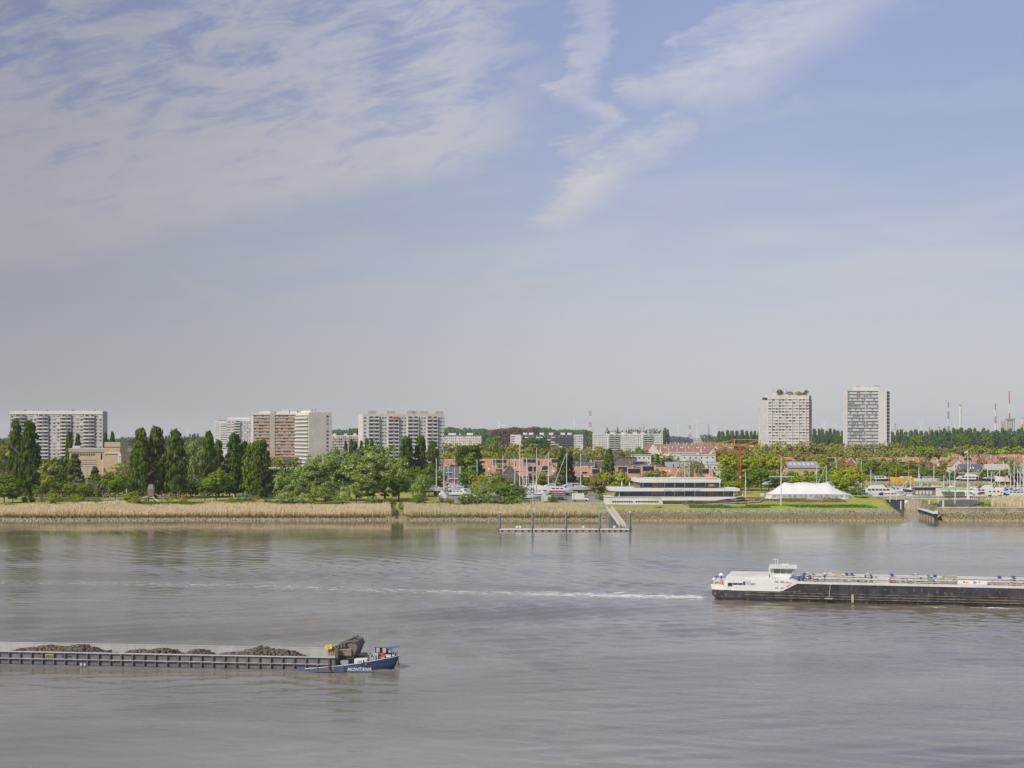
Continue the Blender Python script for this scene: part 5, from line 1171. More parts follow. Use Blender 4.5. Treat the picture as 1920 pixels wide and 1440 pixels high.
pile(937, 'leftmost pile of the pontoon, topped by a red-edged white sign', True); pile(998.5, 'second pile of the pontoon from the left'); pile(1061.5, 'middle pile of the pontoon'); pile(1124.5, 'second pile of the pontoon from the right, by the gangway'); pile(1181, 'rightmost pile of the pontoon, topped by a red-edged white sign', True)
# gangway
A = Vector((PX(1142, 500), 500, 3.9)); B = Vector((PX(1168, 443), 443, .95))
r = root('gangway', A); tag(r, 'sloping aluminium gangway with high parapets leading down to the pontoon', 'gangway'); d = B-A; sd = Vector((d.y, -d.x, 0)).normalized()*.9
dk = MB(); dk.add([sd, -sd, d-sd, d+sd, sd+Vector((0,0,.15)), -sd+Vector((0,0,.15)), d-sd+Vector((0,0,.15)), d+sd+Vector((0,0,.15))], [(0,1,2,3),(7,6,5,4),(0,3,7,4),(1,5,6,2)]); dk.build('walkway', M['deck'], r)
for s2 in (sd, -sd):
    MB().add([s2, s2+d, s2+d+Vector((0,0,1.15)), s2+Vector((0,0,1.15)), s2*1.08, s2*1.08+d, s2*1.08+d+Vector((0,0,1.15)), s2*1.08+Vector((0,0,1.15))], [(0,1,2,3),(7,6,5,4),(3,2,6,7),(0,4,5,1),(1,5,6,2),(0,3,7,4)]).build('parapet', M['pale'], r)
r = root('gangway_pier', (PX(1148, 478), 478, -1)); tag(r, 'dark concrete pier carrying the upper end of the gangway', 'pier')
MB().box(-1.1, .9, -1, 1.2, 0, 3.6).build('shaft', M['pilem'], r); MB().box(1.3, 2.0, -1, 1, 0, 2.4).build('buttress', M['concrete'], r)
r = root('quay_wall', (PX(1121, 508), 508, 0)); tag(r, 'small concrete abutment and fence where the path reaches the gangway', 'wall'); MB().box(0, 4.2, -1, 1, 0, 3.2).build('block', M['concrete'], r); MB().box(0, 4.2, -1, -.9, 3.2, 4.2).build('fence', M['grey'], r)
# cranes
def lattice(m, a, b, w, r=.07, n=10, mi=0):
    a = Vector(a); b = Vector(b); d = (b-a).normalized(); u1 = d.orthogonal().normalized()*w/2; u2 = d.cross(u1).normalized()*w/2; cs = [u1+u2, u1-u2, -u1-u2, -u1+u2]
    for q in cs: m.tube(a+q, b+q, r, n=4, mi=mi)
    for i in range(n):
        p = a.lerp(b, i/n); q = a.lerp(b, (i+1)/n)
        for k in range(4): m.tube(p+cs[k], q+cs[(k+1) % 4], r*.6, n=3, mi=mi)
    return m
Y = 600; r = root('tower_crane', (PX(1387.5, Y), Y, 4)); tag(r, 'rust-orange tower crane with short horizontal jib beside the yacht club', 'crane'); s_ = MPP(Y)
hz_ = PZ(850.5, Y)-4; MB_ = lattice(MB(), (0,0,0), (0,0,hz_), 1.2, .11, 20); MB_.build('mast', M['rust'], r)
lattice(MB(), (1.5,0,hz_+.4), (-(1387-1336)*s_,0,hz_+.9), .8, .09, 18).build('jib', M['rust'], r); lattice(MB(), (0,0,hz_), (0,0,PZ(839, Y)-4), .8, .09, 4).build('tower_head', M['rust'], r)
MB().box(.2, 2.4, -.5, .5, hz_-.1, hz_+.8).tube((0,0,hz_), (1.9,0,hz_+2), .12).build('counterweight', M['rust'], r); MB().box(-1.6, 1.6, -1.2, 1.2, 0, .8).build('base', M['dgrey'], r); MB().box(-.3, .3, -.8, -.65, hz_*.42, hz_*.48).build('plate', M['white'], r)
Y = 770; r = root('tower_crane', (PX(1417, Y), Y, 4)); tag(r, 'bright orange tower crane with a long braced jib reaching left over the rooftops', 'crane'); s_ = MPP(Y)
def q(px, py): return ((px-1417)*s_, 0, PZ(py, Y)-4)
lattice(MB(), (0,0,0), q(1417, 836), 1.4, .15, 20).build('mast', M['orange'], r)
jb = lattice(MB(), q(1422, 837.5), q(1345, 832.5), 1.0, .11, 20); lattice(jb, q(1345, 832.5), q(1298, 831.5), .8, .10, 12); jb.build('jib', M['orange'], r)
MB().tube(q(1420, 836), q(1426, 824.5), .28).tube(q(1426, 824.5), q(1377, 824), .12).tube(q(1377, 824), q(1345, 832), .12).tube(q(1377, 824), q(1377, 834), .22).tube(q(1426, 824.5), q(1388, 835), .12).build('bracing', M['orange'], r)
MB().tube(q(1426, 824.5), q(1428.5, 853), .12).tube(q(1420, 842), q(1428, 847), .14).tube(q(1420, 835), q(1428, 845), .14).build('counter_jib', M['orange'], r); MB().box(q(1405,0)[0], q(1413,0)[0], -.8, -.6, q(0,837.5)[2], q(0,835.5)[2]).build('plate', M['white'], r)
MB().box(-2, 2, -1.5, 1.5, 0, 1.2).build('base', M['dgrey'], r); MB().tube(q(1406, 839), q(1406, 842), .08).ball(q(1406, 843), .5, .5, .6, 8, 5).build('hook_block', M['orange'], r)
# lamp posts, small buildings, shed details
for px, yt, Y, lab in ((1330,853,700,'tall grey lamp post left of the orange crane'),(1378,908,600,'short street lamp by the right end of the yacht club'),(1398,885,545,'plain white flagpole on the terrace between the yacht club and the marquee')):
    r = root('lamp_post', (PX(px, Y), Y, 4)); tag(r, lab, 'post'); h = PZ(yt, Y)-4; MB().tube((0,0,0), (0,0,h), .22, .13).build('pole', M['mastw'], r)
    if 'lamp' in lab: MB().box(-.7, .7, -.2, .2, h, h+.2).build('lamp_head', M['grey'], r)
# lock
r = root('lock_gate', (157.5, 571.5, 0)); tag(r, 'dark steel lock gate with white walkway closing the marina entrance', 'lock gate')
M['gatem'] = mat('gate_steel', (.055,.06,.07), .6, .2, .6, streak=.3)
MB().box(-6.5, -.1, 0, .6, -1, 4.0).build('gate_leaf', M['gatem'], r); MB().box(.1, 4.2, 0, .6, -1, 4.0).build('gate_leaf', M['gatem'], r)
rb = MB()
for i in range(10): rb.box(-6.3+i*1.1, -6.2+i*1.1, -.1, 0, -.8, 4.0)
rb.build('rib', M['dgrey'], r); MB().box(-7, 5, -.4, 1.0, 4.0, 4.2).build('walkway', M['pale'], r)
rl = MB()
for i in range(16): rl.tube((-12+i*1.3, -.35, 4.2), (-12+i*1.3, -.35, 5.3), .05, n=4)
rl.tube((-12, -.35, 5.3), (8, -.35, 5.3), .06, n=4); rl.tube((-12, -.35, 4.75), (8, -.35, 4.75), .05, n=4); rl.build('railing', M['white'], r)
def wallthing(lab, pts, z0, z1, th, m='pale', nm='quay_wall', cap=True):
    r = root(nm, (pts[0][0], pts[0][1], 0)); tag(r, lab, 'wall'); b1 = MB(); b2 = MB()
    for (ax, ay), (bx, by) in zip(pts[:-1], pts[1:]):
        a = Vector((ax-pts[0][0], ay-pts[0][1], 0)); b_ = Vector((bx-pts[0][0], by-pts[0][1], 0)); nn = Vector((-(b_-a).y, (b_-a).x, 0)).normalized()*th
        for mb_, za, zb, e in ((b1, z0, z1, 0), (b2, z1, z1+.18, .12)):
            k = nn.normalized()*e; vs = [a-k, b_-k, b_+nn+k, a+nn+k]
            mb_.add([(p.x, p.y, za) for p in vs]+[(p.x, p.y, zb) for p in vs], [(3,2,1,0),(4,5,6,7),(0,1,5,4),(1,2,6,5),(2,3,7,6),(3,0,4,7)])
    b1.build('wall', M[m], r); b2.build('coping', M['pale'], r); return r
M['oldconc'] = mat('weathered_concrete', (.36,.31,.22), .85, .2, .3, streak=.35)
wallthing('weathered concrete lock wall with staining, right of the lock gate', [(161.8, 571), (163.5, 563), (176, 560)], -1, 4.6, 1.2, 'oldconc')
wallthing('low concrete wall at the left side of the lock gate', [(146, 571), (151, 571)], 1, 4.6, 1.2, 'oldconc')
wallthing('long concrete quay edge along the dock behind the lock', [(150, 587), (235, 587)], 0, 4.5, 1.0, 'oldconc')
wallthing('far quay edge of the dock below the reeds and parked boats', [(150, 690.5), (300, 690.5)], 0, 4.2, 1.0, 'oldconc')
wallthing('concrete sea wall above the stones right of the lock entrance', [(155.5, 507), (166, 505.5), (195, 506.5)], 1.5, 3.9, 1.0, 'oldconc')
wallthing('slanting concrete toe wall at the right side of the lock entrance', [(151.5, 494), (156.0, 508)], -.5, 2.6, 1.0, 'oldconc')
r = root('guide_jetty', (151.9, 508, 0), R(83)); tag(r, 'dark timber guide jetty on round piles at the right side of the lock entrance', 'jetty')
MB().box(-16, 15, -1.3, .6, 2.5, 2.8).build('deck', M['pale'], r); MB().box(-16, 15, -1.1, .5, 1.5, 2.5).build('beam', M['black'], r)
for i in range(6): MB().tube((-15+i*5.8, .2, -2), (-15+i*5.8, .2, 1.5), .35).build('pile', M['timber'], r)
r = root('slipway_raft', (165.5, 520, 4.0), R(-8)); tag(r, 'large flat dark grey landing ramp resting on the grass right of the lock', 'ramp')
MB().add([(-8,-2.5,.7),(5,-5,0.2),(11,-1,1.4),(8,8,2.0),(-2,8,1.8),(-8,-2.5,.2),(5,-5,-.3),(11,-1,.1),(8,8,.2),(-2,8,.2)], [(0,1,2,3,4),(9,8,7,6,5),(0,5,6,1),(1,6,7,2),(2,7,8,3),(3,8,9,4),(4,9,5,0)]).build('slab', mat('dark_rubber', (.085,.08,.085), .7, .1), r)
for px, Y, z, h, w, lab in ((1640.5,565,4,3.6,.12,'thin white post left of the lock'),(1668.5,556,3.6,5.4,.14,'tall white gauge post in front of the lock gate'),(1689,548,1.2,3.2,.22,'short pair of white guide posts at the lock gate'),(1680.5,566,3.8,3.0,.1,'thin white rod on the lock gate'),(1759,520,4.2,4.2,.14,'white post beside the stained lock wall'),(1790.5,520,4.3,5.0,.14,'tall white post right of the dark ramp'),(1768.5,512,3.8,2.6,.28,'white notice board post at the sea wall'),(1742,530,4,1.6,.2,'small white bollard on the lock side')):
    r = root('marker_post', (PX(px, Y), Y, z)); tag(r, lab, 'post', 'white posts around the lock'); MB().box(-w, w, -.1, .1, 0, h).build('post', M['white'], r); MB().box(-w*1.3, w*1.3, -.14, .14, h, h+.12).build('cap', M['pale'], r)
r = root('life_ring_stand', (PX(1700, 535), 535, 2.6)); tag(r, 'white lifebuoy stand on the point left of the inlet', 'lifebuoy stand'); MB().tube((-.8,0,0), (0,0,2.6), .1).tube((.8,0,0), (0,0,2.6), .1).build('frame', M['white'], r); MB().ball((0,-.1,2.0), .8, .25, .8, 10, 6).build('ring', M['white'], r)
# playground
def logs(lab, px, Y, w, h, nm='climbing_frame'):
    r = root(nm, (PX(px, Y), Y, 4)); tag(r, lab, 'play equipment', 'playground things')
    for s2 in (-1, 1):
        m = MB(); m.tube((s2*w*.5-.9, -.6, 0), (s2*w*.5+.7, .6, h), .14, .1); m.build('pole', M['timber'], r); m = MB(); m.tube((s2*w*.5+.9, -.6, 0), (s2*w*.5-.7, .6, h), .14, .1); m.build('pole', M['timber'], r)
    MB().tube((-w*.6, 0, h*.72), (w*.6, 0, h*.8), .11).build('crossbar', M['timber'], r)
logs('crossed-log swing frame on the lawn under the far left poplars', 79, 540, 2.2, 3.6); logs('crossed-log climbing frame with low rope in front of the brick hall', 200, 541, 2.4, 4.0)
Y = 543; r = root('play_tower', (PX(283, Y), Y, 4)); tag(r, 'wooden play tower with grey shingled roof, red bars and two slides', 'play tower', 'playground things')
MB().box(-1.1, 1.3, -1, 1, 2.6, 5.2).build('cabin', M['wood'], r); MB().prism([(-1.1, 5.2), (1.3, 5.2), (.9, 7.2), (-.5, 7.2)], 'y', -1.2, 1.2).build('roof', M['greyroof'], r); MB().box(-.9, -.8, -1.1, -1.02, 2.9, 4.0).box(.7, .8, -1.1, -1.02, 2.9, 4.0).build('red_bars', M['red'], r)
for x in (-1.0, 1.2):
    for y in (-.9, .9): MB().box(x-.12, x+.12, y-.12, y+.12, 0, 2.6).build('leg', M['timber'], r)
MB().add([(1.3,-.5,3.6),(6.6,-.5,.3),(6.6,.3,.3),(1.3,.3,3.6),(1.3,-.5,4.0),(6.6,-.5,.6),(6.6,.3,.6),(1.3,.3,4.0)], [(0,1,2,3),(4,7,6,5),(0,4,5,1),(3,2,6,7),(1,5,6,2)]).build('slide', M['timber'], r)
MB().add([(1.1,-1.6,2.2),(3.6,-2.6,.2),(3.6,-2.0,.2),(1.1,-1.0,2.2)], [(0,1,2,3)]).add([(1.1,-1.6,2.6),(3.6,-2.6,.6),(3.6,-2.6,.2),(1.1,-1.6,2.2)], [(0,1,2,3)]).build('metal_slide', M['alu'], r)
MB().tube((-1.2,0,2.2), (-6,0,1.2), .5, .35, 8).build('tunnel', M['timber'], r)
r = root('rope_course', (PX(315, 545), 545, 4)); tag(r, 'rope course of three tall timber posts joined by a rail, right of the play tower', 'play equipment', 'playground things')
for i, x in enumerate((-2.5, 0.6, 3.8, 4.5)): MB().tube((x, 0, 0), (x, 0, 4.2), .16, .13).build('post', M['timber'], r)
MB().tube((-2.5, 0, 3.2), (4.2, 0, 3.1), .07).tube((-2.5, 0, 2.2), (4.2, 0, 2.2), .03).build('rail', M['timber'], r)
r = root('rocking_hut', (PX(221, 544), 544, 4)); tag(r, 'small white playhouse on the sand left of the round lime bush', 'playhouse', 'playground things'); MB().box(-.8, .7, -.7, .7, 0, 1.1).build('body', M['pale'], r); MB().prism([(-.95, 1.1), (.85, 1.1), (0, 1.8)], 'y', -.8, .8).build('roof', M['grey'], r)
for px, h, lab in ((398, 1.6, 'short grey stone post on the grass under the middle poplars'), (438.5, 3.0, 'taller grey carved stone post beside the pale blossoming bush'), (469, .8, 'low white stone block at the edge of the lawn')):
    r = root('stone_post', (PX(px, 542), 542, 4)); tag(r, lab, 'post', 'stone posts in the park'); MB().box(-.3 if h > 1 else -1.0, .3 if h > 1 else 1.0, -.3, .3, 0, h).build('block', M['concrete'], r); MB().ball((0, 0, h), .36, .3, .25, 8, 5).build('cap', M['concrete'], r)
# hedges (clipped)
for x0, x1, Y, h, lab in ((42, 51, 548, 1.6, 'short clipped hedge near the left poplars'), (54, 64, 548, 1.5, 'second short clipped hedge right of the first'), (112, 190, 549, 1.1, 'long low clipped hedge beyond the dyke path'), (1183, 1227, 575, 1.2, 'low clipped hedge left of the club beyond the drive')):
    w = PX(x1, Y)-PX(x0, Y); n = int(w*60); X = rng.uniform(0, w, n); Yy = rng.uniform(0, 1.6, n); Zz = rng.uniform(0, h, n); N = rng.normal(0, 1, (n, 3)); ref = rng.normal(0, 1, (n, 3)); T1 = np.cross(N, ref); T1 /= np.linalg.norm(T1, axis=1)[:, None]; T2 = np.cross(T1, N); T2 /= np.linalg.norm(T2, axis=1)[:, None]
    C = np.stack([X, Yy, Zz], -1); V = np.stack([C-T1*.2, C-T2*.2, C+T1*.2, C+T2*.2], 1).reshape(-1, 3)
    o = link('hedge', npmesh('hedge', V, np.arange(4*n).reshape(-1, 4), LM['green'])); o.location = (PX(x0, Y), Y, 4); tag(o, lab, 'hedge', None, px=(x0+x1)/2)
# ------------------------------------------------------------ boats
def hullmesh(L, B, H, nst=14, transom=.6, sheer=.25, bowlen=.45, draft=.4, fullness=.55, colors=0):
    """closed hull, bow towards +x; material 0 topsides, 1 bottom/boot, 2 deck"""
    m = MB(); S = []
    for i in range(nst):
        t = i/(nst-1); x = -L/2+L*t
        w = (transom+(1-transom)*min(1, t/.35)**.6) if t < .35 else 1.0
        if t > 1-bowlen: q = (t-(1-bowlen))/bowlen; w = max(.0, 1-q**2.2)
        w *= B/2; sh = H*(1+sheer*max(0, (t-.45)/.55)**2)
        xo = L*.04*((t-.5)*2 if t > .5 else 0)
        S.append([(x, 0, -draft), (x, w*fullness, -draft*.6), (x+xo*.4, w*.92, 0), (x+xo, w, sh)])
    def ring(s): return s+[(p[0], -p[1], p[2]) for p in reversed(s[1:])]
    vs = [p for s in S for p in ring(s)]; k = 7; fs = []; mi = []
    for i in range(nst-1):
        for j in range(k-1):
            fs.append((i*k+j, (i+1)*k+j, (i+1)*k+j+1, i*k+j+1)); mi.append({0: 1, 1: 1, 2: 0, 3: 2, 4: 0, 5: 1}.get(j, 1) if j != 3 else 0)
    # ring indices: 0 keel,1,2,3 gunwale(+), 4 gunwale(-),5,6 ; faces j: 0,1 bottom; 2 side; 3 deck; 4 side; 5 bottom; closing 6->0 bottom
    mi = []
    fs = []
    for i in range(nst-1):
        for j in range(k):
            a, b = i*k+j, i*k+(j+1) % k; fs.append((b, a, a+k, b+k)); mi.append({0: 1, 1: 1, 2: 0, 3: 2, 4: 0, 5: 1, 6: 1}[j])
    fs.append(tuple(range(k))); mi.append(0)
    m.v = vs; m.f = fs; m.mi = mi; return m
def motor(L, lab, px, Y, z, hull='white', rz=0, fly=True, kind='cruiser', grp='moored boats', cab='white', cover=None):
    r = root('motor_boat', (PX(px, Y), Y, z), rz); tag(r, lab, 'motor boat', grp)
    B = L*.30; H = L*.105
    hullmesh(L, B, H, transom=.8, sheer=.45).build('hull', [M[hull], M['navy'] if hull == 'white' else M['white'], M['pale']], r)
    x0, x1 = -L*.34, L*.20; hc = L*.10
    MB().prism([(x0, H), (x1+L*.10, H+.1), (x1, H+hc), (x0, H+hc)], 'y', -B*.38, B*.38).build('cabin', M[cab], r)
    for s2 in (-1, 1):
        y = s2*B*.38; o = .03*s2
        w = MB()
        n = max(3, int(L/3))
        for i in range(n):
            a = x0+.35+(x1-x0-.5)*i/n; b = a+(x1-x0-.5)/n*.75
            w.box(a, b, min(y, y+o), max(y, y+o), H+hc*.40, H+hc*.82)
        w.build('window', M['glass'], r)
    MB().prism([(x1-.02, H+hc*.55), (x1+L*.05, H+hc*.55), (x1+.05, H+hc*.95), (x1-.05, H+hc*.95)], 'y', -B*.3, B*.3).build('windscreen', M['glass'], r)
    if fly:
        MB().prism([(x0+L*.05, H+hc), (x1-L*.10, H+hc), (x1-L*.16, H+hc*1.75), (x0+L*.08, H+hc*1.5)], 'y', -B*.32, B*.32).build('flybridge', M['white'], r)
        MB().prism([(x1-L*.17, H+hc*1.5), (x1-L*.09, H+hc*1.1), (x1-L*.07, H+hc*1.15), (x1-L*.15, H+hc*1.95)], 'y', -B*.28, B*.28).build('fly_screen', M['glass'], r)
        MB().tube((x0+L*.05, -B*.3, H+hc*1.4), (x0-L*.01, -B*.3, H+hc*2.5), .07).tube((x0+L*.05, B*.3, H+hc*1.4), (x0-L*.01, B*.3, H+hc*2.5), .07).tube((x0-L*.01, -B*.3, H+hc*2.5), (x0-L*.01, B*.3, H+hc*2.5), .08).build('radar_arch', M['white'], r)
        MB().ball((x0, 0, H+hc*2.75), .3, .3, .22, 8, 5).build('radar_dome', M['white'], r)
    if cover: MB().prism([(-L*.46, H), (x0, H), (x0, H+hc*1.1), (-L*.42, H+hc*.9)], 'y', -B*.36, B*.36).build('cockpit_cover', M[cover], r)
    rl = MB()
    for s2 in (-1, 1):
        P = [(x1+L*.05+L*.22*i/4, s2*B*(.44-.09*i), H*(1.05+.10*i)) for i in range(5)]
        for p in P: rl.tube(p, (p[0], p[1], p[2]+.7), .025, n=3)
        for p, q in zip(P[:-1], P[1:]): rl.tube((p[0], p[1], p[2]+.7), (q[0], q[1], q[2]+.7), .025, n=3)
    rl.build('railing', M['alu'], r)
    return r
def sail(L, lab, px, Y, z, ytop, hull='white', rz=0, mastm='mastw', grp='sailing boats laid up ashore', boom=True, furl=0, ashore=True, keel=True, cover=None, mast2=None, spr=True, mx=.05, bottom='navy', dodger=True):
    r = root('sailing_boat', (PX(px, Y), Y, z), rz); tag(r, lab, 'sailing boat', grp)
    B = L*.28; H = L*.125
    hullmesh(L, B, H, transom=.65, sheer=.30, draft=L*.055).build('hull', [M[hull], M[bottom], M['pale']], r)
    MB().prism([(-L*.20, H), (L*.22, H+.02), (L*.14, H+L*.045), (-L*.20, H+L*.05)], 'y', -B*.28, B*.28).build('cabin', M['white'], r)
    w = MB()
    for s2 in (-1, 1): w.box(-L*.16, L*.10, min(s2*B*.28, s2*B*.285), max(s2*B*.28, s2*B*.285)+.01, H+L*.015, H+L*.035)
    w.build('window', M['glass'], r)
    def mast(x, top, nm='mast'):
        mo = MB().tube((x, 0, H), (x, 0, top), .21 if L > 9 else .17, .12, 6).build(nm, M[mastm], r)
        if spr:
            hh = (top-H); MB().tube((x, -B*.32, H+hh*.62), (x, B*.32, H+hh*.62), .05, n=4).tube((x, -B*.38, H+hh*.35), (x, B*.38, H+hh*.35), .07, n=4).build('spreader', M[mastm], mo)
        return top
    top = PZ(ytop, Y)-z; mast(L*mx, top)
    if mast2: mast(L*mast2[0], PZ(mast2[1], Y)-z)
    MB().tube((L*mx, 0, top*.98), (L*.5, 0, H*1.3), .02 if not furl else .02, n=3).tube((L*mx, 0, top*.98), (-L*.48, 0, H*1.1), .02, n=3).tube((L*mx, 0, H+(top-H)*.62), (L*mx-.3, B*.45, H), .018, n=3).tube((L*mx, 0, H+(top-H)*.62), (L*mx-.3, -B*.45, H), .018, n=3).build('stay', M['grey'], r)
    if furl: MB().tube((L*mx+.3, 0, top*.97), (L*.49, 0, H*1.4), .08, .13, 6).build('furled_sail', M['canvas'], r)
    if boom: MB().tube((L*mx, 0, H+1.1), (-L*.38, 0, H+1.2), .14 if cover else .09, n=6).build('boom', M[cover or mastm], r)
    if keel: MB().prism([(-L*.06, -L*.05), (L*.10, -L*.05), (L*.05, -L*.15), (-L*.05, -L*.15)], 'y', -.12, .12).build('keel', M['dgrey'], r)
    if dodger: MB().prism([(-L*.26, H+.1), (-L*.19, H+L*.05), (-L*.20, H+L*.095), (-L*.27, H+L*.09)], 'y', -B*.25, B*.25).build('sprayhood', M[cover or 'navy'], r)
    if ashore: cradle(px, Y, 4, z-4-L*.05, L, rz)
    return r
def cradle(px, Y, z, h, L, rz=0):
    if h < .5: return
    r = root('boat_cradle', (PX(px, Y), Y, z), rz); tag(r, 'steel boat cradle', 'cradle', 'boat cradles')
    m = MB(); w = L*.13
    for x in (-L*.25, 0, L*.25):
        for s2 in (-1, 1): m.tube((x, s2*w*1.1, 0), (x, s2*w*.7, h+L*.04), .09, n=4)
        m.tube((x, -w*1.1, .15), (x, w*1.1, .15), .09, n=4)
    m.tube((-L*.3, w, .15), (L*.3, w, .15), .09, n=4); m.tube((-L*.3, -w, .15), (L*.3, -w, .15), .09, n=4)
    m.build('frame', M['dgrey'], r); MB().box(-L*.06, L*.10, -.3, .3, 0, max(.3, h-L*.11)).build('keel_block', M['timber'], r)
GY = 'sailing boats in the boatyard'
for L, px, Y, z, yt, hull, rz, lab, kw in (
 (11, 816, 600, 6.3, 860, 'white', 15, 'white sailing boat with a bare mast at the left edge of the boatyard', {}),
 (9, 826, 625, 6.2, 880, 'white', 10, 'white sailing boat with a short raked mast behind the left boats', dict(furl=1)),
 (10, 832, 560, 5.9, 868, 'white', 80, 'boat under a white winter tarpaulin with a bright white mast', dict(cover='canvas')),
 (12, 838, 630, 6.4, 873, 'white', 5, 'white sailing boat moored in front of the grey-roofed villa', {}),
 (11, 850, 620, 6.4, 876, 'white', -5, 'long white sailing boat whose mast carries broad spreaders, beside the villa', {}),
 (10, 862, 605, 6.2, 877, 'white', 20, 'sailing boat with a light blue cover in the left boatyard', dict(cover='lblue')),
 (10, 878, 600, 6.2, 871, 'white', 60, 'sailing boat with a stout beige mast in front of the dark poplars', dict(mastm='timber')),
 (11, 892.5, 600, 6.2, 860, 'white', 30, 'sailing boat with a light grey mast between poplars and silvery bush', dict(cover='lblue')),
 (10, 922, 640, 6.2, 866, 'white', 10, 'sailing boat whose mast rises behind the silvery bush', {}),
 (9, 927, 650, 6.2, 858, 'white', 0, 'sailing boat with a taller mast just right of the silvery bush', {}),
 (10, 941, 640, 6.2, 853, 'white', 20, 'sailing boat with a leaning pale mast before the brick gable', {}),
 (11, 963, 610, 6.2, 858, 'white', 0, 'white sailing boat with a furled foresail left of the tallest mast', dict(furl=1)),
 (15, 973.5, 585, 6.6, 833, 'white', 70, 'large white sailing yacht with the tallest, brightest mast of the yard', dict(furl=0)),
 (10, 978.5, 600, 6.3, 851, 'white', 10, 'white sailing boat with a mast directly right of the tallest one', {}),
 (10, 987, 590, 6.2, 860, 'white', 75, 'white sailing boat stern-on with inclined foresail in the middle of the yard', dict(furl=1)),
 (9, 999.5, 585, 6.0, 872, 'white', 85, 'small white sailing boat on a trestle beside the container', {}),
 (13, 1003.5, 610, 6.5, 840, 'white', 5, 'white sailing yacht with two pairs of wide spreaders', {}),
 (13, 1031, 606, 6.6, 847, 'white', 180, 'white sailing yacht with a long sloping foresail left of the double conifer', dict(furl=1)),
 (12, 1065, 608, 6.8, 849, 'navy', 180, 'navy-hulled sailing yacht with sloping foresail before the double conifer', dict(furl=1, bottom='lblue')),
 (11.5, 1086.5, 604, 6.7, 851, 'alu', 0, 'grey-hulled sailing yacht raised on a cradle beside the white van', {})):
    sail(L, lab, px, Y, z, yt, hull, R(rz), grp=GY, **kw)
motor(11, 'white sports cruiser with a bold red stripe propped up in the yard', 1049, 590, 6.0, 'white', 0, False, grp='motor boats in the boatyard')
MB_s = MB(); o = MB_s.box(-4.6, 2.6, -1.8, -1.62, .62, 1.0).build('hull_stripe', M['red'], bpy.data.objects[[x.name for x in COL.objects if x.name.startswith('motor_boat')][-1]])
cradle(1049, 590, 4, 1.6, 11)
motor(9, 'white motor cruiser tightly parked at the left of the yard middle', 982, 575, 5.8, 'white', R(20), True, grp='motor boats in the boatyard'); motor(8, 'small white motor cruiser with a blue window line beside the bright bush', 1010, 580, 5.8, 'white', R(-10), False, grp='motor boats in the boatyard', cover='navy')
motor(8, 'white motor boat below another in the middle of the boatyard', 990, 560, 5.2, 'white', R(5), False, grp='motor boats in the boatyard'); motor(7, 'small white cabin boat near the hedge corner', 1021, 565, 4.8, 'white', R(80), False, grp='motor boats in the boatyard')
motor(8, 'white motor boat half hidden behind the silvery bush', 945, 585, 5.8, 'white', R(10), True, grp='motor boats in the boatyard'); motor(7, 'low white motor boat behind the bushes at the left of the yard', 880, 570, 5.0, 'white', R(-15), False, grp='motor boats in the boatyard', cover='lblue')
motor(9, 'white motor cruiser raised beside the tarpaulined boat', 862, 580, 5.6, 'white', R(-10), False, grp='motor boats in the boatyard')
# tarpaulin tent boat
r = root('covered_boat', (PX(831, 552), 552, 4)); tag(r, 'boat wrapped in a rounded white winter tarpaulin at the left of the yard', 'covered boat'); MB().prism([(-1.6, 1.4), (1.6, 1.4), (1.7, 2.4), (.8, 3.3), (0, 3.7), (-.8, 3.3), (-1.7, 2.4)], 'y', -3.5, 3.5).build('tarpaulin', M['canvas'], r); MB().box(-1.2, 1.2, -3, 3, .4, 1.4).build('hull', M['lblue'], r); MB().box(-.9, -.7, -2.5, -2.3, 0, .4).box(.7, .9, -2.5, -2.3, 0, .4).box(-.9, -.7, 2.3, 2.5, 0, .4).box(.7, .9, 2.3, 2.5, 0, .4).build('trestle', M['dgrey'], r)
r = root('container', (PX(1024, 545), 545, 4)); tag(r, 'small grey steel container beside the clipped hedge', 'container'); MB().box(-2, 2, 0, 2.4, .1, 2.7).build('body', M['alu'], r); MB().box(-.6, .6, -.04, 0, .2, 2.4).build('door', M['pale'], r)
r = root('hedge', (PX(1036, 548), 548, 4)); o = r; bpy.data.objects.remove(o)
n = 3500; X = rng.uniform(-2, 2, n); Yy = rng.uniform(0, 14, n); Zz = rng.uniform(0, 2.2, n); T1 = rng.normal(0, .14, (n, 3)); T2 = rng.normal(0, .14, (n, 3)); C = np.stack([X-Yy*.25, Yy, Zz], -1)
o = link('hedge', npmesh('hedge', np.stack([C-T1, C-T2, C+T1, C+T2], 1).reshape(-1, 3), np.arange(4*n).reshape(-1, 4), LM['green'])); o.location = (PX(1037, 544), 544, 4); tag(o, 'square-cut dark green hedge between container and car park', 'hedge')
r = root('trestle', (PX(1008, 543), 543, 4)); tag(r, 'white timber trestle standing in front of the small white sailing boat', 'trestle')
MB().box(-2, -1.8, 0, .2, 0, 2.6).build('leg', M['pale'], r); MB().box(1.8, 2, 0, .2, 0, 2.6).build('leg', M['pale'], r); MB().box(-2.3, 2.3, -.05, .25, 2.6, 2.85).build('beam', M['pale'], r)
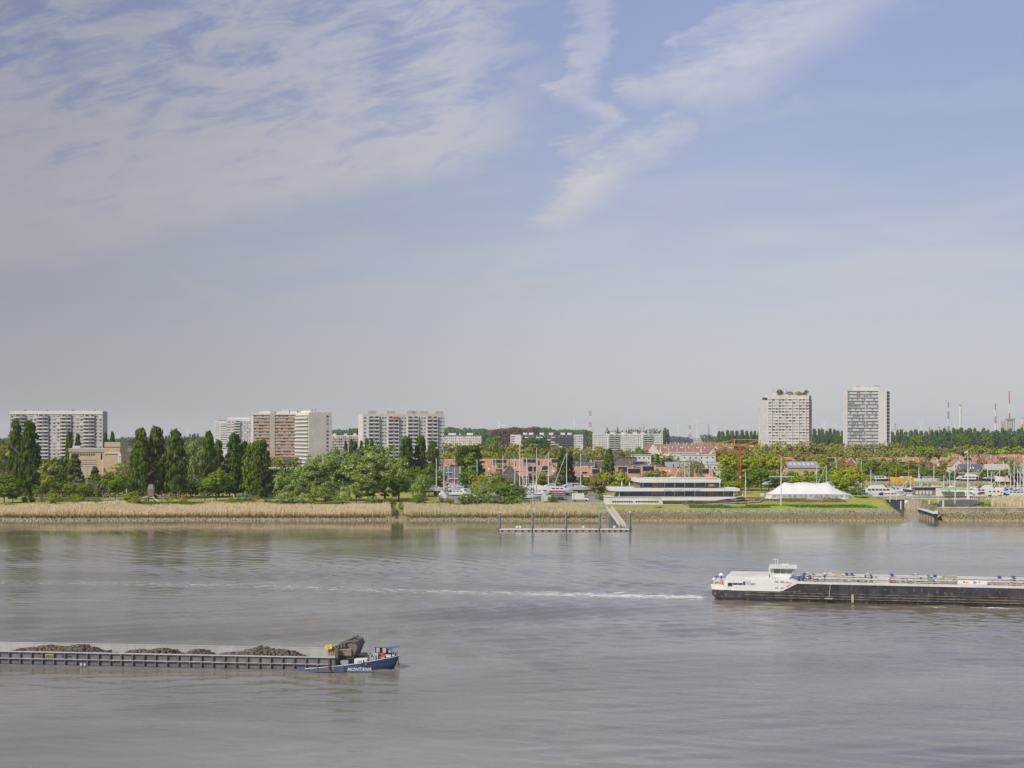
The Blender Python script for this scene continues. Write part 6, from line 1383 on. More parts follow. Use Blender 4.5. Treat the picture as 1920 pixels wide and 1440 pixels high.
# vehicles
def car(px, Y, col, lab, rz=0, z=4.06, L=4.3, suv=False, grp='parked cars'):
    r = root('parked_car', (PX(px, Y), Y, z), rz); tag(r, lab, 'car', grp); h = 1.65 if suv else 1.42; w = .9; a = L/2
    MB().prism([(-a, .35), (a, .3), (a*1.0, .72), (a*.92, .86), (a*.45, .95), (-a*.9, .98), (-a, .8)], 'y', -w, w).build('body', M[col], r)
    MB().prism([(-a*.86, .96), (a*.42, .95), (a*.16, h), (-a*.66, h)], 'y', -w*.86, w*.86).build('window', M['glass'], r)
    MB().prism([(-a*.66, h-.02), (a*.16, h-.02), (a*.10, h+.06), (-a*.60, h+.06)], 'y', -w*.84, w*.84).build('roof', M[col], r)
    for x in (-a*.6, a*.6):
        for s2 in (-1, 1):
            q = MB().tube((x, s2*(w-.2), .33), (x, s2*(w+.02), .33), .33, n=12).build('wheel', M['tyre'], r); MB().tube((x, s2*(w+.02), .33), (x, s2*(w+.04), .33), .19, n=8).build('hubcap', M['alu'], q)
    for s2 in (-1, 1): MB().box(a-.04, a+.02, s2*.65-.15, s2*.65+.15, .62, .78).build('headlight', M['alu'], r); MB().box(-a-.02, -a+.04, s2*.7-.12, s2*.7+.12, .65, .85).build('tail_light', M['red'], r)
    return r
car(1054, 556, 'black', 'black estate car parked in the yard left of the white van'); car(1291, 524, 'dgrey', 'dark grey off-road car parked on the lawn before the yacht club', R(178), 4.05, 4.7, True)
car(1031, 575, 'white', 'white hatchback parked behind the clipped hedge', R(-20)); car(1094, 588, 'grey', 'grey car parked behind the white van', R(5)); car(1686, 690, 'white', 'white saloon parked below the orange-hulled boat', 0, 4.1); car(1672, 700, 'black', 'black car parked left of the white saloon below the laid-up boats', 0, 4.1)
car(1882, 592, 'black', 'black car parked right of the white camper', 0, 4.5); car(1820, 596, 'alu', 'silver car parked behind the foot of the right signal mast', 0, 4.5); car(1843, 600, 'red', 'dark red car parked among the moored boats', 0, 4.5); car(1838, 712, 'black', 'black van-like car under the laid-up boats at the right', 0, 4.1, 4.8, True)
Y = 553; r = root('delivery_van', (PX(1088, Y), Y, 4.08)); tag(r, 'white box van with a yellow and black emblem parked on the car park', 'van')
MB().box(-3.3, 1.5, -1.05, 1.05, .7, 3.1).build('cargo_box', M['white'], r); MB().prism([(1.5, .5), (3.2, .5), (3.3, 1.1), (2.6, 1.35), (1.95, 2.25), (1.5, 2.3)], 'y', -.95, .95).build('cab', M['white'], r)
MB().prism([(1.75, 1.4), (2.45, 1.4), (1.98, 2.1), (1.75, 2.12)], 'y', -.97, .97).build('window', M['glass'], r); MB().box(-3.3, 3.2, -.9, .9, .4, .68).build('chassis', M['dgrey'], r)
for x in (-2.1, 2.3):
    for s2 in (-1, 1): MB().tube((x, s2*.75, .38), (x, s2*1.0, .38), .38, n=12).build('wheel', M['tyre'], r)
MB().tube((-2.6, -1.07, 2.6), (-2.6, -1.05, 2.6), .32, n=12).build('emblem', M['yellow'], r); MB().box(-2.75, -2.45, -1.09, -1.075, 2.45, 2.6).build('emblem_mark', M['black'], r); MB().box(-1.9, -1.75, -1.07, -1.05, 2.0, 2.5).box(-2.9, -2.5, -1.07, -1.05, 1.2, 1.7).build('side_motif', M['brown'], r)
Y = 588; r = root('camper_van', (PX(1866, Y), Y, 4.5)); tag(r, 'white camper van with overhanging cab and dark windows at the right of the dock', 'camper')
MB().prism([(-4, .6), (3, .6), (3.2, 1.5), (2.5, 1.9), (3.3, 2.2), (3.3, 2.9), (-4, 3.0)], 'y', -1.1, 1.1).build('body', M['white'], r)
for x in (-3.0, -1.2, .5): MB().box(x, x+.8, -1.13, -1.1, 1.8, 2.4).build('window', M['glass'], r)
MB().prism([(2.0, 1.3), (2.8, 1.35), (2.45, 1.85), (2.0, 1.85)], 'y', -1.12, 1.12).build('cab_window', M['glass'], r)
for x in (-2.3, 2.1):
    for s2 in (-1, 1): MB().tube((x, s2*.9, .4), (x, s2*1.12, .4), .4, n=12).build('wheel', M['tyre'], r)
# marina, moored
GM = 'boats moored in the dock'; z = 3.2
motor(19, 'large white motor yacht with a flybridge and green canopy left in the dock', 1652, 615, z, 'white', R(-4), True, grp=GM); motor(12, 'white motor yacht with a dark window band behind the lock gate', 1672, 600, z, 'white', R(4), False, grp=GM, cover='navy')
motor(8, 'small white cabin boat right of the lock gate', 1702, 620, z, 'white', R(175), False, grp=GM, cover='navy'); motor(9, 'motor boat with a light blue cover beside the quay house', 1726, 625, z, 'white', R(10), False, grp=GM, cover='lblue')
motor(15, 'white motor yacht with a dark red window band in the middle of the dock', 1748, 640, z, 'white', R(170), True, grp=GM); motor(10, 'white cruiser right of the yacht with the red band', 1775, 628, z, 'white', R(5), False, grp=GM)
motor(14, 'white motor yacht directly behind the right signal mast', 1812, 640, z, 'white', R(178), False, grp=GM, cover='navy'); motor(16, 'long white motor yacht with square windows right of the signal mast', 1842, 625, z, 'white', R(182), True, grp=GM)
motor(11, 'white sports boat in front of the reeds right of the signal mast', 1832, 655, z, 'white', R(10), True, grp=GM); motor(12, 'white motor boat with dark canopy beside the camper', 1868, 640, z, 'white', R(170), True, grp=GM, cover='dgrey'); motor(9, 'small white boat behind the green-canopied shelter', 1790, 655, z, 'white', R(0), False, grp=GM)
motor(10, 'low white boat with navy cover at the far left corner of the dock', 1629, 650, z, 'white', R(8), False, grp=GM, cover='navy'); motor(13, 'white boat with a blue tarpaulin at the right end of the dock', 1908, 612, z, 'white', R(0), False, grp=GM, cover='lblue')
for L, px, Y, yt, lab, kw in ((10, 1613, 640, 865, 'moored sailing boat with a bright white mast at the left end of the dock', {}), (8, 1624, 655, 892, 'moored boat with a short varnished mast', dict(mastm='varn')), (10, 1631, 635, 881, 'moored sailing boat with a thin white mast beside the flybridge yacht', {}),
   (10, 1788.5, 650, 872, 'moored sailing boat with a mast left of the right signal mast', {}), (8, 1798.5, 645, 893, 'moored sailing boat with a short beige mast close to the signal mast', dict(mastm='timber')), (13, 1899, 630, 865, 'moored sailing yacht with the thickest white mast at the right', dict(furl=1)), (11, 1906, 655, 880, 'moored sailing yacht with two sloping sails at the right', dict(furl=1)),
   (14, 1916, 615, 857, 'moored sailing yacht with a tall grey mast at the right picture edge', dict(cover='navy')), (10, 1893, 668, 886, 'moored sailing boat with a low mast behind the thickest mast', dict(furl=1))):
    sail(L, lab, px, Y, z, yt, 'white', R(kw.pop('rz', 5)), grp='sailing boats moored in the dock', ashore=False, keel=False, **kw)
# ashore at the right
GA = 'boats laid up behind the dock'
sail(15, 'classic two-masted wooden yacht with an orange varnished hull and spars', 1698, 706, 7.0, 862, 'gyel', R(180), 'varn', GA, mast2=(.32, 865), mx=-.10, bottom='black', dodger=False)
sail(13, 'white two-masted sailing yacht ashore right of the orange wooden one', 1738, 704, 6.8, 863, 'white', R(2), 'mastw', GA, mast2=(-.32, 876), mx=.28)
sail(10, 'dark-hulled wooden boat with varnished mast ashore behind the marquee trees', 1603, 715, 6.8, 873, 'black', R(5), 'varn', GA)
motor(16, 'dark-hulled white-topped motor yacht ashore left of the orange boat', 1646, 712, 6.4, 'navy', R(4), False, grp=GA); motor(9, 'small white boat ashore beside the dark-hulled motor yacht', 1621, 716, 6.2, 'white', R(0), False, grp=GA)
motor(17, 'large navy and white motor yacht with portholes ashore behind the right signal mast', 1812, 712, 6.2, 'navy', R(178), True, grp=GA); motor(9, 'small white and dark motor boat ashore left of the big navy yacht', 1785, 706, 5.6, 'white', R(0), False, grp=GA, cover='navy')
sail(12, 'navy sailing yacht with sloping foresail ashore against the hedge', 1853, 710, 6.9, 869, 'navy', R(180), 'mastw', GA, furl=1, mx=0.02); sail(18, 'long cream sailing yacht with several furled sails ashore at the right', 1900, 706, 6.9, 864, 'cream', R(180), 'mastw', GA, furl=1, mx=.12, mast2=(-.25, 868))
sail(8, 'sailing boat mast behind the marquee left of its middle', 1530, 660, 6.0, 873, 'white', R(0), 'mastw', GA); sail(9, 'sailing boat with sloping grey foresail behind the right part of the marquee', 1551, 662, 6.0, 872, 'white', R(180), 'mastw', GA, furl=1); sail(9, 'sailing boat with a white mast before the bright trees right of the marquee', 1566, 655, 6.0, 867, 'white', R(0), 'mastw', GA)
sail(9, 'light blue and white sailing boat ashore between crane and marquee', 1446, 655, 7.2, 893, 'lblue', R(180), 'mastw', GA, boom=False, spr=False)
sail(14, 'sailing yacht behind the yacht club with paired masts showing over the roof', 1286, 600, 6.0, 859, 'white', R(180), 'mastw', GA, furl=1, mx=.03, mast2=(-.10, 866)); sail(9, 'boat with a single short mast behind the right end of the club roof', 1348, 610, 6.0, 877, 'white', R(0), 'mastw', GA)
g_ = random.Random(31)
HC = ('white', 'white', 'white', 'navy', 'cream'); CC = (None, 'navy', 'lblue', None, 'dgrey')
for i, px in enumerate((1638, 1662, 1690, 1714, 1740, 1757, 1783, 1803, 1822, 1850, 1862, 1880, 1896, 1918)):
    hc_, cc_ = HC[i % 5], CC[(i*2) % 5]; Lb = (9, 11, 8, 10, 12)[i % 5]
    motor(Lb, f"{hc_}-hulled motor boat {'with '+{'navy': 'navy', 'lblue': 'light blue', 'dgrey': 'grey'}[cc_]+' canopy ' if cc_ else ''}in the rear berths", px, 668+(i % 3)*6, 3.2, hc_, R(g_.choice((80, 95, 5, 170))), i % 3 == 0, grp='motor boats in the rear berths', cover=cc_)
for i, (px, yt) in enumerate(((1641, 893), (1668, 890), (1709, 894), (1723, 888), (1751, 892), (1768, 890), (1779, 885), (1836, 888), (1857, 884), (1873, 880), (1883, 872), (1911, 868))):
    sail((8, 9, 10)[i % 3], ('sailing boat with a thin mast', 'small sailing boat with a wooden mast', 'white sailing boat with furled sail')[i % 3]+' in the rear berths', px, 660+(i % 4)*7, 3.2, yt, 'white', R(g_.choice((0, 8, 175))), ('mastw', 'varn', 'mastw')[i % 3], 'sailing boats moored in the dock', ashore=False, keel=False, furl=i % 3 == 2, spr=False)
# quay house and shelter
r = root('quay_house', (PX(1737, 597), 597, 4.5)); tag(r, 'small grey timber harbour office with light panels beside the dock', 'building'); MB().box(-5, 7, 0, 4, 0, 2.2).build('wall', M['wood'], r); MB().box(-5.2, 7.2, -.2, 4.2, 3.4, 3.7).build('roof', M['grey'], r); MB().box(-4.9, 6.9, .1, 3.9, 2.2, 3.4).build('clerestory', M['glass'], r)
for i in range(5): MB().box(-4.6+i*1.5, -3.6+i*1.5, -.06, 0, .5, 2.1).build('window', M['blind'], r)
MB().box(4, 6.8, -.08, 0, 0, 3.2).build('door', M['white'], r)
r = root('shelter', (PX(1790, 585), 585, 4.5)); tag(r, 'open shelter with a pale green hipped canopy near the right signal mast', 'shelter')
MB().add([(-6,-1.5,2.9),(6,-1.5,2.9),(6,3,2.9),(-6,3,2.9),(-3,.7,4.1),(3,.7,4.1)], [(0,1,5,4),(1,2,5),(2,3,4,5),(3,0,4),(0,3,2,1)]).build('canopy', M['pgreen'], r)
for x in (-5.8, 0, 5.8): MB().tube((x, -1.3, 0), (x, -1.3, 2.9), .07).build('post', M['white'], r)
MB().box(-5, 5, 2, 2.4, .3, 2.0).build('white_boards', M['whitewall'], r)
r = root('shed', (PX(1761, 700), 700, 4)); tag(r, 'small cream garden shed on the bank right of the white two-masted yacht', 'shed'); MB().box(-1.6, 1.6, 0, 2.4, 0, 2.2).build('wall', M['cream'], r); MB().prism([(-1.8, 2.2), (1.8, 2.2), (0, 3)], 'y', -.1, 2.5).build('roof', M['pale'], r)
fn = root('picket_fence', (PX(1800, 553), 553, 4.4)); tag(fn, 'low white picket fence along the right grass bank', 'fence')
m = MB(); 
for i in range(36): m.box(-3+i*.75, -2.75+i*.75, 0, .06, 0, 1.1)
m.build('pale', M['white'], fn); MB().box(-3, 24, .07, .12, .8, .9).build('rail', M['white'], fn)
# ------------------------------------------------------------ tanker barge
r = root('tanker_barge', (36.6, 254.2, 0), math.atan2(-.204, .979)); tag(r, 'long black-hulled tanker barge with white deckhouse and pipework, leaving to the right', 'tanker barge', px=1620)
BW = 11.4
def lofted(st, name, mats, parent, mi=None):
    """st: rows of points along the hull; every row runs from near side over keel to far side"""
    k = len(st[0]); m = MB(); m.v = [p for s in st for p in s]
    for i in range(len(st)-1):
        for j in range(k-1): m.f.append((i*k+j, i*k+j+1, (i+1)*k+j+1, (i+1)*k+j)); m.mi.append(mi(i, j) if mi else 0)
    m.f.append(tuple(range(k-1, -1, -1))); m.mi.append(0); m.f.append(tuple((len(st)-1)*k+j for j in range(k))); m.mi.append(0)
    return m.build(name, mats, parent)
def ztop(x): return 1.85 if x < 12.6 else min(3.35, 1.85+(x-12.6)*.54)
xs1 = [.0, .25, .8, 2, 4, 7, 10, 12.6, 14, 15.4, 20, 40, 60, 80, 96, 101, 105, 108, 110]
hwf = lambda x: 5.7*min(1, .80+.2*min(1, x/3)) if x < 20 else (5.7 if x < 97 else 5.7*math.sqrt(max(.004, 1-((x-97)/13.1)**2)))
st = []
for x in xs1:
    hw = hwf(x); t = ztop(x)+(max(0, x-98)*.10); rake = max(0, 2.2-x)*.9
    zb = -1.0+rake*.75
    st.append([(x, 5.7-hw, t), (x+.0, 5.7-hw, max(zb+.3, .55)), (x+rake*.25, 5.7-hw*.94, max(zb, -.2)), (x+rake*.5, 5.7-hw*.8, zb), (x+rake*.5, 5.7+hw*.8, zb), (x+rake*.25, 5.7+hw*.94, max(zb, -.2)), (x, 5.7+hw, max(zb+.3, .55)), (x, 5.7+hw, t)])
lofted(st, 'hull', [M['hull']], r)
MB().box(14.5, 98, .35, 11.05, 3.0, 3.34).build('cargo_deck', mat('worn_deck', (.27,.245,.21), .8, .2, .8), r)
# white bulwark round the stern following the hull
wb = MB(); row = []
for x in xs1[:10]:
    hw = hwf(x)+.02; row.append((x-.02, 5.7-hw, ztop(x)-.02))
up_ = [(x-.25 if x < .5 else x, y-.06, 2.85 if x < 9 else 3.35) for x, y, z in row]
n = len(row); far = [(x, 11.4-y, z) for x, y, z in row]; farup = [(x, 11.4-y, z) for x, y, z in up_]
wb.add(row+up_, [(i, i+1, n+i+1, n+i) for i in range(n-1)]); wb.add(far+farup, [(i+1, i, n+i, n+i+1) for i in range(n-1)]); wb.add([row[0], up_[0], farup[0], far[0]], [(0, 1, 2, 3)])
wb.build('bulwark', M['white'], r)
MB().box(15.2, 98, -.10, .30, 3.30, 3.72).box(15.2, 98, 11.1, 11.5, 3.30, 3.72).build('gunwale', M['pale'], r)
st = MB()
for z, h in ((.62, .10), (1.05, .12), (1.55, .08)): st.box(6 if z > 1 else 10, 98, -.13, -.0, z, z+h)
st.build('rubbing_strake', mat('scuffed_steel', (.17,.14,.11), .7, .6, .7), r)
MB().box(12.4, 15.8, -.04, .0, 1.80, 1.95).build('step', M['dgrey'], r)
# deckhouse
MB().prism([(2.2, 1.9), (13.0, 1.9), (15.6, 3.2), (15.5, 3.5), (14.7, 3.85), (13.9, 3.98), (3.0, 3.98), (2.2, 3.4)], 'y', .02, 11.38).build('deckhouse', M['white'], r)
MB().box(2.9, 14.0, .9, 10.5, 3.98, 4.16).build('deckhouse_roof', M['whitewall'], r)
def tw(x0, x1, z0, z1, m='glass', nm='window'):
    o = MB().box(x0, x1, -.03, .02, z0, z1).build(nm, M[m], r); MB().box(x0-.07, x1+.07, -.05, -.03, z1, z1+.07).box(x0-.07, x1+.07, -.05, -.03, z0-.07, z0).box(x0-.07, x0, -.05, -.03, z0, z1).box(x1, x1+.07, -.05, -.03, z0, z1).build('window_frame', M['pale'], o)
for a in (2.95, 3.85, 4.75): tw(a, a+.85, 2.6, 3.2)
tw(5.7, 6.05, 2.7, 3.5); MB().box(6.15, 7.0, -.06, .0, 2.6, 3.65).build('door', M['alu'], r); tw(7.1, 7.9, 2.7, 3.2, 'glassl'); tw(9.2, 9.95, 2.6, 3.25); tw(10.05, 10.85, 2.6, 3.25)
for a in (11.4, 12.35): MB().box(a, a+.6, -.05, .0, 2.3, 3.75).build('door', M['grey'], r)
MB().tube((13.55, -.06, 3.15), (13.55, -.02, 3.15), .42, n=16).build('logo_ring', M['red'], r); MB().tube((13.55, -.09, 3.15), (13.55, -.065, 3.15), .26, n=14).build('logo_centre', M['white'], r)
MB().box(13.0, 13.10, -.04, 0, 2.9, 3.5).build('logo_bar', M['pinkr'], r)
letters('BC', .34, M['pinkr'], r, (13.98, -.05, 3.28)); letters('EL', .30, M['pinkr'], r, (13.98, -.05, 2.98))
MB().tube((14.5, -.05, 3.2), (15.2, -.05, 3.35), .03, n=4).build('logo_swoosh', M['pinkr'], r)
MB().box(3.2, 10.3, 1.6, 9.8, 4.16, 4.42).build('roof_trunk', M['pale'], r)
# wheelhouse
WH = MB().box(11.0, 14.3, 3.0, 8.4, 4.16, 4.75).build('wheelhouse', M['white'], r)
MB().prism([(11.1, 4.75), (14.2, 4.75), (14.9, 5.75), (10.9, 5.75)], 'y', 3.1, 8.3).build('wheelhouse_glass', mat('tinted_glass', (.22,.26,.25), .1, .3, .5, spec=.7), WH)
fr = MB()
for x in (11.1, 12.3, 13.4, 14.4): fr.tube((x, 3.05, 4.7), (x+.05+(x-12)*.12, 3.0, 5.75), .07, n=4)
fr.box(11, 14.4, 3.0, 3.06, 5.6, 5.75); fr.build('window_pillar', M['white'], WH)
MB().box(10.3, 15.3, 2.3, 9.1, 5.75, 5.92).build('wheelhouse_roof', M['pale'], WH); MB().prism([(14.6, 5.75), (15.1, 5.75), (14.9, 5.0)], 'y', 2.9, 3.1).build('roof_bracket', M['alu'], WH)
m = MB(); m.tube((11.4, 4, 5.9), (11.4, 4, 7.6), .05).tube((10.9, 4, 7.3), (11.9, 4, 7.3), .05).tube((11.8, 6, 5.9), (11.8, 6, 7.2), .05).box(12.4, 13.8, 4.5, 4.7, 6.3, 6.45).tube((13.1, 4.6, 5.9), (13.1, 4.6, 6.35), .06); m.build('radar_mast', M['white'], WH)
MB().tube((10.8, .8, 4.0), (10.3, .8, 6.0), .12).tube((11.2, .5, 3.98), (11.2, .5, 5.1), .05).build('stern_pole', M['white'], r)
# stern gear
sg = MB()
for x in (.5, 1.1, 1.7): sg.tube((x, .9, 2.8), (x, .9, 4.0), .05, n=4)
sg.tube((.3, .9, 3.9), (2.2, .9, 3.9), .05, n=4).tube((.3, .9, 3.4), (2.2, .9, 3.4), .04, n=4); sg.build('stern_railing', M['white'], r)
MB().ball((1.6, 2.5, 4.3), .45, .45, .45, 10, 7).ball((.3, 2.0, 3.6), .3, .3, .3, 8, 6).build('satellite_dome', M['white'], r); MB().prism([(.6, 4.3), (1.0, 4.3), (.85, 3.7), (.75, 3.7)], 'y', 1.2, 1.6).prism([(1.5, 4.35), (1.9, 4.35), (1.75, 3.7), (1.65, 3.7)], 'y', .8, 1.2).build('blue_ventilator', mat('bright_blue', (.05,.08,.17), .5, .1), r)
MB().tube((1.0, 1.6, 2.9), (1.0, 2.3, 2.9), .35, n=10).box(1.6, 2.0, 1.2, 2.0, 2.85, 3.5).box(.2, .6, 1.4, 2.6, 2.8, 3.3).build('winch', M['alu'], r); MB().box(1.95, 2.05, .0, .5, 2.9, 3.6).box(1.6, 1.7, .1, .5, 3.0, 3.7).build('red_fitting', M['red'], r)
# cargo deck pipework
q_ = random.Random(9)
pipes = [(2.2, 3.75, .10), (3.2, 4.05, .14), (4.2, 4.35, .16), (5.4, 4.45, .16), (6.6, 4.45, .12), (8.0, 4.1, .15)]
for y, z, rad in pipes: MB().tube((17, y, z), (97, y, z), rad, n=7).build('cargo_pipe', M[q_.choice(('pale', 'concrete', 'cream'))], r)
sm_ = MB(); x = 18
while x < 96: sm_.box(x, x+.12, 1.8, 8.6, 3.34, 3.5).box(x, x+.12, 2.0, 2.15, 3.34, 3.7).box(x, x+.12, 4.1, 4.25, 3.34, 4.25).box(x, x+.12, 6.5, 6.65, 3.34, 4.35); x += 2.6
sm_.build('pipe_support', M['pale'], r)
rl = MB(); x = 16
while x < 97: rl.tube((x, .9, 3.34), (x, .9, 4.4), .035, n=4); x += 2.2
rl.tube((16, .9, 4.4), (97, .9, 4.4), .03, n=4).tube((16, .9, 3.9), (97, .9, 3.9), .02, n=4); rl.build('deck_railing', M['grey'], r)
def cluster(x0, n, w, seed):
    g = random.Random(seed); a, b_, c_ = MB(), MB(), MB()
    for i in range(n):
        x = x0+g.uniform(0, w); y = g.uniform(1.4, 8.5); h = g.uniform(.5, 1.5); m = g.choice((a, a, b_, c_))
        k = g.random()
        if k < .4: m.tube((x, y, 3.34), (x, y, 3.34+h), .07, n=5); m.tube((x-.2, y, 3.34+h), (x+.2, y, 3.34+h), .16, n=8)
        elif k < .7: m.tube((x, y, 3.4+h*.5), (x, y+1.5, 3.4+h*.5), .12, n=6)
        else: m.box(x-.18, x+.18, y-.2, y+.2, 3.34, 3.34+h*.6)
    a.build('valve_group', M['alu'], r); b_.build('valve_group', M['timber'], r); c_.build('valve_group', M['dgrey'], r)
for x0, n, w, sd in ((16, 40, 4.5, 1), (26, 22, 3, 2), (34, 55, 11, 3), (52, 30, 6, 4), (70, 24, 8, 5), (85, 14, 6, 6), (20, 30, 14, 7), (46, 24, 12, 8)): cluster(x0, n, w, sd)
MB().tube((15.9, 1.8, 3.4), (16.6, 1.8, 4.9), .2).tube((17.6, 2.4, 3.4), (17.6, 2.4, 4.7), .25).build('blue_hose', bpy.data.materials['bright_blue'], r)
for x in (24, 24.9, 39.5, 32, 50.6, 53): MB().box(x, x+.5, 4.6, 5.3, 4.55, 4.95).build('blue_valve', bpy.data.materials['bright_blue'], r)
MB().box(28.8, 31.6, 1.2, 3.2, 3.34, 4.5).build('deck_locker', M['pale'], r); MB().box(31.65, 31.8, 1.2, 3.2, 3.34, 4.4).box(32.4, 32.55, 1.2, 3.0, 3.34, 4.2).build('red_fitting', M['pinkr'], r)
MB().box(38.4, 39.2, 2.6, 3.6, 3.34, 4.8).build('green_pump', mat('sea_green', (.16,.28,.21), .5, .1), r); MB().box(22, 23.4, 4.4, 5.4, 4.5, 4.75).box(41, 43.5, 5, 6, 4.5, 4.8).build('tan_grating', M['tan'], r)
MB().box(26, 28.5, 5, 7, 3.34, 4.5).build('white_deck_box', M['pale'], r)
bn = MB().box(43.2, 48.2, .55, .62, 3.72, 4.5).build('banner', M['white'], r); MB().tube((44.3, .53, 4.15), (44.3, .55, 4.15), .17, n=10).tube((44.75, .53, 4.1), (44.75, .55, 4.1), .12, n=10).box(44.9, 45.2, .53, .55, 4.0, 4.08).build('banner_mark', M['red'], bn); MB().box(45.9, 46.4, .53, .55, 3.95, 4.3).box(46.8, 47.0, .53, .55, 4.1, 4.3).build('banner_motif', M['purple'], bn)
MB().tube((21.2, -.16, 3.3), (21.0, -.16, 1.0), .05, n=4).box(20.2, 21.6, -.5, -.1, .72, .84).build('boarding_ladder', M['alu'], r); MB().box(24.9, 25.3, -.16, -.13, .1, 1.6).build('draught_mark', M['tan'], r)
MB().tube((4.5, -.04, 2.35), (4.6, -.04, 2.35), .03).build('scupper', M['dgrey'], r)
# ------------------------------------------------------------ cargo barge
r = root('cargo_barge', (BT.x, BT.y, 0), math.atan2(-.1165, .9932)); tag(r, 'low cargo barge with ribbed grey sides, blue bow and rubble in its hold', 'cargo barge', px=400)
def bt(x):   # top of the side (blue bow sheer)
    return float(np.interp(x, [-90, -14, -11, -7, -4.4, -2.2, 0], [.22, .22, .36, .72, .98, 1.32, 1.62]))
def bw(x): return float(np.interp(x, [-90, -13, -9, -6, -4, -2.5, -1, -.3, 0], [4.1, 4.1, 3.95, 3.55, 3.0, 2.3, 1.2, .5, .12]))
xs2 = [-88, -60, -30, -18, -14, -13, -12, -11, -10, -9, -8, -7, -6, -5, -4, -3, -2.2, -1.4, -.8, -.3, 0]
st = []
for x in xs2:
    w = bw(x); t = bt(x); fl_ = .0 if x < -8 else .05*(x+8); q = max(0, x+3)*.14
    st.append([(x+q, -w, t), (x, -(w-fl_*.5), t*.35), (x-q, -(w-fl_), -.05), (x-q*1.5, -w*.8, -1), (x-q*1.5, w*.8, -1), (x-q, w-fl_, -.05), (x, w-fl_*.5, t*.35), (x+q, w, t)])
lofted(st, 'hull', [M['steel'], M['blue'], M['black']], r, lambda i, j: (1 if xs2[i+1] > -12 else 0) if j in (0, 1, 5, 6) else 2)
dm = MB(); P = [(x+max(0, x+3)*.14, bw(x), bt(x)) for x in xs2]
dm.add([(x, -w+.05, t-.05) for x, w, t in P]+[(x, w-.05, t-.05) for x, w, t in P], [(i, i+1, len(P)+i+1, len(P)+i) for i in range(3, len(P)-1)]); dm.build('foredeck', M['dgrey'], r)
gn = MB()
for a, b_ in zip(P[7:-1], P[8:]):
    for s2 in (-1, 1): gn.tube((a[0], s2*a[1], a[2]), (b_[0], s2*b_[1], b_[2]), .06, n=5)
gn.build('gunwale', M['pale'], r)
# coamings
CZ0, CZ1 = .2, 1.78
MB().box(-88, -7.2, -3.78, -3.68, CZ0, CZ1).build('near_coaming', M['steel'], r); MB().box(-88, -7.2, 3.68, 3.78, CZ0, CZ1).build('far_coaming', M['lsteel'], r)
MB().box(-7.2, -7.1, -3.7, 3.7, CZ0, CZ1).box(-88, -87.9, -3.7, 3.7, CZ0, CZ1).build('end_coaming', M['steel'], r); MB().box(-87.9, -7.2, -3.68, 3.68, -.9, -.6).build('hold_floor', M['steel'], r)
MB().box(-88, -7.1, -4.0, -3.66, CZ1, CZ1+.10).box(-88, -7.1, 3.66, 3.95, CZ1, CZ1+.08).build('coaming_cap', M['lsteel'], r)
MB().box(-88, -8.0, -4.06, -3.79, .92, 1.02).build('mid_rail', mat('worn_rail', (.36,.31,.26), .7, .3, .8), r)
rbm = MB().box(0, .16, -4.05, -3.78, CZ0, CZ1).mesh('coaming_rib', M['dgrey']); x = -87.5
while x < -7.3: link('coaming_rib', rbm, r, (x, 0, 0)); x += 1.53
MB().box(-45.8, -44.5, -3.84, -3.785, 1.15, 1.6).build('name_plate', M['tan'], r)
letters('240812.3', .26, M['black'], r, (-45.7, -3.86, 1.25)); letters('ZEEBRUGGE', .24, M['dgrey'], r, (-43.6, -3.86, 1.28))
m = MB()
for x in (-56.2, -55.7, -40.8, -40.3): m.tube((x, -4.1, .5), (x+.1, -4.15, .2), .12, n=6)
m.build('fender_ring', M['pale'], r)
MB().box(-64, -52, -4.13, -4.09, .02, .1).build('rubbing_strip', M['tan'], r) if 0 else None
o = letters('MONTANA', .60, M['white'], r, (-5.6, -3.72, .13), rot=(R(92), 0, R(10.5)), shear=.35, ext=.02, space=1.0, bold=.012); o['label'] = 'white slanted name on the blue bow'
MB().tube((-8.0, -4.14, .95), (-7.75, -4.05, .05), .035, n=4).tube((-6.1, -3.75, .9), (-6.4, -3.85, .05), .035, n=4).build('red_draught_line', M['red'], r)
# gear on the foredeck
hc = root('hatch_cover_stack', (0, 0, 0)); hc.parent = None
hc.location = r.matrix_basis @ Vector((0, 0, 0)); hc.rotation_euler = r.rotation_euler; tag(hc, 'stack of tilted grey-brown ribbed hatch covers with yellow reels above the barge bow', 'hatch covers', px=652)
MB().box(-8.3, -5.3, -2.6, 2.4, 1.9, 2.75).build('crate', M['tan'], hc)
sl = MB()
for i in range(5): sl.box(-8.32, -5.28, -2.66, -2.6, 1.95+i*.16, 1.99+i*.16)
for i in range(11): sl.box(-8.3+i*.29, -8.25+i*.29, -2.68, -2.62, 1.9, 2.75)
sl.build('crate_batten', M['timber'], hc)
PR = [(-8.15, 2.55), (-7.7, 2.95), (-7.0, 3.2), (-6.3, 3.55), (-5.3, 3.72), (-4.85, 3.55), (-4.6, 3.0)]
MB().prism(PR+[(-5.2, 1.5), (-5.9, 1.5), (-5.9, 2.75), (-8.1, 2.75)], 'y', -2.35, 2.1).build('folded_stack', M['tarp'], hc)
for i in range(10):
    y = -2.5+i*.49; k = .05+.05*math.sin(i*2.7); lo = [(x, z-.10) for x, z in reversed(PR)]
    MB().prism([(x, z+k) for x, z in PR]+[(x, z+k) for x, z in lo], 'y', y, y+.27).build('ribbed_cover', M['tarp'], hc)
for i in range(5): MB().box(-8.0+i*.42, -7.72+i*.42, -2.72, -2.45, 2.7+i*.07, 2.98+i*.12).build('strap_bundle', M['tarp' if i % 2 else 'dgrey'], hc)
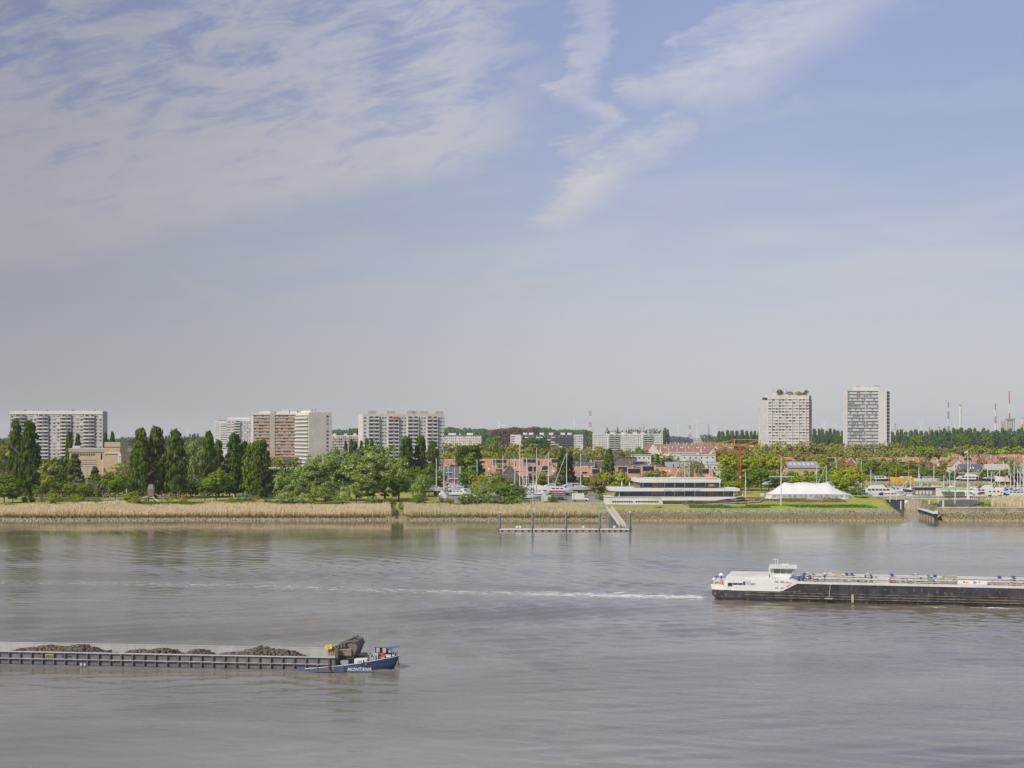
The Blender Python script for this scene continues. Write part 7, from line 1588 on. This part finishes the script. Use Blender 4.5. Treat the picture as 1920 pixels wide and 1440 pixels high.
bm = MB(); bm.tube((-7.2, -1.4, 3.2), (-5.2, -1.0, 4.15), .14).tube((-6.9, -.6, 3.3), (-4.9, -.2, 4.2), .14).tube((-7.4, -2.0, 3.0), (-6.6, -1.8, 3.5), .2); bm.build('pipe', M['tarp'], hc)
MB().tube((-8.45, -2.9, 2.95), (-8.45, -2.5, 2.95), .30, n=12).tube((-8.0, -2.9, 3.0), (-8.0, -2.5, 3.0), .30, n=12).build('yellow_reel', M['yellow'], hc)
rr_ = MB()
for x in (-6.3, -5.2, -4.1): rr_.tube((x, 1.8, 3.2), (x, 1.8, 4.35), .04, n=4)
rr_.tube((-6.3, 1.8, 4.3), (-4.1, 1.8, 4.3), .04, n=4).tube((-3.6, 1.0, 2.4), (-3.5, 1.0, 4.5), .04, n=4); rr_.build('railing', M['grey'], hc)
MB().box(-7.25, -6.85, -3.4, -3.0, .4, 3.0).build('lifting_post', M['dgrey'], r)
MB().box(-6.6, -5.6, -3.2, -2.6, .5, 1.35).build('locker', M['grey'], r); MB().box(-4.4, -4.0, -2.9, -2.5, .6, 1.35).build('locker', M['grey'], r)
MB().box(-4.9, -3.3, -2.7, -1.6, .75, 1.5).build('white_tank', M['white'], r); MB().box(-4.8, -3.4, -2.74, -2.7, .8, 1.1).build('tank_opening', M['dgrey'], r) if 0 else None
tk = MB(); tk.box(-4.55, -4.4, -2.76, -2.7, .78, 1.05).box(-4.2, -4.05, -2.76, -2.7, .78, 1.05); tk.build('tank_leg_gap', M['black'], r)
cy = MB()
for i, (x, y, z, a) in enumerate(((-4.6, -.6, 1.75, .45), (-4.2, -.4, 1.85, .5), (-3.9, -.7, 1.7, .4))): 
    for t in range(14):
        q0, q1 = 2*math.pi*t/14, 2*math.pi*(t+1)/14; cy.tube((x+a*math.cos(q0), y+a*math.sin(q0), z), (x+a*math.cos(q1), y+a*math.sin(q1), z+.02), .09, n=5)
cy.build('yellow_rope_coil', M['tan'], r); MB().box(-5.2, -3.2, -1.4, .2, .8, 1.62).build('winch_house', M['dgrey'], r)
wn = MB(); wn.tube((-3.0, -1.8, 1.3), (-2.4, -1.6, 1.3), .35, n=10).tube((-2.9, -.6, 1.6), (-2.2, -.6, 1.6), .4, n=10).box(-3.1, -2.9, -1.9, -.2, .9, 1.9).tube((-2.6, -1.9, .9), (-2.6, -1.9, 1.6), .1).tube((-2.1, -1.6, 1.0), (-2.1, -1.6, 1.7), .12).tube((-3.3, -2.2, .9), (-2.6, -1.2, 1.9), .07); wn.build('anchor_winch', M['grey'], r)
MB().tube((-2.3, -.3, 1.7), (-1.5, .2, 1.9), .12).tube((-3.3, -.8, 2.0), (-2.5, -.4, 1.6), .1).box(-1.8, -1.45, -.9, -.5, 1.3, 1.8).build('rusty_chain_gear', M['rust'], r)
MB().box(-3.1, -.9, 1.6, 1.9, 1.2, 2.35).build('forecastle_wall', M['black'], r)
fw = MB()
for x in (-2.95, -2.1, -1.3): fw.box(x, x+.45, 1.5, 1.6, 1.75, 2.3)
fw.build('forecastle_panel', M['alu'], r); MB().prism([(-1.4, 2.35), (.1, 2.5), (.1, 2.56), (-1.4, 2.45)], 'y', .8, 2.0).build('blue_canopy', M['blue'], r)
MB().add([(-1.7,-1.5,1.45),(-.2,-.5,1.62),(-.2,.7,1.62),(-1.7,1.4,1.5)], [(0,1,2,3)]).build('bow_plate', M['whitewall'], r)
bl = MB()
for x, y in ((-1.2, -1.1), (-.5, -.6), (-.1, .1), (-.5, .8), (-3.6, -3.0)): bl.tube((x, y, bt(x)-.1), (x, y, bt(x)+.35), .09, n=8)
bl.build('bollard', M['black'], r); MB().tube((.12, 0, 1.5), (.12, 0, 2.2), .05).build('jackstaff', M['dgrey'], r); MB().tube((.25, -.05, 1.5), (.3, -.05, .5), .07).box(.15, .45, -.3, .2, .3, .6).build('anchor', M['dgrey'], r)
# rubble heaps in the hold
hrng = np.random.default_rng(8)
def heap(x0, x1, h, lab, seed, px):
    n = int((x1-x0)*150); L_ = x1-x0
    X = hrng.uniform(x0, x1, n); Yy = hrng.uniform(-3.5, 3.5, n); t = (X-x0)/L_
    env = np.sin(np.pi*np.clip(t, 0, 1))**.45*(.84+.16*np.sin(X*.95+seed)*np.sin(X*.37+seed*2))
    top = .2+(h-.2)*env*np.maximum(0, 1-(np.abs(Yy)/4.3)**2.2); Z = top-hrng.uniform(0, .25, n)
    r_ = hrng.uniform(.10, .27, n)*np.where(hrng.random(n) < .06, 1.5, 1)
    cube = np.array([(-1,-1,-1),(1,-1,-1),(1,1,-1),(-1,1,-1),(-1,-1,1),(1,-1,1),(1,1,1),(-1,1,1)], float)
    V = cube[None]*hrng.uniform(.5, 1, (n, 8, 3))*r_[:, None, None]+np.stack([X, Yy, Z], -1)[:, None]
    fq = np.array([(0,3,2,1),(4,5,6,7),(0,1,5,4),(1,2,6,5),(2,3,7,6),(3,0,4,7)]); Fq = (np.arange(n)[:, None, None]*8+fq[None]).reshape(-1, 4)
    gx = np.linspace(x0-.5, x1+.5, 40); gy = np.linspace(-3.65, 3.65, 12); A, B_ = np.meshgrid(gx, gy); tt = (A-x0)/L_
    ee = np.sin(np.pi*np.clip(tt, 0, 1))**.45*(.84+.16*np.sin(A*.95+seed)*np.sin(A*.37+seed*2)); Zz = (.2+(h-.2)*ee*np.maximum(0, 1-(np.abs(B_)/4.3)**2.2)-.12)*(ee > 0)-.3*(ee <= 0)
    k = (np.arange(11)[:, None]*40+np.arange(39)[None]).ravel(); V2 = np.stack([A, B_, Zz], -1).reshape(-1, 3); F2 = np.stack([k, k+1, k+41, k+40], -1)+len(V)*8
    o = link('rubble_heap', npmesh('rubble_heap', np.vstack([V.reshape(-1, 3), V2]), np.vstack([Fq, F2]), M['rubble'])); o.location = (BT.x, BT.y, 0); o.rotation_euler = (0, 0, math.atan2(-.1165, .9932)); tag(o, lab, 'rubble', 'rubble heaps in the hold', px=px)
M['rubble'] = stonemat('earthy_rubble', (.06,.045,.027), (.15,.118,.075), (.05,.038,.022), -1, 0, (.05,.038,.022))
heap(-53.0, -38.2, 2.35, 'longest and highest heap of brown rubble at the left of the hold', 1.0, 110); heap(-37.5, -28.6, 2.1, 'second heap of brown rubble, lower, from the left of the hold', 2.2, 270)
heap(-28.6, -24.4, 2.1, 'smallest pointed heap of brown rubble in the middle of the hold', .4, 355); heap(-24.4, -11.5, 2.35, 'long brown rubble heap nearest to the bow of the barge', 3.0, 480); heap(-82, -57, 2.9, 'far left heap of brown rubble outside the picture', 5, -100) if 0 else None

# ------------------------------------------------------------ wind turbines, chimneys and masts on the horizon
def turbine(px, yhub, bl_px, ang, lab, Y=None, hub=None):
    hubz = 95 if hub is None else hub; Y = Y or (hubz-30)*F/(HY-yhub); z = PZ(yhub, Y); r = root('wind_turbine', (PX(px, Y), Y, 4), 0); tag(r, lab, 'wind turbine', 'wind turbines on the horizon')
    h = z-4; B = bl_px*MPP(Y); MB().tube((0, 0, 0), (0, 0, h), B*.075, B*.045, 10).build('tower', M['turb'], r); MB().box(-B*.04, B*.04, -B*.07, B*.12, h-B*.035, h+B*.045).build('nacelle', M['turb'], r)
    for k in range(3):
        a = R(ang+120*k); d = Vector((math.sin(a), 0, math.cos(a))); t = Vector((d.z, 0, -d.x)); p = Vector((0, -B*.09, h))
        m = MB(); ps_ = [p-t*B*.02, p+d*B*.18-t*B*.02, p+d*B, p+d*B*.2+t*B*.085, p+t*B*.02]; n_ = len(ps_)
        m.add([q for q in ps_]+[q+Vector((0, B*.012, 0)) for q in ps_], [tuple(range(n_)), tuple(range(2*n_-1, n_-1, -1))]+[(i, n_+i, n_+(i+1) % n_, (i+1) % n_) for i in range(n_)]); m.build('blade', M['turb'], r)
M['turb'] = mat('turbine_white', (.8, .8, .8), .5, 0)
for px, yh, bl, an, lab, Y in ((937, 797, 16, -26, 'large white wind turbine above the brownish wood', 5200), (901, 798, 5, 10, 'small wind turbine left of the large one', 7600), (836, 801, 5, 60, 'tiny wind turbine at the edge of the balcony slab', 7800), (1018, 801, 5, 20, 'tiny wind turbine right of the large one', 7800), (1057, 800, 5, 0, 'small wind turbine left of the lattice mast', 7800),
   (1077, 796, 13, -8, 'wind turbine with wide blades left of the lattice mast', 6500), (1272, 799, 8, 75, 'wind turbine above the far river', 7000), (1295, 797, 7, 60, 'second wind turbine above the far river', 7200), (1307, 791, 10, -60, 'tallest wind turbine over the far river bend', 6800), (1337, 799, 7, 40, 'left of a pair of wind turbines before the poplar row', 7200), (1342, 798, 7, 10, 'right of a pair of wind turbines before the poplar row', 7200),
   (1391, 799, 8, 30, 'wind turbine standing above the left poplar row', 7200), (1400, 799, 7, 70, 'right of two turbines above the left poplar row', 7300), (1545, 797, 10, 0, 'wind turbine between the towers, leftmost', 6600), (1549, 790, 8, 35, 'highest wind turbine between the towers', 6200), (1567, 797, 9, 45, 'wind turbine between the towers, rightmost', 6600),
   (1726, 798, 10, -60, 'pale wind turbine right of the second tower', 6800), (1728, 791, 7, 20, 'small wind turbine near the tank right of the second tower', 6800), (1790, 797, 8, 40, 'wind turbine between the striped mast and the white chimney', 6800),
   (222, 814, 8, 20, 'wind turbine left of the hazy wood at the left', 6500), (246, 811, 8, 0, 'wind turbine above the hazy wood at the left', 6500), (309, 811, 8, 25, 'wind turbine between the second and third poplar', 6500), (352, 806, 9, 15, 'wind turbine right of the third poplar', 6200)):
    turbine(px, yh, bl, an, lab, Y, None)
def stack(px, ytop, Y, wpx, lab, bands, nm='chimney', wt=None):
    r = root(nm, (PX(px, Y), Y, 4)); tag(r, lab, nm.replace('_', ' '), 'chimneys and masts on the horizon'); H = PZ(ytop, Y)-4; w = wpx*MPP(Y)/2; wt = w if wt is None else wt*MPP(Y)/2; z0 = 0
    n = len(bands)
    for i, (f, m) in enumerate(bands):
        a, b = z0, f*H; MB().tube((0, 0, a), (0, 0, b), w+(wt-w)*a/H, w+(wt-w)*b/H, 12).build('shaft_section', M[m], r); z0 = b
    MB().tube((0, 0, H), (0, 0, H+2.5), wt*1.15, n=10).build('rim', M['dgrey'], r)
def latt(px, ytop, Y, wb_, wt_, lab, cols):
    r = root('lattice_mast', (PX(px, Y), Y, 4)); tag(r, lab, 'lattice mast', 'chimneys and masts on the horizon'); H = PZ(ytop, Y)-4; n = len(cols)
    for i, c_ in enumerate(cols):
        m = MB(); a, b = H*i/n, H*(i+1)/n; w0 = (wb_+(wt_-wb_)*i/n)*MPP(Y)/2; w1 = (wb_+(wt_-wb_)*(i+1)/n)*MPP(Y)/2; rd = .9
        for sx in (-1, 1):
            for sy in (-1, 1): m.tube((sx*w0, sy*w0, a), (sx*w1, sy*w1, b), rd, n=4)
        for sy in (-1, 1):
            for k in range(2):
                za, zb = a+(b-a)*k/2, a+(b-a)*(k+1)/2; wa = w0+(w1-w0)*k/2; wc = w0+(w1-w0)*(k+1)/2
                m.tube((-wa, sy*wa, za), (wc, sy*wc, zb), rd*.7, n=4).tube((wa, sy*wa, za), (-wc, sy*wc, zb), rd*.7, n=4)
        m.build('lattice_section', M[c_], r)
latt(1106.5, 759, 4600, 5.5, 3.0, 'red and white lattice mast above the wooded ridge', ['mastw']*3+['purple', 'mastw', 'purple', 'mastw']); latt(1138, 799, 6500, 3, 1.5, 'small distant lattice mast right of the wooded ridge', ['purple', 'mastw', 'purple']); latt(1207, 795, 6500, 4, 1, 'thin grey pylon behind the long white block', ['grey']*3); latt(1329, 794, 6000, 3.5, 1, 'thin grey pylon over the far river', ['grey']*4); latt(1293.5, 797, 6000, 5, 3, 'short red and white pylon over the far river', ['mastw', 'purple', 'mastw', 'purple'])
stack(1778, 756.5, 5000, 5.5, 'striped purple and white chimney, leftmost of the tall ones', [(.28, 'mastw'), (.44, 'purple'), (.62, 'mastw'), (.80, 'purple'), (.9, 'mastw'), (1, 'purple')], wt=2.6); stack(1800.5, 760.5, 4800, 4.6, 'plain cream chimney right of the striped one', [(.3, 'cream'), (.34, 'grey'), (1, 'cream')], wt=4.0)
stack(1866.5, 759, 5000, 6, 'striped purple and white tapering chimney left of the silos', [(.35, 'purple'), (.52, 'mastw'), (.7, 'purple'), (.86, 'mastw'), (1, 'purple')], wt=2.2); stack(1892.5, 735.5, 4600, 4.0, 'tallest red and white chimney rising from the silos', [(.38, 'mastw'), (.6, 'pinkr'), (.78, 'mastw'), (1, 'pinkr')], wt=2.2); stack(1917, 785, 4600, 3, 'short red and white chimney at the right picture edge', [(.8, 'pinkr'), (1, 'mastw')])
stack(1742, 803, 4700, 2, 'short dark red chimney above the poplars', [(1, 'pinkr')]); stack(1760.5, 802, 4700, 2, 'short dark chimney above the poplars', [(1, 'grey')]); stack(1679, 796, 4700, 1.4, 'thin dark vent mast on the pale tank roof', [(1, 'grey')])
Y = 4500; r = root('silo_group', (PX(1888, Y), Y, 4)); tag(r, 'cluster of tall grey silos with a platform on top at the right', 'silos')
for i in range(4): MB().tube((i*7.2, 0, 12), (i*7.2, 0, PZ(787, Y)-4), 3.4, n=12).build('silo', M['concrete'], r)
MB().box(-4, 26, -5, 5, PZ(787, Y)-4, PZ(784.5, Y)-4).build('platform', M['grey'], r); MB().box(-5, 28, -6, 6, 0, 14).build('base', M['greyroof'], r); lattice(MB(), (-12, 0, 0), (-12, 0, PZ(789, Y)-4), 8, .6, 8).build('stair_tower', M['pinkr'], r)
def farb(x0, x1, yt, Y, m, lab): r = root('storage_hall', (PX(x0, Y), Y, 4)); tag(r, lab, 'building', 'industrial buildings on the horizon', px=(x0+x1)/2); w = PX(x1, Y)-PX(x0, Y); h = PZ(yt, Y)-4; MB().box(0, w, 0, 60, 0, h).build('wall', M[m], r); MB().box(-1, w+1, -1, 61, h, h+2).build('roof', M['pale'], r)
farb(1670, 1698, 806, 4600, 'cream', 'cream storage tank building above the poplars right of the second tower'); farb(1706, 1716, 810, 4300, 'greyroof', 'pale blue-grey hall between the distant poplars'); farb(1733, 1741, 812, 4300, 'concrete', 'narrow grey hall between the distant poplars'); farb(1888, 1915, 808, 4300, 'lblue', 'light blue factory hall under the silos')
farb(1321, 1329, 815, 6500, 'cream', 'pale silo building on the far river bank'); farb(1300, 1345, 825, 6200, 'concrete', 'low pale quay building beside the far river'); farb(230, 262, 829, 3900, 'whitewall', 'low pale greenhouse roofs below the hazy wood')

# ------------------------------------------------------------ labels: landmark, then order from the left
ZONES = [(60, 'at the far left end'), (130, 'left of the beige brick hall'), (235, 'around the beige brick hall'), (300, 'in line with the play tower'), (370, 'right of the playground'), (470, 'left of the brown slab block'), (560, 'below the brown slab block'),
    (625, 'below the white end tower'), (675, 'just right of the white end tower'), (760, 'below the left half of the balcony slab'), (835, 'below the right half of the balcony slab'), (905, 'below the cream block'), (960, 'left of the tallest boat mast'), (1030, 'right of the tallest boat mast'), (1110, 'near the double conifer'),
    (1190, 'left of the yacht club roof'), (1260, 'above the left half of the yacht club'), (1350, 'above the right half of the yacht club'), (1425, 'by the orange cranes'), (1500, 'in line with the garden-roofed tower'), (1580, 'above the marquee'), (1640, 'just right of the marquee'), (1700, 'above the lock gate'),
    (1770, 'right of the lock gate'), (1840, 'near the right signal mast'), (1e9, 'at the far right end')]
def zone(px): return next(z for e, z in ZONES if px < e)
UN = 'first second third fourth fifth sixth seventh eighth ninth tenth eleventh twelfth thirteenth fourteenth fifteenth sixteenth seventeenth eighteenth nineteenth'.split()
def ordw(n):
    if n < 20: return UN[n-1]
    t, u_ = divmod(n, 10); T = {2: 'twent', 3: 'thirt', 4: 'fort', 5: 'fift', 6: 'sixt', 7: 'sevent'}[t]
    return T+'ieth' if u_ == 0 else T+'y-'+UN[u_-1]
from collections import defaultdict
def regroup(P):
    d = defaultdict(list)
    for e in P: d[e[1]].append(e)
    return d
out = []
for lab, es in regroup(PENDING).items():
    if len(es) == 1 and len(lab.split()) >= 4: out += es; continue
    if len(lab.split()) <= 8 and not any(w in lab for w in ('above', 'below', 'behind', 'between', 'foot', ' left', ' right', 'in front')): out += [(o, lab+' '+zone(px), px) for o, _, px in es]
    else: out += es
for lab, es in regroup(out).items():
    es.sort(key=lambda e: (e[2], e[0].location.y))
    for i, (o, _, px) in enumerate(es):
        if len(es) == 1: L = lab
        elif len(es) == 2: L = ('left one of two, ' if i == 0 else 'right one of two, ')+lab
        else: L = ('leftmost ' if i == 0 else 'rightmost ' if i == len(es)-1 else ordw(i+1)+' from left, ')+lab
        ws = L.split()
        if len(ws) > 16: print('LONG', len(ws), L)
        o['label'] = L
# ------------------------------------------------------------ haze
HZ = bpy.data.materials.new('haze_air'); HZ.use_nodes = True; t = NT(HZ.node_tree); o_ = HZ.node_tree.nodes['Material Output']; HZ.node_tree.nodes.remove(HZ.node_tree.nodes['Principled BSDF'])
pv_ = t.n.new('ShaderNodeVolumePrincipled'); pv_.inputs['Color'].default_value = (.86, .89, .93, 1); pv_.inputs['Density'].default_value = HAZE_D; pv_.inputs['Anisotropy'].default_value = 0.1
t.l.new(pv_.outputs[0], o_.inputs['Volume'])
hz = MB().box(-9100, 9100, -700, 20100, -5.5, 215).build('haze', HZ); hz['kind'] = 'stuff'
